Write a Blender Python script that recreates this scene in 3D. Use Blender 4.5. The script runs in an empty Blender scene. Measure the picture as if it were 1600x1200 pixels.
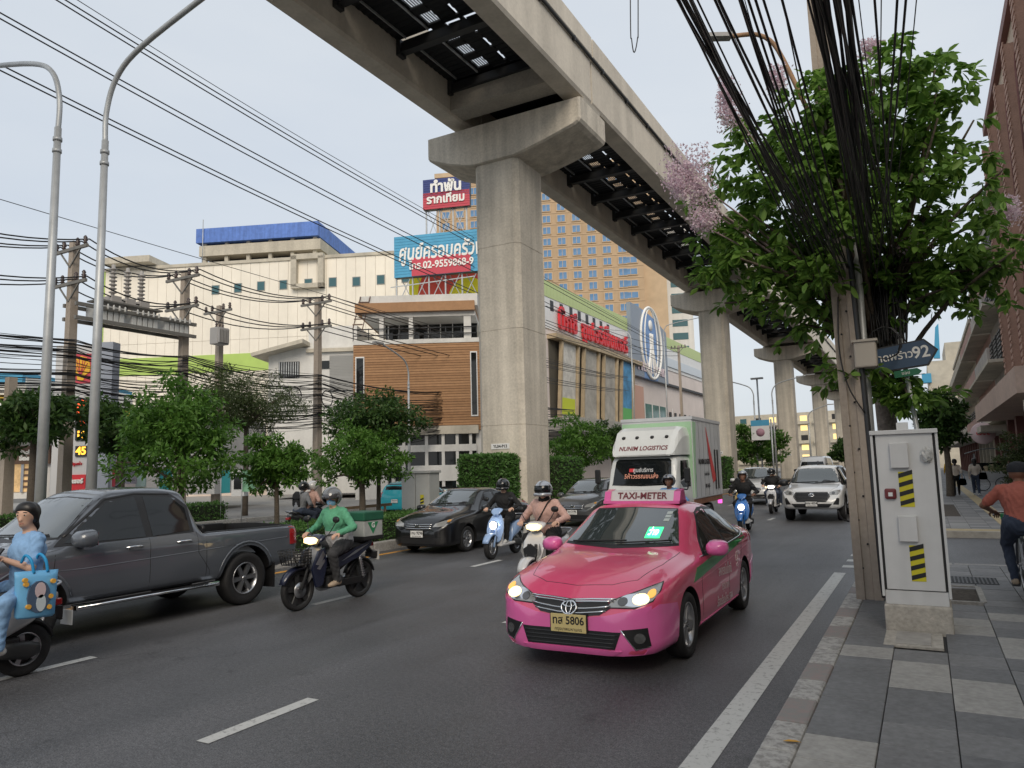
import bpy, bmesh, math, random
import numpy as np
from mathutils import Vector, Matrix, geometry
from mathutils.bvhtree import BVHTree
R = math.radians; PI = math.pi
random.seed(7); np.random.seed(7)
SC = bpy.context.scene; COL = SC.collection
# ---------------------------------------------------------------- camera
F = 1150.0; CAMH = 1.75
_d = Vector(((1445-800)/F, -(717-600)/F, 1)).normalized()
_u = Vector((-.217, (-.217*_d.x+_d.z)/(-_d.y), 1)).normalized()
_r = _u.cross(_d)
def wdir(cx, cy, cz): v = Vector((cx, cy, cz)); return Vector((_r.dot(v), _d.dot(v), _u.dot(v)))
cam = bpy.data.cameras.new('camera'); CAM = bpy.data.objects.new('camera', cam); COL.objects.link(CAM)
cx, cy, cz = wdir(1,0,0), wdir(0,1,0), wdir(0,0,-1)
CAM.matrix_world = Matrix(((cx.x,cy.x,cz.x,0),(cx.y,cy.y,cz.y,0),(cx.z,cy.z,cz.z,CAMH),(0,0,0,1)))
cam.sensor_width = 36; cam.lens = 36*F/1600; cam.clip_end = 2000; cam.clip_start = .05
SC.camera = CAM
YAW = math.atan2(-wdir(0,0,1).x, wdir(0,0,1).y)          # about 29 degrees to the left of the road
FW = Vector((-math.sin(YAW), math.cos(YAW), 0)); RT = Vector((math.cos(YAW), math.sin(YAW), 0))
def at(px, py, D):                                       # point of the photograph at horizontal distance D along the view axis
    v = wdir((px-800)/F, (600-py)/F, 1); return v*(D/v.dot(FW)) + Vector((0,0,CAMH))
def atX(px, py, X): v = wdir((px-800)/F, (600-py)/F, 1); return v*(X/v.x) + Vector((0,0,CAMH))
def atY(px, py, Y): v = wdir((px-800)/F, (600-py)/F, 1); return v*(Y/v.y) + Vector((0,0,CAMH))
def atZ(px, py, Z): v = wdir((px-800)/F, (600-py)/F, 1); return v*((Z-CAMH)/v.z) + Vector((0,0,CAMH))
# ---------------------------------------------------------------- sky and sun
SUN_EL, SUN_AZ = R(35), R(150)                           # azimuth measured from +Y towards +X
wd = bpy.data.worlds.new('World'); SC.world = wd; wd.use_nodes = True
nt = wd.node_tree; bg = nt.nodes['Background']
sky = nt.nodes.new('ShaderNodeTexSky'); sky.sky_type = 'NISHITA'; sky.sun_disc = False
sky.sun_elevation = SUN_EL; sky.sun_rotation = SUN_AZ; sky.air_density = 1.2; sky.dust_density = 3.0
tc = nt.nodes.new('ShaderNodeTexCoord'); nz = nt.nodes.new('ShaderNodeTexNoise')
mp = nt.nodes.new('ShaderNodeMapping'); mp.inputs['Scale'].default_value = (1.2, 1.2, 4)
nz.inputs['Scale'].default_value = 1.6; nz.inputs['Detail'].default_value = 5
cr = nt.nodes.new('ShaderNodeValToRGB')
cr.color_ramp.elements[0].position = .3; cr.color_ramp.elements[0].color = (5.6, 6.1, 6.75, 1)
cr.color_ramp.elements[1].position = .75; cr.color_ramp.elements[1].color = (6.5, 6.85, 7.2, 1)
mx = nt.nodes.new('ShaderNodeMixRGB'); mx.inputs[0].default_value = .86
L = nt.links
L.new(tc.outputs['Generated'], mp.inputs[0]); L.new(mp.outputs[0], nz.inputs['Vector']); L.new(nz.outputs['Fac'], cr.inputs[0])
L.new(sky.outputs[0], mx.inputs[1]); L.new(cr.outputs[0], mx.inputs[2]); L.new(mx.outputs[0], bg.inputs[0])
bg.inputs[1].default_value = .1
sl = bpy.data.lights.new('sun', 'SUN'); sl.energy = 1.5; sl.angle = R(32); sl.color = (1, .88, .72)
so = bpy.data.objects.new('sun', sl); COL.objects.link(so)
so.rotation_euler = Vector((-math.sin(SUN_AZ)*math.cos(SUN_EL), -math.cos(SUN_AZ)*math.cos(SUN_EL), -math.sin(SUN_EL))).to_track_quat('-Z', 'Y').to_euler()
SC.view_settings.view_transform = 'Standard'; SC.view_settings.look = 'None'; SC.view_settings.exposure = .3; SC.view_settings.gamma = 1
# ---------------------------------------------------------------- materials
_M = {}
def mat(name, col=(.5,.5,.5), rough=.6, metal=0, emit=0, ecol=None, n=None, n2=None, amt=.25, bump=0, bscale=60, coat=0, spec=.5, streak=0, trans=0, world=False):
    """Principled material; n = scale of the colour mottling, streak = vertical stains, bump = fine relief"""
    if name in _M: return _M[name]
    m = bpy.data.materials.new(name); m.use_nodes = True; t = m.node_tree; b = t.nodes['Principled BSDF']
    I = b.inputs; I['Base Color'].default_value = (*col, 1); I['Roughness'].default_value = rough; I['Metallic'].default_value = metal
    I['Specular IOR Level'].default_value = spec; I['Coat Weight'].default_value = coat; I['Coat Roughness'].default_value = .04
    if trans: I['Transmission Weight'].default_value = trans
    if emit:
        I['Emission Color'].default_value = (*(ecol or col), 1); I['Emission Strength'].default_value = emit
    lk = t.links
    if n or streak or bump:
        tcn = t.nodes.new('ShaderNodeTexCoord')
        if world: tcn = t.nodes.new('ShaderNodeNewGeometry')
        OB = 'Position' if world else 'Object'
    if n or streak:
        src = None
        fac = None
        if n:
            a = t.nodes.new('ShaderNodeTexNoise'); a.inputs['Scale'].default_value = n; a.inputs['Detail'].default_value = 8; a.inputs['Roughness'].default_value = .62
            lk.new(tcn.outputs[OB], a.inputs['Vector']); fac = a.outputs['Fac']
            if n2:
                a2 = t.nodes.new('ShaderNodeTexNoise'); a2.inputs['Scale'].default_value = n2; a2.inputs['Detail'].default_value = 4
                lk.new(tcn.outputs[OB], a2.inputs['Vector'])
                mm = t.nodes.new('ShaderNodeMath'); mm.operation = 'MULTIPLY_ADD'; mm.inputs[1].default_value = .5
                m2 = t.nodes.new('ShaderNodeMath'); m2.operation = 'MULTIPLY'; m2.inputs[1].default_value = .5
                lk.new(a2.outputs['Fac'], m2.inputs[0]); lk.new(fac, mm.inputs[0]); lk.new(m2.outputs[0], mm.inputs[2]); fac = mm.outputs[0]
        if streak:
            mpn = t.nodes.new('ShaderNodeMapping'); mpn.inputs['Scale'].default_value = (streak, streak, streak*.06)
            a3 = t.nodes.new('ShaderNodeTexNoise'); a3.inputs['Scale'].default_value = 1; a3.inputs['Detail'].default_value = 6
            lk.new(tcn.outputs[OB], mpn.inputs[0]); lk.new(mpn.outputs[0], a3.inputs['Vector'])
            if fac is None: fac = a3.outputs['Fac']
            else:
                mm = t.nodes.new('ShaderNodeMath'); mm.operation = 'MULTIPLY_ADD'; mm.inputs[1].default_value = .5
                m2 = t.nodes.new('ShaderNodeMath'); m2.operation = 'MULTIPLY'; m2.inputs[1].default_value = .5
                lk.new(a3.outputs['Fac'], m2.inputs[0]); lk.new(fac, mm.inputs[0]); lk.new(m2.outputs[0], mm.inputs[2]); fac = mm.outputs[0]
        rp = t.nodes.new('ShaderNodeMapRange'); rp.inputs[1].default_value = .3; rp.inputs[2].default_value = .7
        rp.inputs[3].default_value = 1-amt; rp.inputs[4].default_value = 1+amt
        mu = t.nodes.new('ShaderNodeMixRGB'); mu.blend_type = 'MULTIPLY'; mu.inputs[0].default_value = 1; mu.inputs[1].default_value = (*col, 1)
        lk.new(fac, rp.inputs[0]); lk.new(rp.outputs[0], mu.inputs[2]); lk.new(mu.outputs[0], I['Base Color'])
    if bump:
        nb = t.nodes.new('ShaderNodeTexNoise'); nb.inputs['Scale'].default_value = bscale; nb.inputs['Detail'].default_value = 5
        bp = t.nodes.new('ShaderNodeBump'); bp.inputs['Strength'].default_value = bump; bp.inputs['Distance'].default_value = .02
        lk.new(tcn.outputs[OB], nb.inputs['Vector']); lk.new(nb.outputs['Fac'], bp.inputs['Height']); lk.new(bp.outputs[0], I['Normal'])
    _M[name] = m; return m
def paint(name, col=(.66,.66,.65), flake=.35): return mat('paint_'+name, col, .32, flake*.3, coat=1.0)
GLASS = mat('dark_glass', (.010,.012,.013), .04, 0, spec=.5)
GLASSL = mat('windscreen_glass', (.045,.055,.055), .03, 0, spec=1.0, coat=1.0)
BLK = mat('black_plastic', (.012,.012,.013), .45)
RUB = mat('tyre_rubber', (.014,.014,.015), .75, n=30, amt=.3)
CHR = mat('chrome', (.75,.76,.78), .12, 1)
ALU = mat('alloy', (.45,.46,.48), .3, .9)
STL = mat('galvanised_steel', (.46,.48,.49), .45, .35, n=3, amt=.15)
DKM = mat('dark_metal', (.05,.052,.055), .5, .5)
WHT = mat('white_paint', (.74,.74,.73), .45, n=2, amt=.06)
# ---------------------------------------------------------------- mesh helpers
def link(name, me, m=None, parent=None, loc=None, rot=None):
    o = bpy.data.objects.new(name, me); COL.objects.link(o)
    if me is not None and m is not None:
        if len(me.materials) == 0:
            for k in (m if isinstance(m, (list, tuple)) else [m]): me.materials.append(k)
    if parent: o.parent = parent
    if loc is not None: o.location = loc
    if rot is not None: o.rotation_euler = rot
    return o
def tag(o, label=None, cat=None, group=None, kind=None):
    if label: o['label'] = label
    if cat: o['category'] = cat
    if group: o['group'] = group
    if kind: o['kind'] = kind
    return o
def thing(name, label, cat, loc=(0,0,0), rz=0, group=None):
    return tag(link(name, None, loc=loc, rot=(0,0,rz)), label, cat, group)
def copy_tree(o, parent=None):
    c = o.copy(); COL.objects.link(c); c.parent = parent
    for ch in list(o.children): copy_tree(ch, c)
    return c
class MB:
    """collects shapes, then links them as one mesh object"""
    def __init__(s): s.v = []; s.f = []; s.mi = []; s.sm = []
    def add(s, vs, fs, mi=0, smooth=False):
        b = len(s.v); s.v += [tuple(p) for p in vs]
        for f in fs: s.f.append([b+i for i in f]); s.mi.append(mi); s.sm.append(smooth)
        return s
    def box(s, a, b, mi=0, bev=0):
        x0,y0,z0 = (min(a[i],b[i]) for i in range(3)); x1,y1,z1 = (max(a[i],b[i]) for i in range(3))
        if bev <= 0:
            return s.add([(x0,y0,z0),(x1,y0,z0),(x1,y1,z0),(x0,y1,z0),(x0,y0,z1),(x1,y0,z1),(x1,y1,z1),(x0,y1,z1)],
                  [(3,2,1,0),(4,5,6,7),(0,1,5,4),(1,2,6,5),(2,3,7,6),(3,0,4,7)], mi)
        e = min(bev, (x1-x0)*.49, (y1-y0)*.49, (z1-z0)*.49); bm = bmesh.new()
        bmesh.ops.create_cube(bm, size=1)
        for v in bm.verts: v.co = Vector(((x0+x1)/2+v.co.x*(x1-x0), (y0+y1)/2+v.co.y*(y1-y0), (z0+z1)/2+v.co.z*(z1-z0)))
        bmesh.ops.bevel(bm, geom=list(bm.edges), offset=e, segments=2, profile=.5, affect='EDGES')
        bm.verts.index_update()
        s.add([v.co for v in bm.verts], [[v.index for v in f.verts] for f in bm.faces], mi, False); bm.free(); return s
    def obox(s, c, ax, ay, az, mi=0):                     # oriented box from centre and three half axes
        c, ax, ay, az = Vector(c), Vector(ax), Vector(ay), Vector(az)
        P = [c+ax*i+ay*j+az*k for k in (-1,1) for j in (-1,1) for i in (-1,1)]
        return s.add(P, [(0,2,3,1),(4,5,7,6),(0,1,5,4),(1,3,7,5),(3,2,6,7),(2,0,4,6)], mi)
    def bar(s, a, b, w, h=None, mi=0, up=(0,0,1)):        # rectangular bar between two points
        a, b = Vector(a), Vector(b); d = b-a; L_ = d.length
        if L_ < 1e-6: return s
        d /= L_; u = Vector(up)
        if abs(d.dot(u)) > .98: u = Vector((1,0,0))
        x = d.cross(u).normalized(); y = x.cross(d)
        return s.obox((a+b)/2, d*L_/2, x*w/2, y*(h or w)/2, mi)
    def tube(s, pts, r, n=8, mi=0, cap=True, closed=False):
        P = [Vector(p) for p in pts]; N = len(P); rs = r if isinstance(r, (list, tuple)) else [r]*N
        vs = []; prev = None
        for i, p in enumerate(P):
            if closed: d = P[(i+1) % N]-P[i-1]
            else: d = P[min(i+1, N-1)]-P[max(i-1, 0)]
            if d.length < 1e-9: d = Vector((0,0,1))
            d.normalize()
            if prev is None:
                x = d.orthogonal().normalized()
            else:
                x = prev-d*prev.dot(d); x = x.normalized() if x.length > 1e-6 else d.orthogonal().normalized()
            prev = x; y = d.cross(x)
            for k in range(n):
                a = 2*PI*k/n; vs.append(p+(x*math.cos(a)+y*math.sin(a))*rs[i])
        fs = []
        for i in range(N if closed else N-1):
            j = (i+1) % N
            for k in range(n): fs.append((i*n+k, i*n+(k+1) % n, j*n+(k+1) % n, j*n+k))
        s.add(vs, fs, mi, True)
        if cap and not closed:
            b = len(s.v)-len(vs)
            s.f.append([b+k for k in range(n)][::-1]); s.mi.append(mi); s.sm.append(False)
            s.f.append([b+(N-1)*n+k for k in range(n)]); s.mi.append(mi); s.sm.append(False)
        return s
    def lathe(s, prof, c=(0,0,0), axis='z', n=24, mi=0, smooth=True):   # prof: (radius, height)
        vs = []; c = Vector(c)
        for r, h in prof:
            for k in range(n):
                a = 2*PI*k/n; x, y = r*math.cos(a), r*math.sin(a)
                vs.append(c+Vector((x,y,h) if axis == 'z' else (x,h,y) if axis == 'y' else (h,x,y)))
        fs = [(i*n+k, i*n+(k+1) % n, (i+1)*n+(k+1) % n, (i+1)*n+k) for i in range(len(prof)-1) for k in range(n)]
        return s.add(vs, fs, mi, smooth)
    def prism(s, poly, a, b, plane='xz', mi=0):            # polygon extruded along the third axis from a to b
        n = len(poly)
        def P(p, t): return (p[0], t, p[1]) if plane == 'xz' else (t, p[0], p[1]) if plane == 'yz' else (p[0], p[1], t)
        vs = [P(p, a) for p in poly]+[P(p, b) for p in poly]
        return s.add(vs, [list(range(n))[::-1], [n+i for i in range(n)]]+[(i, (i+1) % n, n+(i+1) % n, n+i) for i in range(n)], mi)
    def loft(s, rings, mi=0, cap=True, smooth=True, closed=True):
        n = len(rings[0]); vs = [p for r_ in rings for p in r_]
        fs = [(i*n+k, i*n+(k+1) % n, (i+1)*n+(k+1) % n, (i+1)*n+k) for i in range(len(rings)-1) for k in range(n if closed else n-1)]
        if cap: fs += [list(range(n))[::-1], [(len(rings)-1)*n+k for k in range(n)]]
        return s.add(vs, fs, mi, smooth)
    def blob(s, secs, n=16, p=2.5, mi=0):                  # sections (centre, half width along y, half height, tilt) with superellipse rings
        rings = []
        for sec in secs:
            (x,y,z), a, b = sec[:3]; tl = sec[3] if len(sec) > 3 else 0
            rg = []
            for k in range(n):
                t = 2*PI*k/n; c_, s_ = math.cos(t), math.sin(t)
                u = a*abs(c_)**(2/p)*(1 if c_ > 0 else -1); w = b*abs(s_)**(2/p)*(1 if s_ > 0 else -1)
                rg.append((x-w*math.sin(tl), y+u, z+w*math.cos(tl)))
            rings.append(rg)
        return s.loft(rings, mi)
    def mesh(s, name):
        me = bpy.data.meshes.new(name); me.from_pydata(s.v, [], s.f)
        me.polygons.foreach_set('material_index', s.mi); me.polygons.foreach_set('use_smooth', s.sm)
        bm = bmesh.new(); bm.from_mesh(me); bmesh.ops.recalc_face_normals(bm, faces=bm.faces); bm.to_mesh(me); bm.free()
        me.update(); return me
    def build(s, name, m, parent=None, loc=None, rot=None): return link(name, s.mesh(name), m, parent, loc, rot)
def text_mesh(body, size, depth=.004, bold=0.0, align='CENTER', sx=1.0, shear=0):
    c = bpy.data.curves.new('t', 'FONT'); c.body = body; c.size = size; c.align_x = align; c.align_y = 'CENTER'; c.extrude = depth; c.offset = bold; c.shear = shear
    c.resolution_u = 3
    o = bpy.data.objects.new('t', c); COL.objects.link(o); dg = bpy.context.evaluated_depsgraph_get()
    me = bpy.data.meshes.new_from_object(o.evaluated_get(dg)); bpy.data.objects.remove(o); bpy.data.curves.remove(c)
    if sx != 1:
        for v in me.vertices: v.co.x *= sx
    return me
def text(name, body, size, m, parent, loc, x, n, depth=.004, bold=0, sx=1.0, shear=0, align='CENTER'):
    """lettering lying in the plane whose right direction is x and normal is n (parent space)"""
    x = Vector(x).normalized(); n = Vector(n).normalized(); y = n.cross(x); x = y.cross(n)
    me = text_mesh(body, size, depth, bold, align, sx, shear)
    me.transform(Matrix(((x.x,y.x,n.x,loc[0]),(x.y,y.y,n.y,loc[1]),(x.z,y.z,n.z,loc[2]),(0,0,0,1))))
    return link(name, me, m, parent)
def sag(a, b, s, n=14): # points of a hanging cable
    a, b = Vector(a), Vector(b)
    return [a.lerp(b, i/n)-Vector((0,0,s*4*(i/n)*(1-i/n))) for i in range(n+1)]
def spline(pts, n=6):
    P = [Vector(p) for p in pts]; out = []
    for i in range(len(P)-1):
        p0, p1, p2, p3 = P[max(i-1,0)], P[i], P[i+1], P[min(i+2, len(P)-1)]
        for k in range(n):
            t = k/n; out.append(.5*((2*p1)+(p2-p0)*t+(2*p0-5*p1+4*p2-p3)*t*t+(3*p1-p0-3*p2+p3)*t**3))
    return out+[P[-1]]
# ================================================================ the setting
def sheet(name, x0, x1, y0, y1, z, m, parent=None, kind='structure', nx=1, ny=1):
    mb = MB(); 
    vs = [(x0+(x1-x0)*i/nx, y0+(y1-y0)*j/ny, z) for j in range(ny+1) for i in range(nx+1)]
    mb.add(vs, [(j*(nx+1)+i, j*(nx+1)+i+1, (j+1)*(nx+1)+i+1, (j+1)*(nx+1)+i) for j in range(ny) for i in range(nx)])
    o = mb.build(name, m, parent)
    if kind and not parent: tag(o, kind=kind)
    return o
def asphalt():
    m = mat('asphalt', (.075,.076,.08), .55); t = m.node_tree; b = t.nodes['Principled BSDF']; lk = t.links
    tcn = t.nodes.new('ShaderNodeTexCoord')
    def noise(sc, det, vec=None):
        n = t.nodes.new('ShaderNodeTexNoise'); n.inputs['Scale'].default_value = sc; n.inputs['Detail'].default_value = det
        lk.new(vec or tcn.outputs['Object'], n.inputs['Vector']); return n.outputs['Fac']
    mpn = t.nodes.new('ShaderNodeMapping'); mpn.inputs['Scale'].default_value = (1.0, .09, 1); lk.new(tcn.outputs['Object'], mpn.inputs[0])
    fine, big, tracks = noise(95, 3), noise(.55, 6), noise(1.3, 4, mpn.outputs[0])
    def mr(src, a, b_, lo=.3, hi=.7):
        n = t.nodes.new('ShaderNodeMapRange'); n.inputs[1].default_value = lo; n.inputs[2].default_value = hi; n.inputs[3].default_value = a; n.inputs[4].default_value = b_
        lk.new(src, n.inputs[0]); return n.outputs[0]
    def mul(a, b_):
        n = t.nodes.new('ShaderNodeMath'); n.operation = 'MULTIPLY'; lk.new(a, n.inputs[0]); lk.new(b_, n.inputs[1]); return n.outputs[0]
    f = mul(mul(mul(mr(fine, .35, 1.8), mr(noise(28, 5), .72, 1.3)), mr(big, .78, 1.22)), mr(tracks, .8, 1.2))
    mu = t.nodes.new('ShaderNodeMixRGB'); mu.blend_type = 'MULTIPLY'; mu.inputs[0].default_value = 1; mu.inputs[1].default_value = (.080,.080,.084,1)
    vo = t.nodes.new('ShaderNodeTexVoronoi'); vo.feature = 'DISTANCE_TO_EDGE'; vo.inputs['Scale'].default_value = .55; wv = t.nodes.new('ShaderNodeVectorMath'); wv.operation = 'MULTIPLY_ADD'; wv.inputs[1].default_value = (.9,.9,.9)
    nw = t.nodes.new('ShaderNodeTexNoise'); nw.inputs['Scale'].default_value = 2.2; nw.inputs['Detail'].default_value = 6; lk.new(tcn.outputs['Object'], nw.inputs['Vector']); lk.new(nw.outputs['Color'], wv.inputs[0]); lk.new(tcn.outputs['Object'], wv.inputs[2]); lk.new(wv.outputs[0], vo.inputs['Vector'])
    ck = mr(vo.outputs['Distance'], .45, 1.0, .0, .006); msk = mr(noise(.35, 3), 0, 1, .52, .58); cm = t.nodes.new('ShaderNodeMixRGB'); cm.inputs[1].default_value = (1,1,1,1); lk.new(msk, cm.inputs[0]); lk.new(ck, cm.inputs[2])
    spots = mr(noise(3.5, 2), .78, 1.0, .27, .36); f = mul(mul(f, cm.outputs[0]), spots)
    lk.new(f, mu.inputs[2]); lk.new(mu.outputs[0], b.inputs['Base Color'])
    lk.new(mr(tracks, .38, .6), b.inputs['Roughness'])
    bp = t.nodes.new('ShaderNodeBump'); bp.inputs['Strength'].default_value = .4; bp.inputs['Distance'].default_value = .012
    lk.new(noise(120, 4), bp.inputs['Height']); lk.new(bp.outputs[0], b.inputs['Normal'])
    return m
ASPH = asphalt()
CONC = mat('concrete', (.53,.485,.41), .85, n=1.1, n2=14, streak=2.6, amt=.46, bump=.25, bscale=30)
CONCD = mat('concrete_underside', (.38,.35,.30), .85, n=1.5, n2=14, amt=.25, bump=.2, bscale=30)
KERB = mat('kerb_concrete', (.33,.32,.30), .85, world=True, n=3, n2=25, amt=.4, bump=.4, bscale=40)
GROUND = mat('far_ground', (.14,.135,.125), .9, n=.3, amt=.2)
sheet('ground', -900, 900, -300, 1500, -.03, GROUND)
ROAD = sheet('road', -10.8, -.93, -60, 420, 0, ASPH)
ROAD2 = sheet('opposite_road', -23.0, -13.7, -60, 420, 0, ASPH)
SOI = sheet('side_street', -.93, 60, 13.35, 19.1, .012, ASPH)
# painted markings lie on the road as thin worn sheets
def worn(name, col, thr=.42):
    m = mat(name, col, .7); t = m.node_tree; b = t.nodes['Principled BSDF']; lk = t.links
    tcn = t.nodes.new('ShaderNodeTexCoord'); n = t.nodes.new('ShaderNodeTexNoise'); n.inputs['Scale'].default_value = 16; n.inputs['Detail'].default_value = 9; n.inputs['Roughness'].default_value = .7
    r = t.nodes.new('ShaderNodeValToRGB'); r.color_ramp.elements[0].position = thr-.1; r.color_ramp.elements[0].color = (.16,.16,.155,1)
    r.color_ramp.elements[1].position = thr+.06; r.color_ramp.elements[1].color = (*col, 1)
    gp = t.nodes.new('ShaderNodeNewGeometry'); lk.new(gp.outputs['Position'], n.inputs['Vector']); lk.new(n.outputs['Fac'], r.inputs[0]); lk.new(r.outputs[0], b.inputs['Base Color']); return m
LINE = worn('worn_white_line', (.52,.52,.5), .4); YEL = worn('worn_yellow_line', (.62,.30,.05), .4); LINE2 = worn('very_worn_white_line', (.52,.52,.5), .41)
def mark(name, x0, x1, y0, y1, m, skew=0, z=.004):
    mb = MB(); mb.add([(x0,y0,z),(x1,y0+skew,z),(x1,y1+skew,z),(x0,y1,z)], [(0,1,2,3)]); return mb.build(name, m, ROAD)
for lx in (-4.33, -7.36):
    for k in range(-1, 26):
        y0 = 3.45+k*4.07 if lx > -5 else 3.55+k*4.03
        mark('lane_dash', lx-.06, lx+.06, y0, y0+1.02, LINE)
mark('edge_line', -1.39, -1.22, -30, 12.85, LINE2)
for k in range(9): mark('edge_dash', -1.34, -1.14, 13.5+k*.82, 13.8+k*.82, LINE)
mark('edge_line', -1.39, -1.22, 20.8, 200, LINE2)
mark('median_line', -10.42, -10.27, -30, 200, YEL)
# kerbs: single stones, each a part of its pavement
def kerb_run(parent, x0, x1, y0, y1, step, mats, h=.16, name='kerb_stone'):
    y = y0; k = 0
    mb = MB(); mb.box((x0, .006, -.02), (x1, step-.006, h), bev=.018); me = mb.mesh(name)
    ms = []
    for mm in mats:
        q = me.copy(); q.materials.append(mm); ms.append(q)
    while y < y1-.01:
        o = link(name, ms[k % len(ms)], None, parent, (0, y, 0)); y += step; k += 1
def kerbpaint(name, col, thr):
    m = worn(name, col, thr); return m
KR = kerbpaint('kerb_red_worn', (.27,.215,.205), .54); KW = kerbpaint('kerb_white_worn', (.42,.41,.39), .5)
for q in (KR, KW):
    q.node_tree.nodes['Color Ramp'].color_ramp.elements[0].color = (.23,.222,.21,1)
PAVS = mat('pavement_slab', (.15,.152,.16), .75, n=.8, amt=.3)
pav = sheet('pavement', -.76, 4.3, -20, 13.2, .125, mat('pavement_bed', (.05,.05,.05), .9))
kerb_run(pav, -.95, -.752, -4, 12.6, .5, [KR, KW, KW, KR, KW], .155)
for i in range(9):      # rounded corner of the kerb into the side street
    a0, a1 = R(i*10), R(i*10+9.3); c = (.25, 12.6); r0, r1 = 1.2, 1.0
    mb = MB(); P = [(c[0]-r0*math.cos(a0), c[1]+r0*math.sin(a0)*.62), (c[0]-r0*math.cos(a1), c[1]+r0*math.sin(a1)*.62), (c[0]-r1*math.cos(a1), c[1]+r1*math.sin(a1)*.5), (c[0]-r1*math.cos(a0), c[1]+r1*math.sin(a0)*.5)]
    mb.prism(P, -.02, .155, 'xy'); mb.build('kerb_stone', KW if i % 2 else KERB, pav)
mb = MB(); mb.box((.26, 13.18, -.02), (4.3, 13.36, .15), bev=.02); mb.build('kerb_stone', KERB, pav)
# single paving slabs, 0.4 m, dark and light ones mixed
pm = [mat('slab_dark', (.155,.157,.161), .62, n=1.7, n2=22, amt=.34, world=True, bump=.1, bscale=120), mat('slab_mid', (.19,.19,.192), .64, n=1.7, n2=22, amt=.34, world=True, bump=.1, bscale=120),
      mat('slab_light', (.33,.32,.30), .7, n=1.7, n2=22, amt=.3, world=True, bump=.1, bscale=120)]
mb = MB(); mb.box((.003,.003,-.03), (.394,.397,0), bev=.006); sme = mb.mesh('paving_slab')
slabs = []
for q in pm: z_ = sme.copy(); z_.materials.append(q); slabs.append(z_)
light = {(0,16),(1,14),(1,15),(2,13),(2,14),(2,19),(2,20),(3,18),(3,17),(0,9),(3,21),(4,15),(4,16),(0,24),(5,18),(4,22),(0,10)}
for i in range(8):
    for j in range(2, 33):
        X, Y = -.75+i*.396, .04+j*.4
        if -.37 < X+.2 < .08 and 7.25 < Y+.2 < 8.6: continue
        if .05 < X+.2 < .42 and 9.8 < Y+.2 < 10.9: continue
        if Y > 12.2 and X < -.1: continue
        k = 2 if (i, j-1) in light else (0 if (i*7+j*5+i*j) % 5 < 3 else 1)
        link('paving_slab', slabs[k], None, pav, (X, Y, .15+((i*13+j*7) % 5)*.0007))
sheet('tree_pit_soil', .06, .42, 9.84, 10.95, .135, mat('pit_soil', (.07,.06,.05), .95, n=20, amt=.5, bump=1, bscale=50), pav)
mb = MB()
for a, b in (((.03,9.78),(.45,9.84)),((.03,10.95),(.45,11.01)),((.42,9.84),(.48,10.95))): mb.box((*a,.12), (*b,.162))
mb.build('tree_pit_edge', KERB, pav)
mb = MB()           # iron drain grating with a mesh of bars
for k in range(13): mb.box((.12+k*.045, 11.25, .146), (.14+k*.045, 11.85, .158))
for k in range(14): mb.box((.11, 11.25+k*.045, .144), (.70, 11.268+k*.045, .156))
mb.build('drain_grating', DKM, pav)
TACT = mat('tactile_yellow', (.42,.33,.18), .7, n=6, amt=.2)
PV2 = mat('far_pavement', (.19,.19,.195), .7); t = PV2.node_tree
br = t.nodes.new('ShaderNodeTexBrick'); br.inputs['Scale'].default_value = 1.0; br.offset = 0
br.inputs['Color1'].default_value = (.13,.132,.14,1); br.inputs['Color2'].default_value = (.27,.268,.26,1); br.inputs['Mortar'].default_value = (.07,.07,.07,1)
br.inputs['Brick Width'].default_value = .4; br.inputs['Row Height'].default_value = .4; br.inputs['Mortar Size'].default_value = .006
tcn = t.nodes.new('ShaderNodeTexCoord'); t.links.new(tcn.outputs['Object'], br.inputs['Vector']); t.links.new(br.outputs[0], t.nodes['Principled BSDF'].inputs['Base Color'])
pav2 = sheet('far_pavement', -.76, 4.3, 19.25, 160, .15, PV2)
mb = MB(); mb.box((-.3, 19.1, -.02), (4.3, 19.25, .155)); mb.build('kerb_stone', mat('kerb_sand', (.42,.38,.32), .8, n=6, amt=.2), pav2)
kerb_run(pav2, -.95, -.752, 19.4, 70, 1.0, [KW, KR], .155)
mb = MB(); mb.box((1.45, 19.3, .15), (1.78, 70, .156)); mb.build('tactile_strip', TACT, pav2)
mb = MB(); mb.box((-.3, 19.3, .15), (4.2, 19.75, .1565)); mb.build('tactile_strip', TACT, pav2)
# planter bed with grass strip in the far pavement
mb = MB(); mb.box((.1, 24, .1), (.75, 30, .155)); mb.build('planting_bed', mat('pit_soil', (.07,.06,.05)), pav2)
pavl = sheet('opposite_pavement', -60, -23.0, -60, 300, .14, mat('grey_apron', (.27,.265,.255), .85, n=.5, n2=8, amt=.2))
kerb_run(pavl, -23.0, -22.8, 2, 62, 1.5, [KERB, KW], .15)
# central reservation
med = sheet('median', -13.5, -11.0, -60, 300, .12, mat('median_soil', (.10,.085,.06), .95, n=6, amt=.4, bump=1, bscale=30))
kerb_run(med, -11.0, -10.8, -2, 60, 1.0, [KERB], .2); kerb_run(med, -13.7, -13.5, 4, 60, 2.0, [KERB], .2)
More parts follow.
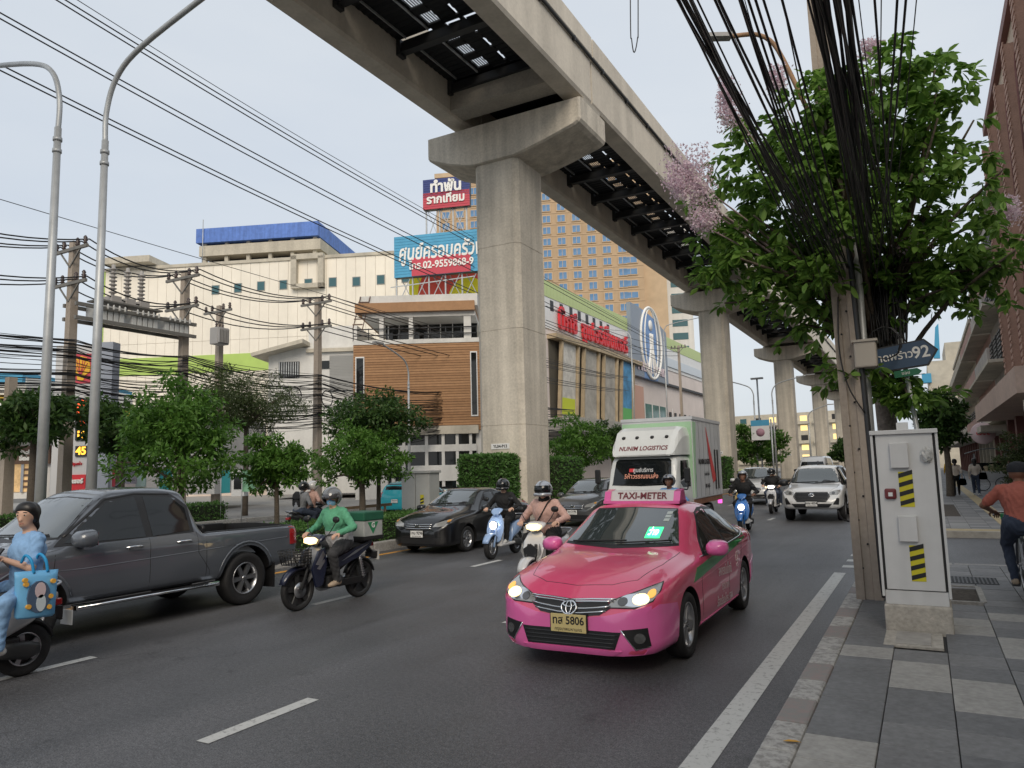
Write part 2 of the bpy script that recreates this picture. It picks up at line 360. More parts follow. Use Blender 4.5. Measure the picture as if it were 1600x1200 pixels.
# ---------------------------------------------------------------- viaduct
PY = [21.05+29.3*k for k in range(-1, 8)]
def pillar(Y, label, detail):
    t = thing('viaduct_pillar', label, 'pillar', (-12.15, Y+1.0, 0), 0, 'concrete pillars of the viaduct')
    w, l, ch = .86, 1.0, .17
    P = [(-w+ch,-l),(w-ch,-l),(w,-l+ch),(w,l-ch),(w-ch,l),(-w+ch,l),(-w,l-ch),(-w,-l+ch)]
    mb = MB()
    lifts = [.0, 3.2, 6.4, 9.3, 12.3]
    for a, b in zip(lifts[:-1], lifts[1:]):
        mb.prism(P, a+(.012 if a else 0), b-.012, 'xy')
        mb.prism([(x*.988, y*.988) for x, y in P], b-.03, b+.03, 'xy')
    mb.build('shaft', CONC, t)
    # hammerhead: tapering towards both tips, rounded below
    prof = [(-2.72,13.72),(-2.72,12.98),(-2.66,12.88),(-2.5,12.8),(-1.75,12.52),(-1.1,12.34),(-.8,12.28),(.8,12.28),(1.15,12.34),(2.0,12.52),(3.08,12.8),(3.24,12.88),(3.30,12.98),(3.30,13.72)]
    rings = []
    for y, s in ((-1.13,.03),(-1.05,0),(1.05,0),(1.13,.03)):
        rings.append([(x*(1-s*.6), y, z+(s*1.2 if z < 13.5 else -s*1.2)) for x, z in prof])
    mb = MB(); mb.loft(rings, smooth=False); c = mb.build('cap', CONC, t)
    for sx in (-1.5, 2.92):
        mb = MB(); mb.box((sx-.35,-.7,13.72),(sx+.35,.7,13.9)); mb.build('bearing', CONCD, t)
    if detail:
        pl = MB(); pl.box((-.36,-1.018,2.42),(.33,-1.0,2.60)); p_ = pl.build('number_plate', WHT, t)
        text('lettering', detail, .135, BLK, p_, (-.015,-1.02,2.505), (1,0,0), (0,-1,0), .002, .004)
    return t
plab = ['concrete viaduct pillar out of sight beside the camera', 'thick concrete viaduct pillar with number plate YL04-P13 above the clipped hedge', 'concrete viaduct pillar rising right behind the box truck',
        'concrete viaduct pillar rising from the median trees behind the road sign', 'concrete viaduct pillar rising directly behind the white van', 'distant concrete viaduct pillar glimpsed beside the leaning utility pole']
for k, Y in enumerate(PY[1:6], 1): pillar(Y, plab[k], {1: 'YL04-P13', 2: 'YL04-P14', 3: 'YL04-P15'}.get(k))
gw = thing('monorail_guideway', 'elevated concrete monorail guideway with dark walkway grating between its two beams', 'viaduct', (0,0,0))
BEAML = mat('beam_concrete', (.60,.55,.47), .85, n=.8, n2=10, streak=1.4, amt=.24, bump=.15, bscale=30)
DECK = mat('deck_sheet', (.016,.017,.02), .6, .3); LITE = mat('walkway_light_panel', (.55,.58,.62), .5)
for k in range(0, 6):
    y0, y1 = PY[k]+1.02, PY[k+1]+.98
    for (xa, xb, xi) in ((-13.95,-13.25,-13.38),(-9.62,-8.87,-9.5)):
        mb = MB(); prof = [(xa,14.0),(xa+.06,13.9),(xb-.06,13.9),(xb,14.0),(xb,15.55),(xb+(.09 if xb > -10 else 0),15.6),(xb+(.09 if xb > -10 else 0),16.25),(xa-(.09 if xa < -13 else 0),16.25),(xa-(.09 if xa < -13 else 0),15.6),(xa,15.55)]
        mb.prism(prof, y0+.04, y1-.04, 'xz'); mb.build('guide_beam', BEAML, gw)
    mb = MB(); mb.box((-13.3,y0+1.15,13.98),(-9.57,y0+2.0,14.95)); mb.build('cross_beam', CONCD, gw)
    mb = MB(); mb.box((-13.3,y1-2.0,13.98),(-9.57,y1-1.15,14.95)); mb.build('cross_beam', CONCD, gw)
    n = 9 if k < 4 else 5
    st = (y1-y0-4.0)/n
    for j in range(n+1):
        y = y0+2.0+j*st
        mb = MB(); mb.box((-13.3,y-.09,14.62),(-9.57,y+.09,14.9)); mb.box((-13.3,y-.13,14.58),(-9.57,y+.13,14.63))
        for xx in (-13.2,-9.7): mb.box((xx-.1,y-.16,14.5),(xx+.1,y+.16,15.0))
        mb.build('steel_cross_member', DKM, gw)
        if j < n:
            for xa, xb in ((-13.25,-11.98),(-11.5,-10.98),(-10.86,-9.6)):
                mb = MB(); mb.add([(xa, y+.1+(st-.2)*q/20, 15.0+.03*(q % 2)) for q in range(21)]+[(xb, y+.1+(st-.2)*q/20, 15.0+.03*(q % 2)) for q in range(21)]+[(xa, y+.1, 15.09),(xa, y+st-.1, 15.09),(xb, y+.1, 15.09),(xb, y+st-.1, 15.09)], [(q, q+1, q+22, q+21) for q in range(20)]+[(42,43,45,44)]); mb.build('deck_sheet', DECK, gw)
            for xa, xb in ((-11.98,-11.5),(-10.98,-10.86)):
                for q in range(4): yy = y+.1+(st-.2)*q/3.0-.17; mb = MB(); mb.box((xa, max(yy, y), 15.0),(xb, min(yy+.34, y+st), 15.06)); mb.build('deck_strip', DECK, gw)
            for q in range(6): xx = -11.96+q*.085; mb = MB(); mb.box((xx, y+.2, 15.07),(xx+.03, y+st-.2, 15.1)); mb.build('grating_bar', DKM, gw)
            for xx in (-12.9,-12.06,-10.3): mb = MB(); mb.box((xx, y+.15, 14.93),(xx+.035, y+st-.15, 15.0)); mb.build('stringer', STL, gw)
    for ya, yb in ((y0-1.1, y0+2.05),(y1-2.05, y1)): mb = MB(); mb.box((-13.25,ya,15.02),(-9.6,yb,15.1)); mb.build('deck_sheet', DECK, gw)
mb = MB(); mb.tube([(-8.80, PY[0], 15.5), (-8.80, PY[5], 15.5)], .05, 6)
for j in range(60): mb.box((-8.88, PY[0]+j*2.4, 15.42), (-8.76, PY[0]+j*2.4+.08, 15.58))
mb.build('conduit', DKM, gw)
# ---------------------------------------------------------------- street lamps
def lamp(X, Y, h, arm, ax, r0=.088, label='', reach=2.6, m=STL, group='street lamps on tall posts', head=True, rise=.9):
    t = thing('street_lamp', label, 'street lamp', (X, Y, .1), 0, group)
    ax = Vector(ax).normalized()
    mb = MB(); mb.tube([(0,0,0),(0,0,h*.55),(0,0,h)], [r0, r0*.8, r0*.62], 14); p = mb.build('pole', m, t)
    mb = MB(); mb.lathe([(r0*1.9,0),(r0*1.9,.03),(r0*1.1,.05),(r0*1.1,.2)], n=12)
    for z in (h-.4, h-.2): mb.lathe([(r0*.66,z-.03),(r0*.8,z-.03),(r0*.8,z+.03),(r0*.66,z+.03)], n=12)
    mb.build('base_plate', m, t)
    pts = spline([Vector((0,0,h-.05)), Vector((0,0,h+.5)), ax*.25+Vector((0,0,h+1.05)), ax*.9+Vector((0,0,h+1.4)), ax*reach+Vector((0,0,h+1.4+rise*.5))], 5)
    mb = MB(); mb.tube(pts, r0*.5, 10); mb.build('arm', m, t)
    if head:
        e = pts[-1]; mb = MB(); s = ax.cross(Vector((0,0,1)))
        mb.obox(e+ax*.3+Vector((0,0,.01)), ax*.36, s*.11, Vector((0,0,.05))); hd = mb.build('lamp_head', mat('lamp_grey', (.3,.3,.3), .5), t)
    return t
lamp(-12.1, 6.55, 7.45, 1, (-1,0,0), label='galvanised street lamp on the median whose arm reaches over the opposite road')
lamp(-11.6, 7.05, 7.3, 1, (1,0,0), label='galvanised street lamp on the median whose arm reaches over the near road', rise=.75)
# ================================================================ buildings
class Fac:
    """a vertical facade plane through a ground point, local x along the wall, y into the building, z up"""
    def __init__(s, name, label, cat, p, rz, group=None):
        s.p = Vector((p[0], p[1], 0)); s.rz = rz; s.ax = Vector((math.cos(rz), math.sin(rz), 0)); s.ay = Vector((-math.sin(rz), math.cos(rz), 0))
        s.t = thing(name, label, cat, s.p, rz, group)
    def uz(s, px, py, off=0):
        v = wdir((px-800)/F, (600-py)/F, 1); c = Vector((0,0,CAMH)); k = ((s.p+s.ay*off-c).dot(s.ay))/v.dot(s.ay); q = c+v*k
        return (q-s.p).dot(s.ax), q.z
    def box(s, name, m, x0, x1, z0, z1, y0, y1, parent=None, bev=0):
        mb = MB(); mb.box((x0,y0,z0),(x1,y1,z1), bev=bev); return mb.build(name, m, parent or s.t)
    def pbox(s, name, m, a, b, y0, y1, parent=None):       # box over the pixel rectangle a-b
        x0, z1 = s.uz(*a); x1, z0 = s.uz(*b); return s.box(name, m, x0, x1, z0, z1, y0, y1, parent)
    def ppoly(s, name, m, pts, y0, y1, parent=None):
        mb = MB(); mb.prism([s.uz(*p) for p in pts], y0, y1, 'xz'); return mb.build(name, m, parent or s.t)
    def text(s, body, px, py, h_px, m, y=-.1, bold=.0, sx=1., parent=None, shear=0, depth=.03):
        x, z = s.uz(px, py); x2, z2 = s.uz(px, py-h_px); return text('lettering', body, abs(z2-z)*1.35, m, parent or s.t, (x, y, z), (1,0,0), (0,-1,0), depth, bold, sx, shear)
CREAM = mat('cream_cladding', (.86,.80,.69), .7, n=.12, n2=1.5, amt=.12, streak=.5, world=True)
CREAM2 = mat('cream_seam', (.42,.37,.28), .8)
LIME = mat('lime_band', (.42,.58,.14), .6, n=.5, amt=.1)
WIN = mat('teal_window', (.05,.13,.15), .15)
STAIN = mat('stained_render', (.50,.46,.38), .85, n=.5, n2=5, streak=.8, amt=.35)
WALLW = mat('white_wall', (.66,.65,.62), .75, n=.5, n2=6, streak=1.2, amt=.16)
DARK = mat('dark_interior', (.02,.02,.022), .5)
# --- big cream store
b = Fac('shopping_store', 'big cream panel-clad store with a lime green band and small square windows', 'building', at(400, 740, 62), YAW-R(7))
x0, zt = b.uz(163, 418); x1, z1 = b.uz(790, 392)
zt = (zt+z1)/2
b.box('wall', CREAM2, x0, x1, 0, zt-.06, .12, 26)
n = 42; w = (x1-x0)/n
me = {}
for r_, (za, zb) in enumerate(((5.2, 9.6),(9.6, 13.4),(13.4, zt))):
    mb = MB(); mb.box((.012,0,.012),(w-.012,.125,zb-za-.012)); q = mb.mesh('cladding_panel'); q.materials.append(CREAM)
    for i in range(n): link('cladding_panel', q, None, b.t, (x0+i*w, 0, za))
b.box('base_wall', mat('pinkish_wall', (.62,.52,.44), .8, n=.4, amt=.15), x0, x1, 0, 5.2, .02, .125)
gx, gz = b.uz(165, 600); 
b.box('lime_band', LIME, x0-.03, x1, b.uz(300,583)[1], b.uz(300,556)[1], -.06, 0)
b.box('lime_edge', LIME, x0-.05, x0+.16, b.uz(170,560)[1], b.uz(165,420)[1], -.05, .01)
b.box('roof_edge', STAIN, x0-.1, x1, zt-.05, zt+.22, -.12, .5)
for px, py in ((337,453),(372,450),(408,447),(443,445),(482,443),(520,441),(557,440),(595,437),(634,434)):
    x, z = b.uz(px, py); o = b.box('window', mat('window_frame_grey', (.3,.3,.28), .6), x-.36, x+.36, z-.42, z+.42, -.04, .02); b.box('pane', WIN, x-.3, x+.3, z-.36, z+.36, -.05, -.03, o)
o = b.pbox('sign_frame', STAIN, (458,402),(466,450), -.5, 0); b.pbox('sign_frame', STAIN, (500,402),(508,450), -.5, 0); b.pbox('sign_frame', STAIN, (458,400),(508,405), -.5, 0); b.pbox('sign_frame', STAIN, (458,446),(508,450), -.5, 0)
b.pbox('roof_canopy', STAIN, (172,409),(246,414), -1.2, 4); b.pbox('canopy_post', STAIN, (190,414),(197,424), 0, .5); b.pbox('canopy_post', STAIN, (222,412),(228,424), 0, .5)
# parking levels with a blue roof above
c = Fac('parking_deck', 'stained open parking levels under a faded blue metal roof', 'building', at(400, 740, 80), YAW-R(7))
BLUE = mat('faded_blue_roof', (.10,.20,.55), .6, n=2, streak=3, amt=.35)
xa, za = c.uz(306, 380); xb, zb = c.uz(497, 347); za2 = c.uz(306,358)[1]
c.box('roof_fascia', BLUE, xa, xb, za, za2, 0, 13); 
for q, (ya, yb) in enumerate(((384,400),(410,424))):
    zq0, zq1 = c.uz(310, yb)[1], c.uz(310, ya)[1]; c.box('parapet', STAIN, xa+.3, xb+.2, zq0, zq1, .2, 13)
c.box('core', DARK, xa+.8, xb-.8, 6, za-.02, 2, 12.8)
for k in range(6): c.box('column', STAIN, xa+.6+k*(xb-xa-1.4)/5, xa+1.0+k*(xb-xa-1.4)/5, 6, za, .5, .9)
mb = MB(); mb.tube([(xa+1.0,-.3,za-3),(xa+1.0,-.3,za+2.6)], .05, 6); mb.build('mast', STL, c.t)
# --- building with brown plank cladding
b = Fac('plank_clad_building', 'three-storey building with brown horizontal plank cladding and an open upper terrace', 'building', at(650, 740, 45), YAW-R(1))
WOOD = [mat('plank_%d' % i, col, .6, n=3, amt=.12) for i, col in enumerate(((.36,.19,.085),(.40,.215,.10),(.33,.17,.075)))]
x0, zt = b.uz(552, 539); x1, _ = b.uz(752, 534); zb = b.uz(650, 674)[1]
b.box('core_wall', WALLW, x0+.1, x1+3, 0, zt-.02, .12, 9)
n = 34; h = (zt-zb)/n
for i in range(n): b.box('plank', WOOD[(i*7 % 5) % 3], x0, x1+.05, zb+i*h+.012, zb+(i+1)*h-.012, .0, .125)
b.box('plank_backing', mat('plank_gap', (.08,.045,.025), .8), x0+.01, x1+.04, zb, zt, .03, .12)
for pa, pb in (((557,560),(568,622)),((736,551),(746,648))):
    o = b.pbox('window', WHT, (pa[0]-1.5, pa[1]-2), (pb[0]+1.5, pb[1]+2), -.05, .02); b.pbox('pane', GLASS, pa, pb, -.06, -.03, o)
# ground floor: shop front of posts and dark panes
for px in (612, 628, 664, 690, 712, 733): b.pbox('shop_post', WALLW, (px,674),(px+6,760), -.1, .15)
b.pbox('shop_glass', GLASS, (606,676),(745,762), .05, .12); b.pbox('shop_beam', WALLW, (606,697),(745,704), -.12, .1); b.pbox('shop_parapet', WALLW, (640,728),(745,750), -.14, .1)
b.pbox('shop_head', STAIN, (600,668),(748,677), -.25, .1)
# terrace storey
zt2 = b.uz(650, 512)[1]
b.box('terrace_floor', WALLW, x0, x1+1, zt-.02, zt+.25, -.05, 9)
b.pbox('terrace_back', GLASS, (590,490),(742,534), 2.6, 2.8)
for px in (594, 612, 630, 660, 680, 700, 720): b.pbox('terrace_mullion', WHT, (px,486),(px+2,536), 2.5, 2.62)
for px in (592, 638, 724): b.pbox('terrace_post', WALLW, (px,487),(px+7 if px < 700 else px+12,536), .1, .5)
b.pbox('terrace_beam', WALLW, (566,483),(742,492), .05, 8); b.pbox('plank_fascia', WOOD[0], (556,476),(742,485), -.3, 8.5); b.pbox('roof_parapet', WALLW, (562,464),(746,477), -.1, 9)
mb = MB(); xl = b.uz(552,530)[0]; xr = b.uz(745,530)[0]
for zz in (.55,.95): mb.tube([(xl,-.02,zt+zz),(xr,-.02,zt+zz)], .035, 6)
for k in range(9): mb.tube([(xl+(xr-xl)*k/8,-.02,zt+.2),(xl+(xr-xl)*k/8,-.02,zt+1.0)], .03, 6)
mb.build('railing', DKM, b.t)
mb = MB()
for k in range(5): mb.box((xl+.0+.09*k, -.2, zt+1.2+.35*k), (xl+.62+.09*k, -.15, zt+1.27+.35*k))
mb.bar((xl,-.18,zt+.9),(xl+.5,-.18,zt+3.0), .05); mb.bar((xl+.6,-.18,zt+.9),(xl+1.1,-.18,zt+3.0), .05)
mb.build('ladder', mat('rust', (.12,.07,.05), .8), b.t)
# --- white building next door
b = Fac('white_house', 'plain white building with a grey louvred shutter and a barred window', 'building', at(480, 740, 49), YAW-R(3))
b.pbox('wall', WALLW, (420,545),(556,770), 0, 8); b.pbox('upper_wall', WALLW, (480,510),(556,548), .3, 8)
b.ppoly('lean_to_roof', STAIN, [(402,556),(482,534),(482,540),(404,561)], -1.2, 4)
sh = mat('louvre_grey', (.33,.33,.32), .6)
for k in range(22): b.pbox('louvre', sh, (516,556+k*2.45),(559,557.8+k*2.45), -.16, -.04)
b.pbox('shutter_back', DKM, (517,556),(558,610), -.05, 0)
o = b.pbox('window', DKM, (436,566),(468,590), -.06, 0)
for k in range(9): b.pbox('window_bar', STL, (437+k*3.6,566),(438+k*3.6,590), -.12, -.07, o)
o = b.pbox('window', GLASS, (503,564),(515,576), -.06, 0); b.pbox('cornice', STAIN, (480,546),(556,549), -.25, .05)
# --- orange tower
b = Fac('hotel_tower', 'tall weathered orange-brown tower with rows of blue windows behind the viaduct', 'building', at(860, 740, 190), YAW-R(8))
ORG = mat('orange_render', (.47,.335,.21), .8, n=.06, n2=.5, streak=.25, amt=.2)
ORGB = mat('orange_ledge', (.54,.40,.26), .8, n=.3, amt=.12)
x0, zt = b.uz(681, 279); x1, _ = b.uz(1008, 470); x2, z2 = b.uz(1044, 455)
b.box('wall', ORG, x0, x1, 0, zt, 0, 30); b.box('stair_wing', ORGB, x1-.01, x2, 0, zt-4, 3, 32); b.box('side_wing', WALLW, x2-.01, x2+7, 0, zt-14, 10, 34)
for k in range(12): b.box('side_window', WIN, x2+1.5, x2+5.5, 10+k*3.6, 11.8+k*3.6, 9.9, 10.05)
b.box('roof_parapet', ORGB, x0-.3, x1+.3, zt-.02, zt+1.2, -.4, 30.3)
PANE = mat('blue_pane', (.12,.24,.42), .12, n=.4, amt=.3)
def win_mesh(w_, h_):
    mb = MB(); mb.box((-w_/2-.25,-.22,-h_/2-.22),(w_/2+.25,.02,h_/2+.22), 0); mb.box((-w_/2,-.26,-h_/2),(w_/2,-.2,h_/2), 1); mb.box((-.06,-.3,-h_/2),(.06,-.25,h_/2), 0)
    q = mb.mesh('window'); q.materials.append(ORGB); q.materials.append(PANE); return q
wm, wm2 = win_mesh(1.95, 1.75), win_mesh(3.3, 1.5)
xs, zs = b.uz(697, 337); dx = b.uz(719,337)[0]-xs; dz = 3.12
for i in range(13):
    for j in range(-4, 17):
        X, Z = xs+i*dx, zs-j*dz
        if Z > zt-1.5 or Z < 12: continue
        link('window', wm, None, b.t, (X, 0, Z))
xw = b.uz(986, 437)[0]
for j in range(3, 16): link('window', wm2, None, b.t, (xw, 0, zs-j*dz))
for j in range(-3, 16): b.box('floor_band', ORGB, x0-.05, x1, zs-j*dz-1.62, zs-j*dz-1.45, -.1, .02)
# --- signs of the dental clinic on a roof frame
b = Fac('clinic_sign', 'large light blue billboard with white lettering and a red phone number strip', 'billboard', at(680, 740, 50), YAW-R(13))
SB = mat('sign_blue', (.08,.35,.56), .5, n=1, amt=.1); SR = mat('sign_red', (.55,.06,.09), .5); SW = mat('sign_white', (.85,.84,.8), .5); SN = mat('sign_navy', (.03,.05,.20), .5)
def slats(b, name, m, a, b_, n, y0=-.05):
    x0, z1 = b.uz(*a); x1, z0 = b.uz(*b_); h = (z1-z0)/n
    for i in range(n): b.box(name, m, x0, x1, z0+i*h+.012, z0+(i+1)*h-.006, y0, y0+.08)
    b.box(name+'_backing', DKM, x0+.01, x1-.01, z0, z1, y0+.06, y0+.5)
slats(b, 'slat', SB, (616,371),(752,423), 14)
b.text('ศูนย์ครอบครัวฟันดี', 702, 391, 24, SW, -.1, .03, .66, shear=.12)
o = b.pbox('number_strip', SR, (644,404),(736,424), -.12, -.05); b.text('โทร.02-9559868-9', 690, 413, 11.5, SW, -.15, .015, .92, o)
mb = MB(); x0, z0 = b.uz(618,428); x1, z1 = b.uz(748,470)
for k in range(6): mb.bar((x0+(x1-x0)*k/5,.2,z1-1.5),(x0+(x1-x0)*k/5,.2,z0+.3), .09)
for k in range(5): mb.bar((x0+(x1-x0)*k/5,.2,z1),(x0+(x1-x0)*(k+1)/5,.2,z0), .05); mb.bar((x0+(x1-x0)*(k+1)/5,.9,z1),(x0+(x1-x0)*k/5,.9,z0), .05)
mb.bar((x0,-.9,(z0+z1)/2),(x1,-.9,(z0+z1)/2+.3), .06)
mb.build('frame', STL, b.t)
b2 = Fac('implant_sign', 'navy and red roof billboard with white lettering on a lattice frame', 'billboard', at(698, 740, 52), YAW-R(12))
slats(b2, 'slat', SN, (661,282),(734,303), 8); slats(b2, 'slat', SR, (661,303),(734,321), 7)
b2.text('ทำฟัน', 697, 292, 17, SW, -.1, .04, .95); b2.text('รากเทียม', 697, 311, 13, SW, -.1, .03, .95)
mb = MB(); x0, z0 = b2.uz(664,322); x1, z1 = b2.uz(728,372)
for k in range(4): mb.bar((x0+(x1-x0)*k/3,.3,z1),(x0+(x1-x0)*k/3,.3,z0+.5), .1)
for k in range(3): mb.bar((x0+(x1-x0)*k/3,.3,z1),(x0+(x1-x0)*(k+1)/3,.3,z0), .05); mb.bar((x0+(x1-x0)*(k+1)/3,.3,z1),(x0+(x1-x0)*k/3,.3,z0), .05)
mb.build('frame', STL, b2.t)
b3 = Fac('mural_billboard', 'yellow and red painted billboard panel beneath the blue clinic sign', 'billboard', at(690, 740, 53), YAW-R(10))
b3.pbox('panel', mat('mural_yellow', (.80,.72,.03), .6), (643,426),(750,466), -.6, .2)
x0, z0 = b3.uz(700,460); mb = MB(); mb.lathe([(0,0),(3.0,0),(3.0,.04),(0,.04)], (x0-.2,-.045,z0-.4), 'y', 40)
def clip_disc(cx, cz, r, xa, xb, za, zb):
    P = []
    for k in range(60):
        a = 2*PI*k/60; P.append((min(max(cx+r*math.cos(a), xa), xb), min(max(cz+r*math.sin(a), za), zb)))
    return P
xa, zb_ = b3.uz(643,426); xb, za_ = b3.uz(750,464)
mb = MB(); mb.prism(clip_disc(x0+1.2, z0-.2, 3.3, xa, xb, za_, zb_), -.63, -.601, 'xz'); mb.build('red_shape', mat('mural_red', (.70,.09,.06), .6), b3.t)
mb = MB(); mb.prism(clip_disc(x0+1.7, z0-.5, 1.5, xa, xb, za_, zb_), -.65, -.631, 'xz'); mb.build('yellow_shape', mat('mural_yellow'), b3.t)
# --- hypermarket facade parallel to the road
b = Fac('hypermarket', 'long white hypermarket front with a pale green roof band and red lettering', 'building', (-30, 60), PI/2)
GRB = mat('pale_green_sheet', (.50,.60,.28), .6, n=.5, amt=.08); PINKW = mat('pinkish_white', (.74,.66,.62), .7, n=.3, amt=.08)
xa = b.uz(840,440)[0]-8; xe = b.uz(1097,600)[0]+14
zg1, zg0 = b.uz(853,438)[1], b.uz(853,463)[1]; zw0 = b.uz(857,513)[1]
b.box('core_wall', PINKW, xa, xe, 0, zw0, .1, 30); b.box('upper_wall', WHT, xa, xe, zw0, zg0, 0, 30)
k = xa
mb = MB(); mb.box((.01,-.05,0),(.72,.02,zg1-zg0)); q = mb.mesh('roof_sheet'); q.materials.append(GRB)
while k < xe: link('roof_sheet', q, None, b.t, (k, 0, zg0)); k += .75
b.box('roof_core', GRB, xa, xe, zg0, zg1-.02, .02, 30)
for px, py in ((862,478),(877,483),(892,488),(905,494),(917,499),(928,504),(939,509),(950,514)):
    x, z = b.uz(px, py); b.box('slot_window', DARK, x-.35, x+.35, z-.5, z+.5, -.03, .05)
RED = mat('red_letters', (.62,.03,.04), .45)
zt_ = b.uz(900, 507)[1]
x_, z_ = b.uz(884, 506); text('lettering', 'บิ๊กซี', 2.6, RED, b.t, (x_, -.25, z_), (1,0,0), (0,-1,0), .12, .05, .98)
x_, z_ = b.uz(944, 530); text('lettering', 'ซูเปอร์เซ็นเตอร์', 2.6, RED, b.t, (x_, -.25, z_), (1,0,0), (0,-1,0), .12, .05, .86)
# slanted frames with poster panels
SAND = mat('sand_frame', (.45,.36,.24), .8, n=1, amt=.2)
b.box('ledge', SAND, b.uz(856,525)[0], b.uz(994,575)[0], zw0-1.0, zw0-.55, -.9, .1)
b.box('recess', mat('recess_dark', (.10,.09,.07), .9), b.uz(858,540)[0], b.uz(990,590)[0], 6.2, zw0-1.0, .0, .12)
xs0, xs1 = b.uz(868,560)[0], b.uz(990,620)[0]
poster = [mat('poster_pale', (.62,.60,.55), .6, n=1.2, amt=.3), mat('grey_panel', (.42,.40,.36), .8, n=1, amt=.25), mat('grey_panel'), mat('poster_blue', (.08,.30,.55), .6, n=.6, amt=.5)]
for i in range(4):
    a = xs0+(xs1-xs0)*i/4; w = (xs1-xs0)/4
    for dx_ in (0, w*.72):
        mb = MB(); mb.bar((a+dx_+.3, -.55, zw0-1.0), (a+dx_-.5, -.45, 6.2), .35, .3); mb.build('slanted_post', SAND, b.t)
    mb = MB(); mb.obox((a+w*.36-.1, -.4, (zw0+5.2)/2), (w*.31,0,0), (0,.05,.0), (.36,0,(zw0-7.2)/2)); o = mb.build('poster_panel', poster[i], b.t)
    if i in (0, 3):
        mb = MB(); mb.obox((a+w*.36-.32, -.47, 7.6), (w*.27,0,0), (0,.03,0), (.06,0,.8)); mb.build('poster_strip', mat('poster_lime', (.62,.70,.05), .6) if i == 0 else mat('poster_green', (.15,.5,.15), .6), b.t)
x_, z_ = b.uz(857,655); b.box('entrance_canopy', mat('grey_corrugated', (.42,.42,.40), .6), b.uz(850,640)[0], b.uz(964,650)[0], 5.0, 6.3, -3, .2)
for i in range(50): b.box('canopy_rib', mat('grey_corrugated'), b.uz(850,640)[0]+i*.44, b.uz(850,640)[0]+i*.44+.2, 5.02, 6.28, -3.05, -3.0)
# curved logo panel
SKYB = mat('logo_blue', (.16,.29,.55), .5); SLATE = mat('logo_slate', (.25,.29,.35), .5)
xl, xr = b.uz(981,540)[0], b.uz(1037,560)[0]; zlo = b.uz(1000,590)[1]
zA, zB = b.uz(981,474)[1], b.uz(1037,522)[1]
def topz(u): return zA-(zA-zB)*(u**2.2)
N = 12
for nm, ua, ub, m in (('logo_panel',0,.3,SLATE),('logo_stripe',.3,.68,SKYB),('logo_panel',.68,1,SLATE)):
    P = [(xl+(xr-xl)*ua, zlo),(xl+(xr-xl)*ub, zlo)]+[(xl+(xr-xl)*(ub+(ua-ub)*k/8), topz(ub+(ua-ub)*k/8)) for k in range(9)]
    mb = MB(); mb.prism(P, -.5, .0, 'xz'); mb.build(nm, m, b.t)
xc, zc = b.uz(1011, 537); ow = (xr-xl)*.29; oh = 4.6
mb = MB(); mb.tube([(xc+ow*math.cos(2*PI*k/40), -.58, zc+oh*math.sin(2*PI*k/40)) for k in range(40)], .17, 6, closed=True)
mb.tube([(xc+ow*.62*math.cos(2*PI*k/40), -.58, zc+oh*.97*math.sin(2*PI*k/40)) for k in range(40)], .10, 6, closed=True)
mb.lathe([(0,-.05),(.7,-.05),(.7,.05),(0,.05)], (xc,-.56,zc+2.3), 'y', 20)
for s in (-1, 1): mb.tube(spline([(xc+s*.35,-.57,zc+1.2),(xc+s*.4,-.57,zc-1.0),(xc+s*1.6,-.57,zc-3.6)], 5), .2, 6); mb.tube(spline([(xc+s*.2,-.57,zc-.8),(xc+s*.6,-.57,zc-4.2)], 3), .13, 6)
mb.build('emblem', SW, b.t)
text('lettering', 'IMPERIAL WORLD', 1.5, mat('letter_pinkish', (.75,.62,.66), .5), b.t, (xc, -.56, b.uz(1011,578)[1]), (1,0,0), (0,-1,0), .04, .03, .92)
# rest of the mall front
b.box('pale_band', mat('pale_blue_band', (.62,.68,.74), .6), xr, xe, b.uz(1050,575)[1], b.uz(1050,562)[1], -.15, 0)
b.box('glass_front', mat('green_glass', (.10,.22,.20), .1, n=.6, amt=.5), b.uz(1006,640)[0], b.uz(1040,640)[0], 3, 9.5, -.1, .08)
for k in range(5): b.box('mullion', WHT, b.uz(1006,640)[0]+k*2.9, b.uz(1006,640)[0]+k*2.9+.15, 3, 9.5, -.16, -.1)
b.box('red_sign', RED, b.uz(1026,650)[0], b.uz(1033,650)[0], 4, 7, -.25, -.17)
b.box('salmon_wall', mat('salmon', (.62,.38,.30), .7), b.uz(988,650)[0], b.uz(1006,650)[0], 2, 11.5, -.12, .05)
for k in range(14): b.box('vent_slot', DARK, b.uz(1045,620)[0]+k*2.4, b.uz(1045,620)[0]+k*2.4+.8, 8.2, 9.0, -.03, .05)
b.box('ledge', DARK, xr, xe, b.uz(1050,603)[1]-.2, b.uz(1050,603)[1]+.1, -.3, .02)
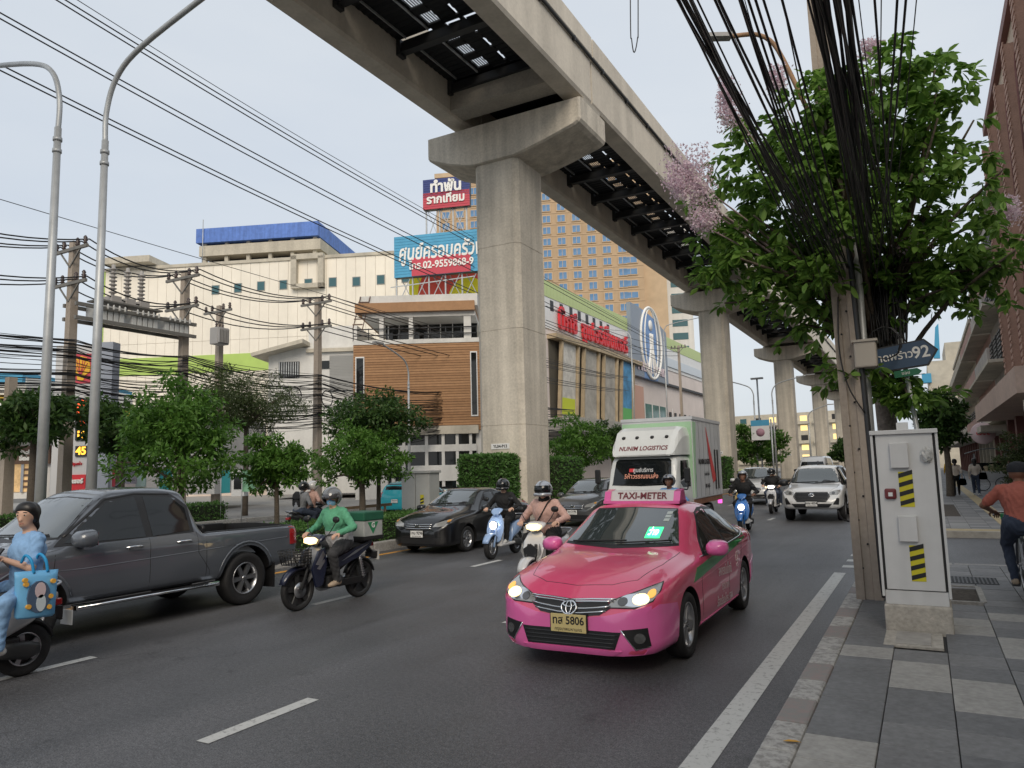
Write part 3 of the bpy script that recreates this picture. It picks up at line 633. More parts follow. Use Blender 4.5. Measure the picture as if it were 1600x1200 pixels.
# --- far apartment block closing the street
b = Fac('apartment_block', 'distant beige apartment block with balconies and some lit yellow windows', 'building', atY(1225, 720, 230), R(-6))
BEI = mat('far_beige', (.50,.46,.38), .8, n=.2, n2=1, amt=.2)
x0, zt = b.uz(1128, 652); x1, _ = b.uz(1330, 650); b.box('wall', BEI, x0, x1, 0, zt, 0, 15)
LITW = mat('lit_window', (.8,.6,.25), .5, emit=.8, ecol=(1,.75,.3)); rnd = random.Random(3)
wmA = []
for m_ in (LITW, WIN, DARK):
    mb = MB(); mb.box((-.95,-.06,-.75),(.95,.03,.75)); q = mb.mesh('window'); q.materials.append(m_); wmA.append(q)
mb = MB(); mb.box((-1.7,-1.0,-.5),(1.7,.02,.35)); balc = mb.mesh('balcony'); balc.materials.append(BEI)
nx = int((x1-x0)/4.4)
for i in range(nx):
    for j in range(5):
        z = 2.2+j*(zt-2)/5
        left = i < nx*.35
        link('window', wmA[(0 if (not left and (i+j*2) % 3) else 1 if rnd.random() < .5 else 2)], None, b.t, (x0+2.2+i*4.4, 0, z+.9))
        if left or j % 2 == 0: link('balcony', balc, None, b.t, (x0+2.2+i*4.4, 0, z-.3))
# --- fuel station shop at the left
b = Fac('fuel_station_shop', 'fuel station shop with a brown sign band and lit glass front', 'building', at(120, 740, 36), YAW-R(4))
BRN = mat('brown_band', (.13,.075,.05), .6)
b.pbox('wall', WALLW, (-120,664),(335,772), 0, 6); b.pbox('roof_slab', mat('canopy_white', (.7,.7,.68), .6), (-120,640),(170,668), -2.5, 6); b.pbox('blue_trim', SB, (-120,600),(95,606), -2.6, 6); b.pbox('upper_canopy', WALLW, (-120,606),(95,640), -2.4, 6); b.pbox('gold_trim', mat('gold', (.6,.4,.05), .5), (25,626),(95,630), -2.55, -2.4)
b.pbox('sign_band', BRN, (-60,700),(84,724), -.3, 0); o = b.text('Shell', 48, 707, 7, SW, -.34, .01); b.text('Select', 50, 716, 7.5, SW, -.34, .02)
b.pbox('shop_glass', mat('warm_shop', (.5,.33,.16), .3, n=2, amt=.8, emit=.25, ecol=(1,.65,.3)), (14,726),(60,768), -.05, .02)
for k in range(4): b.pbox('shop_shelf', BRN, (38,732+k*9),(58,735+k*9), -.1, -.05)
for px in (14, 36, 60, 82): b.pbox('door_post', ALU, (px,725),(px+2,769), -.12, -.04)
b.pbox('teal_door', mat('pale_teal', (.35,.52,.5), .3), (214,720),(228,760), -.05, .02); b.pbox('red_board', RED, (176,722),(214,760), -1.2, -1.1)
b.pbox('red_board', RED, (82,730),(92,762), -1.2, -1.1); b.pbox('gold_trim', mat('gold'), (180,640),(232,650), -.3, 0)
# price pylon
b = Fac('price_pylon', 'tall grey fuel price sign with a yellow shell emblem and red digits', 'sign', at(140, 740, 30), YAW-R(4))
b.pbox('post', mat('pylon_grey', (.33,.36,.42), .5), (150,535),(168,772), 0, .5); b.pbox('panel', mat('pylon_white', (.55,.55,.55), .5), (88,540),(150,772), .02, .4)
x, z = b.uz(128, 572); 
mb = MB(); mb.box((x-.42,-.03,z-.72),(x+.42,.02,z+.5)); mb.build('emblem_ground', SR, b.t)
P = [(x-.13,z-.6),(x+.13,z-.6),(x+.16,z-.42)]+[(x+.40*math.cos(R(a))*(1+.04*math.cos(R(a*12))), z-.1+.5*math.sin(R(a))*(1+.04*math.cos(R(a*12)))) for a in range(-20, 201, 10)]+[(x-.16,z-.42)]
mb = MB(); mb.prism(P, -.06, -.03, 'xz'); e = mb.build('emblem', mat('shell_yellow', (.80,.45,.03), .5), b.t)
mb = MB()
for a in (30,55,75,105,125,150): mb.bar((x+.05*math.cos(R(a)),-.07,z-.35),(x+.33*math.cos(R(a)),-.07,z-.1+.42*math.sin(R(a))), .03, .02)
mb.build('emblem_rib', SR, e)
LED = mat('led_red', (.9,.05,.02), .5, emit=1.6, ecol=(1,.12,.03)); LEDY = mat('led_yellow', (.9,.4,.02), .5, emit=1.6, ecol=(1,.5,.05))
for py, s, m_ in ((632,'37',LED),(650,'39',LED),(664,'41',LED),(680,'10',LEDY),(705,'45',LEDY)):
    o = b.pbox('digit_board', DARK, (119,py-8),(137,py+8), -.05, .02); x, z = b.uz(128,py); text('digits', s, .44, m_, o, (x,-.06,z), (1,0,0), (0,-1,0), .01, .012)
b.text('ภาษีมูลค่า', 116, 725, 5, RED, -.02); b.pbox('red_board', RED, (108,742),(134,772), -.06, .02); b.text('ดีเซอร์', 121, 752, 7, SW, -.1, .01)
# banners on the forecourt
def banner(px, py0, py1, w, D, m, label, txt=None, tm=None):
    f = Fac('banner', label, 'banner', at(px, 740, D), YAW)
    o = f.pbox('cloth', m, (px-w,py0),(px+w,py1), 0, .02)
    mb = MB(); u0 = f.uz(px-w,py1)[0]; mb.tube([(u0,.0,0),(u0,.0,f.uz(px,py0)[1]+.1)], .02, 6); mb.build('pole', STL, f.t)
    if txt: f.text(txt, px, (py0+py1)/2, 6, tm or SW, -.02, .0, 1, o)
banner(7, 708, 772, 8, 27, mat('banner_skyblue', (.16,.42,.62), .7, n=2, amt=.5), 'pale blue banner beside the fuel shop')
banner(183, 731, 760, 9, 27, SR, 'red promotional banner beside the lilac poster', 'พลัง')
banner(203, 710, 756, 10, 26, mat('poster_lilac', (.45,.42,.5), .7, n=3, amt=.6), 'lilac poster stand on the fuel station forecourt')
banner(258, 733, 770, 10, 26, mat('banner_teal', (.03,.28,.31), .7), 'teal banner on the forecourt behind the tree', 'EV')
banner(388, 735, 768, 10, 28, mat('banner_green', (.22,.45,.28), .7, n=3, amt=.5), 'green poster beside the white charging cabinet')
banner(352, 735, 770, 7, 28, mat('banner_teal'), 'teal banner standing next to the charging cabinet')
f = Fac('charging_cabinet', 'white vehicle charging cabinet with a black screen', 'charger', at(371,740,28), YAW); f.pbox('body', WHT, (362,735),(381,775), 0, .5); f.pbox('screen', GLASS, (366,742),(377,764), -.03, .01)
# ---------------------------------------------------------------- right-hand side of the street
BRICK = mat('red_brick_wall', (.42,.26,.20), .85, n=2, n2=20, amt=.25); TAN = mat('tan_render', (.55,.44,.34), .8, n=.5, n2=6, amt=.15, streak=1)
MAR = mat('maroon', (.19,.075,.065), .6, n=1, amt=.2); SALM = mat('salmon_slab', (.54,.40,.33), .8, n=.6, n2=5, amt=.2)
GREYL = mat('dark_louvre', (.10,.10,.10), .6)
b = Fac('brick_arcade_building', 'tall brick building with arched latticed bays over a maroon arcade', 'building', (4.3, 29), PI/2)
# local x = along the street (+Y), local y = into the building (-X world), so the front is turned to face the road
b.t.rotation_euler.z = -PI/2; b.t.location = (4.3, 49, 0)      # local x runs towards the camera, local y away from the road
Lb = 21.0; Hb = 20.2
b.box('wall', TAN, 0, Lb, 4.4, Hb, .35, 12); b.box('parapet', MAR, -.1, Lb, Hb, Hb+.5, .1, 12)
b.box('first_slab', SALM, -.2, Lb, 3.75, 4.6, -1.6, 12); b.box('arcade_back', MAR, 0, Lb, 0, 3.75, 3.2, 3.5)
for k in range(6): b.box('arcade_column', MAR, .05+k*4.1, .75+k*4.1, .14, 3.75, -.2, .5)
for k in range(6):
    x = .1+k*4.0
    b.box('brick_pier', BRICK, x, x+.75, 4.6, Hb-1, -.02, .36)
    for j in range(46): b.box('brick_course', BRICK, x-.03, x+.78, 4.7+j*.32, 4.9+j*.32, -.06, -.015)
    for z0, z1 in ((5.4, 11.6),(12.6, 18.6)):
        P = [(x+1.2,z0),(x+3.4,z0),(x+3.4,z1-1.1)]+[(x+2.3+1.1*math.cos(R(a)), z1-1.1+1.1*math.sin(R(a))) for a in range(15,180,15)]+[(x+1.2,z1-1.1)]
        mb = MB(); mb.prism(P, .3, .36, 'xz'); o = mb.build('arched_lattice', mat('lattice', (.20,.19,.16), .8, n=14, amt=.5), b.t)
        mb = MB(); mb.tube([(p[0],.28,p[1]) for p in P], .07, 6, closed=True); mb.build('arch_trim', MAR, o)
b.box('lit_sign', WHT, 3.6, 7.2, 2.0, 3.3, 1.1, 1.25)
b.box('sign_orange', SALM, 3.9, 6.9, 2.2, 3.1, 1.07, 1.11)
# oval shop sign hung from the slab
t = thing('oval_shop_sign', 'pale pink oval sign hanging under the arcade slab', 'sign', (3.2, 53, 3.2), 0)
mb = MB(); mb.lathe([(0,-.06),(.62,-.06),(.66,0),(.62,.06),(0,.06)], (0,0,0), 'y', 28); o = mb.build('disc', mat('sign_pink', (.66,.5,.5), .5), t); text('lettering', 'CAFE', .3, RED, t, (0,-.07,0), (1,0,0), (0,-1,0), .01, .01)
mb = MB(); mb.bar((0,0,.6),(0,0,1.0), .04); mb.bar((0,0,.98),(1.2,0,.98), .04); mb.build('bracket', DKM, t)
def shophouse(y0, y1, h, m, label, seed, out=0.0):
    rn = random.Random(seed); t = thing('shophouse', label, 'building', (4.3-out, y1, 0), -PI/2, 'shophouses along the right pavement'); L_ = y1-y0
    def bx(nm, mm, a, b_, par=None): mb = MB(); mb.box(a, b_); return mb.build(nm, mm, par or t)
    bx('wall', m, (0,.4,3.4),(L_,11,h)); bx('shop_front', DARK, (0.05,2.2,0),(L_-.05,2.4,3.2)); bx('awning_slab', STAIN, (-.05,-1.4,3.2),(L_,.6,3.55))
    for k in range(int(L_/4)+1): bx('column', MAR if seed % 2 else STAIN, (min(k*4.0, L_-.5),.0,.14),(min(k*4.0, L_-.5)+.45,.5,3.2))
    z = 4.3
    while z < h-2:
        bx('balcony', STAIN, (.1,-.75,z-.5),(L_-.1,.42,z-.32)); bx('balcony_wall', m, (.1,-.75,z-.32),(L_-.1,-.62,z+.35))
        for k in range(int(L_/3)):
            o = bx('window', GREYL, (.5+k*3.0,.3,z+.1),(2.6+k*3.0,.42,z+2.0))
            for q in range(7): bx('louvre', GREYL, (.52+k*3.0,.2,z+.15+q*.26),(2.58+k*3.0,.31,z+.3+q*.26), o)
        z += 3.3
    bx('roof_edge', STAIN, (-.05,.1,h),(L_,11,h+.35)); return t
shophouse(49.3, 61, 17.5, mat('grey_white_render', (.42,.39,.36), .8, n=.5, amt=.25, streak=1), 'grey shophouse with stacked balconies and dark louvred windows next to the brick building', 1)
shophouse(61.2, 78, 15.5, mat('rose_render', (.45,.28,.24), .8, n=.5, amt=.2, streak=1), 'rose coloured shophouse with balconies further along the right pavement', 2)
shophouse(78.2, 120, 14, STAIN, 'long stained shophouse row at the end of the right pavement', 3)
shophouse(20.5, 28.6, 12, WALLW, 'white shophouse at the corner of the side street', 4)
shophouse(-32, 12.5, 9, TAN, 'unseen tan shophouse row added on the near corner to shade the street', 6)  # out of view; added for the shade it casts, kept low to let skylight in
b = Fac('beige_slab_building', 'distant beige building with a blue banner tower beyond the shophouses', 'building', atY(1472, 640, 150), 0)
x0, zt = b.uz(1448, 565); x1, _ = b.uz(1492, 565); b.box('wall', mat('far_beige'), x0, x1+6, 0, zt, 0, 20); b.box('upper_block', mat('far_beige'), x0+3, x1+6, zt, b.uz(1470,560)[1]+3, 2, 20)
xa, za = b.uz(1463,508); P = [b.uz(1459,560), b.uz(1469,560), b.uz(1466,506), b.uz(1461,512)]
mb = MB(); mb.prism(P, -.5, .5, 'xz'); mb.build('blue_mast', mat('mast_blue', (.05,.30,.50), .5), b.t)
b.pbox('blue_box', mat('mast_blue'), (1440,585),(1456,598), -1, 1)
# ---- the measured street above is set to true scale (eye height 1.9 m) before the traffic is placed
K = 1.9/1.75
for o in list(COL.objects):
    if o.parent is None and o.type in ('MESH', 'EMPTY'): o.location *= K; o.scale = Vector(o.scale)*K
CAMH = 1.9; CAM.location.z = CAMH
# ================================================================ vehicles
def pchip(xs, ys, q):
    xs, ys, q = np.array(xs, float), np.array(ys, float), np.array(q, float); h = np.diff(xs); d = np.diff(ys)/h; n = len(xs); m = np.zeros(n)
    m[0], m[-1] = d[0], d[-1]
    for i in range(1, n-1):
        if d[i-1]*d[i] > 0:
            w1, w2 = 2*h[i]+h[i-1], h[i]+2*h[i-1]; m[i] = (w1+w2)/(w1/d[i-1]+w2/d[i])
    k = np.clip(np.searchsorted(xs, q)-1, 0, n-2); t = (q-xs[k])/h[k]
    return ys[k]*(2*t**3-3*t**2+1)+m[k]*h[k]*(t**3-2*t**2+t)+ys[k+1]*(-2*t**3+3*t**2)+m[k+1]*h[k]*(t**3-t**2)
def body_mesh(st, step=.05):
    """closed car shell lofted from stations (x, z low, z belt, z top, half width low, belt, top)"""
    st = sorted(st); A = np.array(st); xs = A[:,0]
    q = np.unique(np.concatenate([np.arange(xs[0], xs[-1], step), xs])); cols = [pchip(xs, A[:,i], q) for i in range(1, 7)]
    rings = []
    for x, zl, zb, zt, wl, wb, wt in zip(q, *cols):
        zs = zt-min(.07, max(.012, (zt-zb)*.35)); hz = zb-zl
        C = [(0,zl),(wl*.8,zl),(wl,zl+.05),(max(wl,wb)+.015,zl+hz*.38),(max(wl,wb)+.012,zl+hz*.72),(wb,zb),(wb*.5+wt*.5+.012,zb*.5+zs*.5),(wt,zs),(wt*.6,zt-.014),(0,zt)]
        pts = spline([(0,a,b) for a, b in C], 3); half = [(x, p.y, p.z) for p in pts]
        rings.append(half+[(x, -y, z) for _, y, z in half[-2:0:-1]])
    mb = MB(); mb.loft(rings); return mb.mesh('body')
def cut(me, cutters, mats):
    """boolean difference of closed cutter meshes, their faces take material slot 1"""
    o = link('tmp', me, mats); objs = []
    for c in cutters:
        for p in c.polygons: p.material_index = 1
        co = link('tmpc', c, mats); m = o.modifiers.new('b', 'BOOLEAN'); m.object = co; m.operation = 'DIFFERENCE'; m.solver = 'EXACT'; objs.append(co)
    dg = bpy.context.evaluated_depsgraph_get(); r = bpy.data.meshes.new_from_object(o.evaluated_get(dg))
    for k in objs+[o]: bpy.data.objects.remove(k)
    return r
def cyl(c, r, half, n=40):
    mb = MB(); mb.lathe([(0,-half),(r,-half),(r,half),(0,half)], c, 'y', n); me = mb.mesh('c')
    bm = bmesh.new(); bm.from_mesh(me); bmesh.ops.remove_doubles(bm, verts=bm.verts, dist=1e-5); bmesh.ops.recalc_face_normals(bm, faces=bm.faces); bm.to_mesh(me); bm.free(); return me
def cbox(a, b): mb = MB(); mb.box(a, b); return mb.mesh('c')
class Car:
    def __init__(s, name, label, cat, loc, rz, st, mats, arches, step=.05, cuts=(), group='vehicles in traffic'):
        s.t = thing(name, label, cat, loc, rz, group); me = body_mesh(st, step)
        cs = [cyl((x, sgn*1.0, z), r, .42) for x, z, r in arches for sgn in (1, -1)]+list(cuts)
        me = cut(me, cs, mats)
        s.bvh = None; s.body = link('body', me, mats, s.t)
        bm = bmesh.new(); bm.from_mesh(me); s.bvh = BVHTree.FromBMesh(bm); bm.free()
        for p in me.polygons: p.use_smooth = p.material_index == 0
        try: me.set_sharp_from_angle(angle=R(38))
        except Exception: pass
    def hit(s, mode, a, b):
        if mode == 'L': o, d = Vector((a, 3, b)), Vector((0,-1,0))
        elif mode == 'R': o, d = Vector((a, -3, b)), Vector((0,1,0))
        elif mode == 'F': o, d = Vector((6, a, b)), Vector((-1,0,0))
        elif mode == 'B': o, d = Vector((-6, a, b)), Vector((1,0,0))
        else: o, d = Vector((a, b, 4)), Vector((0,0,-1))
        h = s.bvh.ray_cast(o, d)
        if h[0] is None:
            q = o.copy(); 
            if mode in 'LR': q.y = .8 if mode == 'L' else -.8
            elif mode in 'FB': q.x = 2 if mode == 'F' else -2
            else: q.z = 1
            h = s.bvh.find_nearest(q)
        n = h[1]
        if n.dot(d) > 0: n = -n
        if -n.dot(d) < .3: n = (n-d*.5).normalized()
        return h[0], n
    def decal(s, name, m, poly, mode, off=.006, grid=.06, parent=None, depth=.012, label=None):
        P = [Vector(p) for p in poly]; B = []
        for i, p in enumerate(P):
            q = P[(i+1) % len(P)]; n = max(1, int((q-p).length/grid)); B += [p.lerp(q, k/n) for k in range(n)]
        nb = len(B); xs = [p.x for p in B]; ys = [p.y for p in B]; V = list(B); x = min(xs)+grid*.5
        def inside(x, y):
            c = False
            for i in range(len(P)):
                a, b = P[i], P[i-1]
                if (a.y > y) != (b.y > y) and x < (b.x-a.x)*(y-a.y)/(b.y-a.y)+a.x: c = not c
            return c
        while x < max(xs):
            y = min(ys)+grid*.5
            while y < max(ys):
                if inside(x, y) and min((Vector((x,y))-b).length_squared for b in B) > (grid*.4)**2: V.append(Vector((x,y)))
                y += grid
            x += grid
        r = geometry.delaunay_2d_cdt(V, [(i, (i+1) % nb) for i in range(nb)], [list(range(nb))], 1, 1e-6)
        vs, fs = r[0], r[2]; out = []; inn = []
        for v in vs:
            p, n = s.hit(mode, v.x, v.y); out.append(p+n*off); inn.append(p-n*depth)
        ec = {}
        for f in fs:
            for i in range(len(f)):
                e = (f[i], f[(i+1) % len(f)]); ec[tuple(sorted(e))] = ec.get(tuple(sorted(e)), 0)+1
        N = len(out); mb = MB(); mb.add(out+inn, fs, 0, True)
        mb.add([], [], 0)
        for (a, b), c in ec.items():
            if c == 1: mb.f.append([a, b, N+b, N+a]); mb.mi.append(0); mb.sm.append(False)
        o = mb.build(name, m, parent or s.t)
        try: o.data.set_sharp_from_angle(angle=R(50))
        except Exception: pass
        if label: o['label'] = label
        return o
    def line(s, name, m, pts, mode, w=.008, off=.003, parent=None):
        """narrow strip following the shell"""
        P = [Vector(p) for p in pts]; Q = []
        for a, b in zip(P[:-1], P[1:]):
            n = max(1, int((b-a).length/.06)); Q += [a.lerp(b, k/n) for k in range(n)]
        Q.append(P[-1]); tp = [s.hit(mode, q.x, q.y) for q in Q]
        mb = MB(); mb.tube([p+n*(off-w*.35) for p, n in tp], w*.5, 5); return mb.build(name, m, parent or s.t)
    def text(s, body, a, b, size, m, mode, ang=0, sx=1, bold=0, off=.008, parent=None, name='lettering'):
        me = text_mesh(body, size, 0, bold, 'CENTER', sx); ca, sa = math.cos(ang), math.sin(ang)
        for v in me.vertices:
            x, y = v.co.x*ca-v.co.y*sa, v.co.x*sa+v.co.y*ca
            # lettering reads left to right for someone looking at that side
            q = {'L': (a-x, b+y), 'R': (a+x, b+y), 'F': (a+x, b+y), 'B': (a-x, b+y)}[mode]
            p, n = s.hit(mode, *q); v.co = p+n*off
        return link(name, me, m, parent or s.t)
    def both(s, fn): return [fn('L', 1), fn('R', -1)]
def ell(cx, cy, rx, ry, n=20): return [(cx+rx*math.cos(2*PI*k/n), cy+ry*math.sin(2*PI*k/n)) for k in range(n)]
def wheel_meshes(r, w, n, style='alloy', rim=.64):
    mb = MB(); h = w/2; rr = r*rim
    mb.lathe([(rr,-h*.8),(r*.80,-h),(r*.94,-h*.97),(r*.985,-h*.75),(r,-h*.4),(r,h*.4),(r*.985,h*.75),(r*.94,h*.97),(r*.80,h),(rr,h*.8)], (0,0,0), 'y', 40)
    for k in range(-1, 2): mb.lathe([(r+.001,k*h*.4-.004),(r-.008,k*h*.4-.002),(r-.008,k*h*.4+.002),(r+.001,k*h*.4+.004)], (0,0,0), 'y', 40)
    ty = mb.mesh('wheel'); ty.materials.append(RUB)
    mb = MB()
    mb.lathe([(rr*1.01,h*.80),(rr*.99,h*.86),(rr*.93,h*.80),(rr*.91,-h*.5)], (0,0,0), 'y', 36, 0)
    mb.lathe([(0,-h*.1),(rr*.92,-h*.1)], (0,0,0), 'y', 24, 1)
    mb.lathe([(0,h*.72),(rr*.10,h*.72),(rr*.17,h*.6),(rr*.19,h*.1)], (0,0,0), 'y', 20, 0)
    for k in range(n):
        for d in ((-.13,.13) if style == 'twin' else (0,)):
            a = 2*PI*k/n; c1, s1 = math.cos(a+d*.3), math.sin(a+d*.3); c2, s2 = math.cos(a+d), math.sin(a+d)
            wd_ = rr*(.10 if style == 'twin' else .15)*(6/max(n,5))**.5
            p0, p1 = Vector((rr*.1*c1, h*.6, rr*.1*s1)), Vector((rr*.96*c2, h*.68, rr*.96*s2)); t_ = Vector((-s1,0,c1))
            mb.add([p0-t_*wd_*.6, p0+t_*wd_*.6, p1+t_*wd_, p1-t_*wd_]+[p+Vector((0,-h*.35,0)) for p in (p0-t_*wd_*.8, p0+t_*wd_*.8, p1+t_*wd_*1.2, p1-t_*wd_*1.2)], [(0,1,2,3),(0,4,5,1),(1,5,6,2),(2,6,7,3),(3,7,4,0)], 0)
    for k in range(5): a = 2*PI*k/5; mb.lathe([(0,h*.74),(rr*.035,h*.74),(rr*.035,h*.6)], (rr*.11*math.cos(a),0,rr*.11*math.sin(a)), 'y', 6, 1)
    rm = mb.mesh('rim'); rm.materials.append(ALU); rm.materials.append(BLK); return ty, rm
def wheels(car, axles, r, w, ytr, n, style='alloy', rim=.64):
    ty, rm = wheel_meshes(r, w, n, style, rim)
    for i, x in enumerate(axles):
        for sg in (1, -1):
            o = link('wheel', ty, None, car.t, (x, sg*ytr, r), (0, .4+i*.7, 0 if sg > 0 else PI)); link('rim', rm, None, o)
HEADL = mat('lit_headlamp', (1,.85,.55), .2, emit=1.9, ecol=(1,.70,.30)); LENS = mat('lamp_lens', (.34,.34,.33), .12, .3, coat=1); LENSD = mat('lamp_dark', (.09,.09,.09), .15, .2, coat=1)
TAIL = mat('tail_lamp', (.35,.01,.012), .2, coat=1); PLATEW = mat('plate_white', (.7,.7,.68), .4); PLATEY = mat('plate_yellow', (.62,.50,.22), .4)
def plate(car, x, y, z, w, h, txt, sub, mode='F', m=PLATEW, tm=BLK):
    d = 1 if mode == 'F' else -1
    mb = MB(); mb.box((x-.006,y-w/2,z-h/2),(x+.006,y+w/2,z+h/2), bev=.004); o = mb.build('number_plate', m, car.t)
    text('lettering', txt, h*.62, tm, o, (x+d*.007, y, z+h*.14), (0,d,0), (d,0,0), .001, .002, .92)
    text('lettering', sub, h*.26, tm, o, (x+d*.007, y, z-h*.33), (0,d,0), (d,0,0), .001, 0, 1)
    mb = MB(); mb.box((x-d*.03-.008,y-w/2-.01,z-h/2-.01),(x-.004*d,y+w/2+.01,z+h/2+.01)); mb.build('plate_holder', BLK, car.t)
def mirror(car, x, y, z, m, s=1.0, lamp=None):
    for sg in (1, -1):
        mb = MB(); mb.blob([((x+.10*s,sg*(y+.10),z),.05*s,.04*s),((x+.06*s,sg*(y+.11),z),.105*s,.07*s),((x-.03*s,sg*(y+.11),z+.005),.115*s,.082*s),((x-.05*s,sg*(y+.11),z+.005),.105*s,.075*s)], 14, 2.8)
        o = mb.build('side_mirror', m, car.t)
        mb = MB(); mb.bar((x,sg*(y-.06),z-.06),(x,sg*(y+.05),z-.04), .06, .05); mb.build('mirror_stalk', BLK, o)
        mb = MB(); mb.obox((x-.057*s,sg*(y+.11),z+.005),(.002,0,0),(0,.09*s,0),(0,0,.062*s)); mb.build('mirror_glass', CHR, o)
def wiper(car, y0, z0, y1, z1):
    P = [car.hit('F', y0+(y1-y0)*k/6, z0+(z1-z0)*k/6) for k in range(7)]
    mb = MB(); mb.tube([p+n*.022 for p, n in P], .009, 5); mb.build('wiper', BLK, car.t)
def emblem_oval(car, y, z, w, h, m=CHR):
    P = []
    for k in range(24):
        a = 2*PI*k/24; p, n = car.hit('F', y+w*math.cos(a), z+h*math.sin(a)); P.append(p+n*.012)
    mb = MB(); mb.tube(P, h*.16, 6, closed=True)
    Q = []; Q2 = []
    for k in range(20):
        a = 2*PI*k/20; p, n = car.hit('F', y+w*.36*math.cos(a), z+h*.92*math.sin(a)*.95); Q.append(p+n*.014)
        p, n = car.hit('F', y+w*.8*math.cos(a), z+h*.5+h*.38*math.sin(a)); Q2.append(p+n*.014)
    mb.tube(Q, h*.13, 5, closed=True); mb.tube(Q2, h*.13, 5, closed=True); return mb.build('emblem', m, car.t)
def mirx(poly): return [(-a, b) for a, b in poly][::-1]
# ---------------------------------------------------------------- pink taxi
CORAL = mat('coral_pink_paint', (.74,.08,.185), .3, .05, coat=1); MAG = mat('magenta_pink_paint', (.78,.14,.40), .34, 0, coat=1); GRN = mat('stripe_green', (.012,.22,.045), .35, coat=.6)
st = [(-2.30,.45,.70,.80,.60,.66,.56),(-2.26,.32,.80,1.00,.74,.78,.64),(-2.15,.26,.90,1.075,.80,.82,.66),(-1.85,.22,.94,1.10,.84,.855,.66),(-1.70,.21,.95,1.125,.85,.865,.65),(-1.15,.19,.95,1.345,.86,.875,.585),(-.75,.185,.94,1.44,.865,.885,.565),(-.25,.18,.93,1.478,.865,.885,.565),(.15,.18,.915,1.455,.865,.885,.575),(.45,.18,.90,1.33,.865,.882,.60),(.80,.18,.88,1.155,.862,.88,.645),(1.05,.18,.865,1.03,.86,.875,.68),(1.45,.19,.83,.975,.855,.865,.66),(1.85,.19,.765,.89,.84,.845,.60),(2.08,.18,.70,.80,.79,.80,.52),(2.20,.175,.63,.715,.70,.715,.45),(2.29,.18,.56,.63,.55,.56,.36),(2.325,.22,.50,.55,.42,.42,.28)]
tx = Car('pink_taxi', 'pink taxi saloon with green side stripe and lit headlamps in the kerb lane', 'taxi', (-3.06, 8.80, 0), -PI/2+R(.6), st, [CORAL, BLK], [(1.35,.315,.375),(-1.35,.315,.375)], .035)
wheels(tx, (1.35,-1.35), .318, .205, .775, 5, 'twin', .68)
# glasshouse
def side_windows(c, fr, rr, qt=None, trim=None, glass=GLASS, surround=None):
    for md in 'LR':
        if surround: c.decal('window_surround', BLK, surround, md, .003, .07)
        c.decal('front_window', glass, fr, md, .007, .07); c.decal('rear_window', glass, rr, md, .007, .07)
        if qt: c.decal('quarter_window', glass, qt, md, .007, .06)
        if trim: c.line('window_trim', CHR, trim, md, .016, .006)
side_windows(tx, [(.62,.93),(.56,.975),(.06,1.31),(-.18,1.345),(-.30,1.345),(-.30,.955)], [(-.39,.955),(-.39,1.345),(-.80,1.325),(-1.08,1.235),(-1.17,.985)], [(-1.22,.99),(-1.14,1.205),(-1.45,1.03)],
   [(.78,.915),(-.35,.94),(-1.25,.965),(-1.52,1.01)], surround=[(.70,.905),(.58,.99),(.07,1.34),(-.20,1.385),(-.45,1.385),(-.85,1.355),(-1.15,1.25),(-1.58,1.02),(-1.25,.95),(-.3,.93)])
tx.decal('windscreen_surround', BLK, [(-.665,1.035),(-.585,1.21),(-.495,1.395),(0,1.415),(.495,1.395),(.585,1.21),(.665,1.035),(0,1.015)], 'F', .003, .08)
ws = tx.decal('windscreen', GLASSL, [(-.655,1.055),(-.575,1.21),(-.485,1.385),(0,1.405),(.485,1.385),(.575,1.21),(.655,1.055),(0,1.04)], 'F', .007, .07)
tx.decal('rear_screen', GLASS, [(-.55,1.13),(-.45,1.36),(0,1.375),(.45,1.36),(.55,1.13)], 'B', .006, .08)
wiper(tx, -.55, 1.05, .1, 1.07); wiper(tx, .0, 1.045, .58, 1.075)
LEDG = mat('led_green', (.05,.9,.3), .5, emit=1.3, ecol=(.05,1,.28)); LEDW = mat('led_white', (.8,1,.9), .5, emit=1.5, ecol=(.75,1,.85))
lp, ln = tx.hit('F', .36, 1.155)
o = tx.decal('vacant_sign', LEDG, [(.28,1.105),(.28,1.205),(.44,1.205),(.44,1.105)], 'F', .012, .05, ws); tx.text('ว่าง', .36, 1.15, .085, LEDW, 'F', bold=.003, off=.022, parent=o, sx=.9)
for k in range(3): tx.decal('sticker', mat('sticker', (.5,.55,.52), .5), [(.40,1.335-k*.035),(.40,1.36-k*.035),(.46,1.36-k*.035),(.46,1.335-k*.035)], 'F', .010, .05, ws)
# nose: headlamps, grille, bumper
for sg in (1, -1):
    hl = [(.36,.605),(.40,.665),(.60,.735),(.775,.80),(.795,.745),(.76,.665),(.62,.61)]
    if sg < 0: hl = mirx(hl)
    o = tx.decal('headlamp', LENS, hl, 'F', .006, .04, depth=.02); tx.line('lamp_rim', DKM, hl+[hl[0]], 'F', .014, .008, o); tx.decal('lamp_reflector', CHR, [(sg*a, b) for a, b in ell(.60,.668,.135,.05)][::sg], 'F', .009, .03, o); tx.decal('indicator', mat('amber_lit', (.8,.4,.08), .3, emit=.6, ecol=(1,.5,.1)), [(sg*a, b) for a, b in ell(.735,.72,.035,.03)][::sg], 'F', .011, .03, o)
    tx.decal('lamp_bulb', HEADL, [(sg*a, b) for a, b in ell(.655,.675,.075,.042)][::sg], 'F', .013, .03, o)
    tx.decal('lamp_projector', LENSD, [(sg*a, b) for a, b in ell(.50,.655,.045,.033)][::sg], 'F', .012, .03, o)
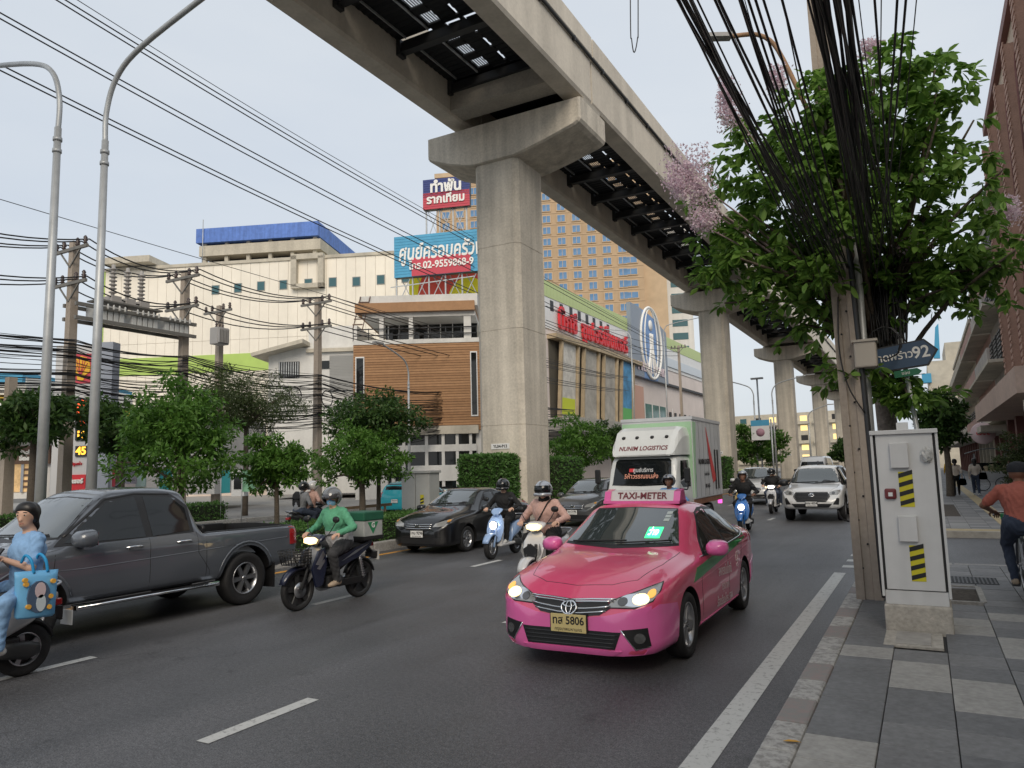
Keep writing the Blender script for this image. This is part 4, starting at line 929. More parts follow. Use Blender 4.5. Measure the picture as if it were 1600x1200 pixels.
tx.decal('bumper', MAG, [(-.735,.20),(-.755,.63),(-.62,.60),(-.35,.535),(0,.50),(.35,.535),(.62,.60),(.755,.63),(.735,.20),(.4,.185),(-.4,.185)], 'F', .005, .05, depth=.01)
for md in 'LR': tx.decal('bumper_corner', MAG, [(2.20,.20),(2.205,.58),(2.10,.635),(1.735,.60),(1.70,.47),(1.735,.32),(1.76,.20)], md, .005, .04, depth=.01); tx.decal('rear_bumper', MAG, [(-1.77,.24),(-1.74,.40),(-1.74,.55),(-2.22,.62),(-2.24,.32)], md, .005, .05, depth=.01)
tx.decal('grille', BLK, [(-.40,.60),(-.36,.66),(0,.625),(.36,.66),(.40,.60),(.30,.54),(0,.515),(-.30,.54)], 'F', .008, .04)
for pts in ([(-.42,.655),(-.2,.648),(0,.638),(.2,.648),(.42,.655)], [(-.40,.615),(-.15,.59),(0,.583),(.15,.59),(.40,.615)], [(-.36,.575),(-.12,.55),(0,.545),(.12,.55),(.36,.575)], [(-.44,.672),(-.2,.666),(0,.655),(.2,.666),(.44,.672)]):
    tx.line('grille_bar', CHR, pts, 'F', .020, .016)
tx.decal('emblem_disc', BLK, ell(0,.592,.082,.062), 'F', .022, .03); emblem_oval(tx, 0, .592, .076, .055).location.x = .016
tx.decal('lower_grille', BLK, [(-.50,.40),(.50,.40),(.44,.245),(-.44,.245)], 'F', .010, .05)
for k in range(4): tx.line('grille_slat', DKM, [(-.47+.012*k,.37-.035*k),(.47-.012*k,.37-.035*k)], 'F', .014, .02)
for sg in (1, -1):
    fg = [(.50,.42),(.72,.44),(.74,.28),(.62,.25)]; fg = fg if sg > 0 else mirx(fg)
    o = tx.decal('fog_recess', BLK, fg, 'F', .010, .04); tx.decal('fog_lamp', LENSD, [(sg*a, b) for a, b in ell(.655,.35,.045,.045)][::sg], 'F', .016, .03, o)
    tx.line('fog_trim', CHR, [(sg*.50,.42),(sg*.62,.25),(sg*.73,.275)], 'F', .014, .014, o)
p, n = tx.hit('F', 0, .45); plate(tx, p.x+.03, 0, .455, .36, .165, 'ทส 5806', 'กรุงเทพมหานคร', 'F', PLATEY)
tx.decal('lip', MAG, [(-.5,.235),(.5,.235),(.42,.195),(-.42,.195)], 'F', .018, .05)
mirror(tx, .56, .885, .985, MAG, 1.05)
for md in 'LR':
    tx.decal('side_stripe', GRN, [(1.02,.83),(1.16,.70),(.3,.77),(-.6,.85),(-1.50,.925),(-1.50,.995),(-.6,.945),(.3,.885)], md, .004, .06)
    for x, z in ((-.12,.865),(-1.0,.915)):
        q, nn = tx.hit(md, x, z); mb = MB(); mb.tube(spline([q+nn*.0+Vector((-.09,0,0)), q+nn*.035+Vector((-.05,0,0)), q+nn*.038+Vector((.05,0,0)), q+nn*.0+Vector((.09,0,0))], 4), .013, 6); mb.build('door_handle', GRN, tx.t)
    for pts in ([(.83,.90),(.88,.6),(.86,.26),(.55,.215)], [(-.345,.93),(-.36,.55),(-.36,.215)], [(-1.22,.95),(-1.18,.75),(-.98,.5),(-.95,.225)], [(.55,.215),(-.95,.225)]): tx.line('door_gap', BLK, pts, md, .009, .0012)
    tx.decal('sill_skirt', MAG, [(.92,.19),(.92,.26),(-.92,.26),(-.92,.19)], md, .012, .1)
    tx.line('body_crease', CORAL, [(1.7,.66),(.8,.69),(-1.0,.78),(-1.9,.84)], md, .012, .001)
for pts in ([(.98,-.70),(1.5,-.67),(1.95,-.56),(2.08,-.35),(2.13,0),(2.08,.35),(1.95,.56),(1.5,.67),(.98,.70)],): tx.line('bonnet_gap', BLK, pts, 'T', .009, .001)
WTX = mat('white_lettering', (.75,.70,.70), .5)
tx.text('สหกรณ์แท็กซี่', -.15, .66, .15, WTX, 'L', R(-3), .8, .0015); tx.text('กรุงเทพฯ', -.12, .49, .13, WTX, 'L', R(-3), .8); tx.text('ร้องเรียนโทร.1584', -.1, .335, .135, WTX, 'L', R(-3), .8, .0015)
tx.line('door_logo', WTX, [(-.78,.70),(-.79,.76),(-.84,.80),(-.89,.76),(-.90,.70),(-.78,.695),(-.90,.67),(-.78,.64),(-.88,.60)], 'L', .008, .004)
mb = MB(); mb.prism([(-.11,.0),(.11,.0),(.065,.115),(-.05,.13)], -.40, .40, 'xz'); s_ = mb.build('roof_sign', mat('sign_face', (.62,.60,.58), .4), tx.t, (-.02,0,1.475))
for sg in (1,-1):
    mb = MB(); mb.prism([(-.15,-.03),(.15,-.03),(.08,.115),(-.065,.14)], sg*.40, sg*.48, 'xz'); q = mb.build('sign_end', MAG, s_)
mb = MB(); mb.box((-.16,-.48,-.03),(.16,.48,.004)); mb.build('sign_base', MAG, s_)
text('lettering', 'TAXI-METER', .115, mat('dark_red_letters', (.16,.02,.03), .5), s_, (.092,0,.06), (0,1,0), (.93,0,.36), .003, .002, .98)
for sg in (1,-1): tx.decal('tail_lamp', TAIL, [(-2.2,.80),(-2.2,.98),(-1.85,.95),(-1.95,.84)], 'L' if sg > 0 else 'R', .006, .05)
# ---------------------------------------------------------------- other saloons
def saloon(name, label, loc, rz, paintm, kind='city', plate_txt=('1กน 9296','กรุงเทพมหานคร'), lit=False, group='vehicles in traffic', cat='car', detail=True):
    if kind == 'city':
        st = [(-2.18,.45,.75,.90,.60,.64,.55),(-2.12,.30,.88,1.10,.74,.76,.60),(-1.9,.24,.93,1.14,.80,.81,.60),(-1.6,.21,.945,1.19,.82,.83,.58),(-1.0,.19,.94,1.39,.835,.845,.53),(-.4,.18,.92,1.468,.84,.85,.53),(.05,.18,.90,1.455,.84,.85,.54),(.45,.18,.88,1.31,.84,.85,.575),(.95,.18,.86,1.075,.835,.845,.64),(1.25,.18,.83,1.0,.83,.84,.65),(1.7,.19,.78,.93,.81,.815,.60),(1.98,.18,.72,.83,.75,.76,.52),(2.12,.18,.62,.72,.64,.65,.44),(2.20,.22,.52,.60,.46,.46,.32)]
        ax = (1.30,-1.25); H = 1.455; fr = [(.72,.92),(.10,1.31),(-.22,1.345),(-.25,.945)]; rr = [(-.33,.945),(-.33,1.345),(-.78,1.315),(-1.10,1.2),(-1.2,.97)]; qt = [(-1.25,.975),(-1.17,1.17),(-1.48,1.03)]
        sur = [(.80,.90),(.12,1.345),(-.22,1.38),(-.8,1.345),(-1.15,1.23),(-1.55,1.02),(-1.25,.95),(-.3,.93)]; wsb, wst = (.64,1.08), (.47,1.375); r = .30
    elif kind == 'hatch':
        st = [(-1.93,.4,.8,1.0,.66,.68,.58),(-1.88,.28,.92,1.34,.77,.79,.55),(-1.6,.22,.95,1.46,.81,.83,.54),(-1.0,.19,.94,1.52,.83,.84,.54),(-.3,.18,.92,1.535,.84,.845,.545),(.1,.18,.90,1.50,.84,.845,.55),(.55,.18,.885,1.33,.835,.845,.58),(1.1,.18,.86,1.04,.83,.835,.65),(1.4,.18,.83,.97,.82,.825,.62),(1.68,.18,.75,.87,.78,.785,.54),(1.85,.18,.64,.72,.66,.67,.44),(1.93,.22,.52,.60,.48,.48,.33)]
        ax = (1.22,-1.28); fr = [(.80,.92),(.2,1.33),(-.22,1.41),(-.24,.95)]; rr = [(-.32,.95),(-.32,1.41),(-1.05,1.39),(-1.2,.99)]; qt = [(-1.27,1.0),(-1.15,1.37),(-1.62,1.24),(-1.62,1.05)]
        sur = [(.9,.9),(.2,1.38),(-.25,1.45),(-1.1,1.43),(-1.68,1.28),(-1.68,1.02),(-.3,.93)]; wsb, wst = (.63,1.07), (.48,1.43); r = .30
    else:  # tall suv
        st = [(-2.25,.5,.9,1.1,.70,.72,.62),(-2.2,.36,1.0,1.5,.82,.84,.6),(-1.8,.30,1.06,1.63,.88,.89,.60),(-1.0,.27,1.05,1.69,.90,.91,.61),(-.2,.26,1.03,1.70,.91,.92,.62),(.25,.26,1.01,1.66,.91,.92,.63),(.65,.26,1.0,1.45,.91,.915,.66),(1.1,.26,.98,1.18,.90,.91,.72),(1.7,.27,.94,1.09,.88,.89,.70),(2.05,.28,.86,.99,.82,.83,.62),(2.2,.30,.72,.82,.72,.73,.52),(2.28,.36,.60,.68,.55,.55,.40)]
        ax = (1.38,-1.30); fr = [(.85,1.06),(.35,1.50),(-.2,1.57),(-.22,1.08)]; rr = [(-.3,1.08),(-.3,1.57),(-1.1,1.55),(-1.2,1.12)]; qt = [(-1.28,1.13),(-1.2,1.53),(-1.8,1.45),(-1.8,1.2)]
        sur = [(.95,1.04),(.35,1.55),(-.2,1.61),(-1.2,1.58),(-1.85,1.48),(-1.85,1.16),(-.3,1.06)]; wsb, wst = (.70,1.21), (.55,1.60); r = .35
    c = Car(name, label, cat, loc, rz, st, [paintm, BLK], [(ax[0],r,r+.055),(ax[1],r,r+.055)], .05, group=group); zf = st[-1][2]; suv = kind == 'suv'
    wheels(c, ax, r, .19 if not suv else .225, (.73 if not suv else .80), 7, 'twin', .66)
    if not detail: pass
    side_windows(c, fr, rr, qt, None, GLASS, sur)
    (yb, zb), (yt, ztp) = wsb, wst
    c.decal('windscreen_surround', BLK, [(-yb-.03,zb-.02),(-yt-.02,ztp+.02),(0,ztp+.04),(yt+.02,ztp+.02),(yb+.03,zb-.02),(0,zb-.045)], 'F', .003, .09)
    c.decal('windscreen', GLASSL, [(-yb,zb),(-yt,ztp),(0,ztp+.015),(yt,ztp),(yb,zb),(0,zb-.02)], 'F', .007, .08)
    c.decal('rear_screen', GLASS, [(-yt-.02,zb+.06),(-yt+.03,ztp-.03),(yt-.03,ztp-.03),(yt+.02,zb+.06)], 'B', .006, .09)
    k = 1.28 if suv else 1.0; z0 = .30*(k-1)
    for sg in (1,-1):
        hl = [(.40,.625),(.44,.70),(.62,.76),(.75,.80),(.77,.72),(.68,.64)]; hl = [(a*(1.05 if suv else 1), b*k-(.1 if suv else 0)) for a, b in hl]
        o = c.decal('headlamp', LENS, hl if sg > 0 else mirx(hl), 'F', .006, .05, depth=.02)
        if lit: c.decal('lamp_bulb', HEADL, [(sg*a, b) for a, b in ell(.62,.70*k-(.1 if suv else 0),.05,.035)][::sg], 'F', .014, .04, o)
        else: c.decal('indicator', mat('amber', (.6,.28,.05), .2, coat=1), [(sg*a, b) for a, b in ell(.72,.755*k-(.1 if suv else 0),.035,.025)][::sg], 'F', .012, .04, o)
        tl = [(ax[1]-.62,.85),(ax[1]-.62,1.05),(ax[1]-.9,1.05),(ax[1]-.9,.82)]; c.decal('tail_lamp', TAIL, tl, 'L' if sg > 0 else 'R', .006, .06)
    zk = k; dz = -.1 if suv else 0
    c.decal('grille', BLK, [(-.40,.62*zk+dz),(-.36,.70*zk+dz),(.36,.70*zk+dz),(.40,.62*zk+dz),(.30,.55*zk+dz),(-.30,.55*zk+dz)], 'F', .007, .05)
    for zz in (.685,.64,.595): c.line('grille_bar', CHR, [(-.37,zz*zk+dz),(0,(zz-.008)*zk+dz),(.37,zz*zk+dz)], 'F', .022, .014)
    q, n_ = c.hit('F', 0, .645*zk+dz); mb = MB()
    for sg in (1,-1): mb.bar(q+Vector((.03,sg*.045,-.04)), q+Vector((.03,sg*.052,.045)), .018, .012)
    mb.bar(q+Vector((.03,-.045,0)), q+Vector((.03,.045,0)), .016, .012); mb.build('emblem', CHR, c.t)
    c.decal('lower_grille', BLK, [(-.62,.38*zk),(.62,.38*zk),(.54,.25*zk),(-.54,.25*zk)], 'F', .008, .06)
    q, _ = c.hit('F', 0, .46*zk); plate(c, q.x+.03, 0, .47*zk, .34, .15, *plate_txt)
    q, _ = c.hit('B', 0, .62*zk); plate(c, q.x-.02, 0, .64*zk, .34, .15, *plate_txt, mode='B')
    mirror(c, fr[0][0]-.08, st[6][5]-.005, fr[0][1]+.06, paintm)
    wiper(c, -.5, zb+.0, .12, zb+.02); wiper(c, .02, zb, .52, zb+.03)
    for md in 'LR':
        for x in (-.15,-1.02):
            q, nn = c.hit(md, x, fr[-1][1]-.09); mb = MB(); mb.tube(spline([q+Vector((-.09,0,0)), q+nn*.034+Vector((-.05,0,0)), q+nn*.036+Vector((.05,0,0)), q+Vector((.09,0,0))], 4), .012, 6); mb.build('door_handle', CHR if not suv else paintm, c.t)
        zz = fr[-1][1]
        for pts in ([(fr[0][0]+.1,zz-.03),(fr[0][0]+.12,.55),(fr[0][0]+.02,.25)], [(-.285,zz-.02),(-.30,.24)], [(ax[1]+.1,zz),(ax[1]+.18,.7),(ax[1]+.42,.45),(ax[1]+.44,.25)]): c.line('door_gap', DKM, pts, md, .008, .001)
    c.line('bonnet_gap', DKM, [(ax[0]-.32,-.64),(ax[0]+.4,-.6),(ax[0]+.7,-.38),(ax[0]+.76,0),(ax[0]+.7,.38),(ax[0]+.4,.6),(ax[0]-.32,.64)], 'T', .008, .001)
    return c
saloon('black_saloon', 'shiny black saloon with chrome grille next to the median hedge', (-10.42, 16.2, 0), -PI/2+R(1.5), paint('black', (.006,.006,.007)), 'city', ('1กน 9296','กรุงเทพมหานคร'))
saloon('grey_hatchback', 'dark grey hatchback between the truck and the black saloon', (-10.1, 23.9, 0), -PI/2+R(1), paint('steel_grey', (.07,.072,.075)), 'hatch', ('ขจ 3196','กรุงเทพมหานคร'))
saloon('white_suv', 'pearl white sport utility car with lit headlamp behind the blue scooter', (-7.2, 37.2, 0), -PI/2+R(5), paint('pearl', (.55,.55,.54)), 'suv', ('3กข 512','กรุงเทพมหานคร'), True)
saloon('dark_suv', 'dark-roofed sport utility car half hidden behind the white pickup', (-4.4, 42.0, 0), -PI/2+R(2), paint('charcoal_suv', (.05,.05,.052)), 'suv', ('8กร 77','กรุงเทพมหานคร'))
saloon('turquoise_hatchback', 'bright turquoise hatchback seen from behind on the opposite road', (-20.5, 27.9, 0), PI/2+R(2), paint('turquoise', (.02,.35,.42)), 'hatch', ('ป้ายแดง','กรุงเทพมหานคร'))
saloon('silver_saloon', 'far silver saloon in the distant traffic queue', (-7.3, 58, 0), -PI/2, paint('silver', (.4,.41,.42)), 'city', ('กท 1234','กรุงเทพมหานคร'), True)
# ---------------------------------------------------------------- pickups
def pickup(name, label, loc, rz, pm, kind, group='vehicles in traffic'):
    g = kind == 'dmax'; ax = (1.56,-1.565)
    st = [(-2.62,.62,1.02,1.10,.80,.84,.76),(-2.55,.52,1.04,1.12,.86,.88,.80),(-1.9,.46,1.05,1.125,.89,.91,.83),(-1.0,.42,1.05,1.13,.90,.925,.84),(-.80,.42,1.055,1.14,.90,.925,.84),(-.74,.42,1.06,1.45,.90,.925,.68),(-.62,.42,1.065,1.735,.90,.925,.61),(-.1,.42,1.07,1.79,.905,.93,.61),(.35,.42,1.07,1.775,.905,.93,.615),(.62,.42,1.07,1.68,.905,.93,.635),(1.05,.42,1.06,1.36,.90,.925,.70),(1.30,.42,1.05,1.20,.895,.92,.75),(1.75,.43,1.0,1.14,.89,.91,.74),(2.2,.42,.93,1.07,.86,.88,.68),(2.42,.40,.82,.95,.80,.815,.60),(2.55,.42,.70,.80,.70,.71,.50),(2.62,.48,.62,.70,.55,.55,.40)]
    c = Car(name, label, 'pickup truck', loc, rz, st, [pm, BLK], [(ax[0],.40,.47),(ax[1],.40,.47)], .05, [cbox((-2.56,-.72,.72),(-.86,.72,1.5))], group)
    wheels(c, ax, .385, .25, .79, 6, 'alloy', .60)
    side_windows(c, [(1.12,1.15),(.52,1.60),(.12,1.655),(.10,1.14)], [(.0,1.14),(.0,1.66),(-.42,1.63),(-.60,1.47),(-.58,1.17)], None, None, GLASS, [(1.24,1.12),(.55,1.645),(.1,1.70),(-.45,1.675),(-.66,1.5),(-.64,1.14)])
    c.decal('windscreen_surround', BLK, [(-.76,1.20),(-.60,1.66),(0,1.69),(.60,1.66),(.76,1.20),(0,1.17)], 'F', .003, .09); c.decal('windscreen', GLASSL, [(-.73,1.22),(-.575,1.64),(0,1.665),(.575,1.64),(.73,1.22),(0,1.19)], 'F', .007, .08)
    c.decal('rear_screen', GLASS, [(-.58,1.2),(-.5,1.6),(.5,1.6),(.58,1.2)], 'B', .006, .1)
    for md in 'LR':
        c.line('rain_guard', BLK, [(1.10,1.22),(.52,1.645),(.1,1.70),(-.42,1.675)], md, .05, .006)
        for x in (.28,-.46):
            q, nn = c.hit(md, x, 1.03); mb = MB(); mb.tube(spline([q+Vector((-.11,0,0)), q+nn*.04+Vector((-.06,0,0)), q+nn*.042+Vector((.06,0,0)), q+Vector((.11,0,0))], 4), .017, 6); mb.build('door_handle', CHR, c.t)
        for pts in ([(1.26,1.1),(1.28,.85),(1.06,.44)], [(.05,1.12),(.05,.45)], [(-.68,1.14),(-.70,.85),(-.88,.6),(-.90,.46)], [(1.06,.44),(-.90,.46)], [(-.83,1.12),(-.83,.46)]): c.line('door_gap', BLK, pts, md, .012, .001)
        c.line('bed_rail', BLK, [(-.84,1.105),(-2.55,1.09)], md, .05, .01)
        c.line('body_crease', pm, [(2.0,.86),(.9,.84),(-.8,.88),(-2.4,.92)], md, .018, .001)
        for i in range(2):
            a = ax[i]; pts = [(a+.52*math.cos(R(t)), .40+.52*math.sin(R(t))) for t in range(8, 175, 12)]; c.line('arch_lip', pm if g else BLK, pts, md, .045, .004)
        s = 1 if md == 'L' else -1
        mb = MB(); mb.box((-.98,s*.84,.375),(1.02,s*1.0,.42), bev=.015); o = mb.build('side_step', BLK, c.t)
        mb = MB(); mb.tube([(-.98,s*1.0,.40),(1.02,s*1.0,.40)], .018, 8); mb.box((-1.0,s*.88,.365),(-.82,s*1.012,.43), bev=.01); mb.box((.86,s*.88,.365),(1.04,s*1.012,.43), bev=.01); mb.build('step_trim', CHR, o)
        c.decal('tail_lamp', TAIL, [(-2.44,.80),(-2.44,1.07),(-2.60,1.07),(-2.60,.80)], md, .012, .06)
        mb = MB(); mb.box((ax[1]-.55,s*.66,.18),(ax[1]-.52,s*.92,.55)); mb.build('mud_flap', BLK, c.t)
    q, nn = c.hit('L', -1.22, .98); c.decal('fuel_flap', pm, [(-1.12,.90),(-1.12,1.03),(-1.34,1.03),(-1.34,.90)], 'L', .004, .05)
    for sg in (1,-1):
        hl = [(.50,.84),(.53,.93),(.68,.98),(.83,1.0),(.84,.92),(.76,.85)]; o = c.decal('headlamp', LENS, hl if sg > 0 else mirx(hl), 'F', .008, .05, depth=.02)
        c.decal('lamp_projector', LENSD, [(sg*a, b) for a, b in ell(.64,.90,.05,.04)][::sg], 'F', .014, .04, o)
        fg = [(.62,.56),(.74,.76),(.80,.74),(.78,.55)]; c.decal('fog_recess', BLK, fg if sg > 0 else mirx(fg), 'F', .009, .05)
    c.decal('grille', BLK, [(-.46,.92),(.46,.92),(.52,.80),(.42,.66),(-.42,.66),(-.52,.80)], 'F', .010, .05)
    for zz in (.875,.83,.785,.74,.70): c.line('grille_slat', BLK, [(-.46,zz),(.46,zz)], 'F', .018, .018)
    c.line('grille_frame', CHR if g else BLK, [(-.47,.925),(.47,.925),(.54,.80),(.43,.65),(-.43,.65),(-.54,.80),(-.47,.925)], 'F', .022, .014)
    emblem_oval(c, 0, .845, .075, .05)
    c.decal('lower_grille', BLK, [(-.60,.58),(.60,.58),(.50,.47),(-.50,.47)], 'F', .010, .06)
    q, _ = c.hit('F', 0, .56); plate(c, q.x+.035, 0, .575, .34, .15, 'ขฮษ 4554' if not g else 'ฒร 8812', 'กรุงเทพมหานคร')
    mirror(c, .98, .93, 1.20, BLK if not g else pm, 1.35); wiper(c, -.6, 1.21, .1, 1.23); wiper(c, .02, 1.2, .6, 1.24)
    for pts in ([(1.22,-.74),(2.0,-.72),(2.36,-.55),(2.44,0),(2.36,.55),(2.0,.72),(1.22,.74)],): c.line('bonnet_gap', BLK, pts, 'T', .010, .001)
    mb = MB(); mb.box((-.1,-.02,1.785),(-.02,.02,1.80)); mb.bar((-.05,0,1.80),(-.20,0,1.92), .03, .012); mb.build('roof_antenna', BLK, c.t)
    mb = MB(); mb.tube(spline([(-.90,-.74,1.12),(-.90,-.70,1.20),(-.90,0,1.21),(-.90,.70,1.20),(-.90,.74,1.12)], 4), .025, 8); mb.build('bed_bar', BLK, c.t)
    return c
pickup('grey_pickup', 'dark grey double-cab pickup with chrome step and open bed beside the median', (-9.88, 6.30, 0), -PI/2+R(.5), mat('slate_paint', (.105,.118,.14), .34, .2, coat=1), 'dmax')
pickup('white_pickup', 'white double-cab pickup with black hexagonal grille at the kerb', (-3.28, 27.75, 0), -PI/2+R(1), paint('white', (.66,.66,.65)), 'hilux')
# ---------------------------------------------------------------- van and box truck
st = [(-2.7,.4,1.1,1.9,.84,.86,.70),(-2.62,.32,1.15,2.2,.90,.92,.72),(-1.5,.28,1.18,2.27,.93,.94,.74),(.6,.28,1.16,2.28,.93,.94,.74),(1.2,.28,1.14,2.2,.93,.94,.74),(1.6,.28,1.12,1.90,.92,.93,.74),(2.1,.28,1.08,1.38,.91,.92,.76),(2.45,.28,.98,1.14,.88,.89,.74),(2.62,.30,.84,.96,.80,.81,.66),(2.7,.36,.66,.76,.66,.66,.52)]
v = Car('white_van', 'white high-roof passenger van far along the road', 'van', (-6.5, 54.0, 0), -PI/2, st, [paint('white'), BLK], [(1.75,.34,.41),(-1.4,.34,.41)], .07)
wheels(v, (1.75,-1.4), .34, .2, .80, 6)
v.decal('windscreen', GLASS, [(-.80,1.32),(-.66,1.90),(.66,1.90),(.80,1.32)], 'F', .007, .1)
for md in 'LR': v.decal('side_glass', GLASS, [(1.9,1.3),(1.45,1.78),(-2.4,1.82),(-2.4,1.25)], md, .006, .15)
for sg in (1,-1): hl = [(.5,.80),(.55,.95),(.78,1.0),(.80,.82)]; v.decal('headlamp', LENS, hl if sg > 0 else mirx(hl), 'F', .008, .06)
v.decal('grille', BLK, [(-.4,.86),(.4,.86),(.35,.74),(-.35,.74)], 'F', .008, .06); q, _ = v.hit('F', 0, .55); plate(v, q.x+.03, 0, .55, .34, .15, '1นค 55', 'กรุงเทพมหานคร'); mirror(v, 1.75, .93, 1.35, BLK, 1.2)
tr = thing('box_truck', 'white box truck with roof fairing and striped silver cargo box', 'truck', (-6.62, 20.9, 0), -PI/2+R(1.5), 'vehicles in traffic')
TW = mat('truck_white', (.64,.65,.63), .4, coat=.5, n=1.5, amt=.06); BOXM = mat('cargo_silver', (.52,.53,.54), .5, .25, n=.8, n2=5, streak=1, amt=.14)
st = [(-.95,.55,1.5,2.16,.90,.93,.84),(-.9,.52,1.5,2.2,.92,.95,.86),(.2,.50,1.48,2.2,.94,.96,.87),(.62,.50,1.45,2.15,.94,.96,.86),(.85,.50,1.36,1.75,.93,.95,.86),(.98,.48,1.25,1.38,.92,.93,.86),(1.06,.46,1.1,1.2,.90,.91,.84),(1.10,.46,.95,1.05,.86,.86,.80)]
cb = Car('truck_cab_tmp', 'x', 'x', (0,0,0), 0, st, [TW, BLK], [(.25,.38,.46)], .05)
for ch in list(cb.t.children): ch.parent = tr; ch.location.x += 1.2
bpy.data.objects.remove(cb.t)
cb.body.name = 'cab'; cb.t = cb.body
cb.decal('windscreen', GLASS, [(-.82,1.40),(-.80,1.46),(-.76,2.02),(-.70,2.08),(.70,2.08),(.76,2.02),(.80,1.46),(.82,1.40),(0,1.37)], 'F', .008, .08)
SHW = mat('sticker_white', (.6,.6,.6), .5)
cb.text('ศูนย์บริการ', .02, 1.78, .14, SHW, 'F', 0, .9, .002, .014); cb.text('5ห้าวรรณขนส่ง', -.02, 1.62, .16, mat('sticker_orange', (.7,.3,.2), .5), 'F', 0, .95, .003, .014); cb.decal('sticker', RED, [(-.36,1.74),(-.36,1.83),(-.22,1.83),(-.22,1.74)], 'F', .013, .05)
for md in 'LR': cb.decal('side_glass', GLASS, [(.66,1.45),(.40,2.02),(-.35,2.04),(-.35,1.32),(.45,1.32)], md, .007, .08); cb.line('door_gap', BLK, [(.72,1.4),(.70,.95),(.72,.75),(-.42,.75),(-.42,2.08)], md, .01, .001)
for sg in (1,-1): hl = [(.52,.78),(.52,.95),(.82,.98),(.84,.80)]; cb.decal('headlamp', LENS, hl if sg > 0 else mirx(hl), 'F', .008, .06)
cb.decal('grille', BLK, [(-.45,.98),(.45,.98),(.45,.86),(-.45,.86)], 'F', .008, .08); wiper(cb, -.6, 1.40, .0, 1.42); wiper(cb, .1, 1.40, .65, 1.43)
for sg in (1,-1):
    mb = MB(); mb.tube(spline([(1.95,sg*.92,1.30),(2.1,sg*1.12,1.28),(2.15,sg*1.22,1.32),(2.15,sg*1.22,1.75)], 4), .018, 6); o = mb.build('mirror_arm', BLK, tr)
    mb = MB(); mb.box((2.12,sg*1.14,1.45),(2.19,sg*1.30,1.83), bev=.03); mb.build('mirror', BLK, o)
# fairing over the cab
rings = []
for x, z0, z1, w in ((2.02,2.17,2.20,.80),(1.92,2.17,2.34,.86),(1.72,2.17,2.62,.90),(1.45,2.18,2.86,.93),(1.15,2.18,2.96,.94),(.55,2.18,2.98,.94)):
    rings.append([(x,-w,z0),(x,w,z0),(x,w,z0*.35+z1*.65),(x,w*.93,z1-.05),(x,w*.8,z1),(x,-w*.8,z1),(x,-w*.93,z1-.05),(x,-w,z0*.35+z1*.65)])
mb = MB(); mb.loft(rings, smooth=False); fa = mb.build('fairing', TW, tr)
fbm = bmesh.new(); fbm.from_mesh(fa.data); fb = BVHTree.FromBMesh(fbm); fbm.free()
for y in (-.6,-.22,.2,.6):
    h = fb.ray_cast(Vector((5,y,2.66)), Vector((-1,0,0))); mb = MB(); mb.lathe([(0,.05),(.045,.045),(.05,-.05)], h[0], 'x', 12); mb.build('marker_lamp', BLK, fa)
me = text_mesh('NUNIM LOGISTICS', .16, 0, .004, 'CENTER', 1.0, .1)
for v_ in me.vertices:
    h = fb.ray_cast(Vector((5, v_.co.x, 2.36+v_.co.y)), Vector((-1,0,0))); v_.co = h[0]+h[1]*.008
link('lettering', me, mat('dark_red_letters'), fa)
mb = MB(); mb.box((-2.95,-1.02,.95),(.62,1.02,3.22), bev=.02); bx_ = mb.build('cargo_box', BOXM, tr)
mb = MB()
for x in np.arange(-2.6, .5, .5): mb.box((x-.012,1.018,1.0),(x+.012,1.03,3.15)); 
mb.build('panel_seam', ALU, bx_)
mb = MB(); mb.box((-2.97,-1.04,3.16),(.64,1.04,3.25)); mb.build('roof_rim', BOXM, bx_)
mb = MB(); mb.prism([(.60,1.0),(.60,3.1),(.2,3.1),(.52,1.0)], 1.018, 1.026, 'xz'); mb.prism([(-1.0,1.0),(1.0,1.0),(1.0,3.1),(-1.0,3.1)], .618, .626, 'yz'); mb.build('green_strip', mat('pale_green_print', (.33,.52,.33), .5), bx_)
mb = MB(); mb.prism([(-.95,3.0),(-1.5,2.2),(-2.05,1.45),(-1.62,1.35),(-1.2,2.2)], 1.032, 1.038, 'xz'); mb.build('red_flash', mat('flash_red', (.5,.05,.05), .5), bx_)
mb = MB()
for a in (-2.1,-2.45): mb.prism([(a,1.15),(a+.16,1.15),(a+.16,2.35),(a,2.35)], 1.032, 1.038, 'xz')
mb.build('black_bars', BLK, bx_)
text('lettering', 'NUNIM LOGISTICS', .2, BLK, bx_, (-.75,1.034,1.98), (-1,0,0), (0,1,0), .002, .006); text('lettering', 'ขนส่งทั่วไทย', .13, DKM, bx_, (-.85,1.034,1.62), (-1,0,0), (0,1,0), .002); text('lettering', '081-5455', .15, BLK, bx_, (-.9,1.034,1.28), (-1,0,0), (0,1,0), .002, .003)
WD = mat('bed_timber', (.20,.09,.05), .7, n=6, amt=.3); mb = MB(); mb.box((-2.95,-1.0,.80),(.60,1.0,.95)); mb.build('bed_frame', WD, tr)
mb = MB(); mb.box((-2.9,-.45,.55),(1.6,.45,.80)); mb.build('chassis', BLK, tr)
mb = MB()
for z in (.5,.66): mb.box((-1.3,.92,z),(.4,.97,z+.06))
mb.build('side_guard', ALU, tr)
mb = MB(); mb.box((-2.86,.9,.68),(-2.7,1.0,.80)); mb.build('marker_light', mat('pink_lamp', (.8,.1,.4), .4, emit=1.5, ecol=(1,.1,.5)), tr)
ty, rm = wheel_meshes(.38, .22, 6, 'alloy', .55)
for x in (1.45,-1.75):
    for sg in (1,-1): o = link('wheel', ty, None, tr, (x, sg*.80, .38), (0, .3, 0 if sg > 0 else PI)); link('rim', rm, None, o)
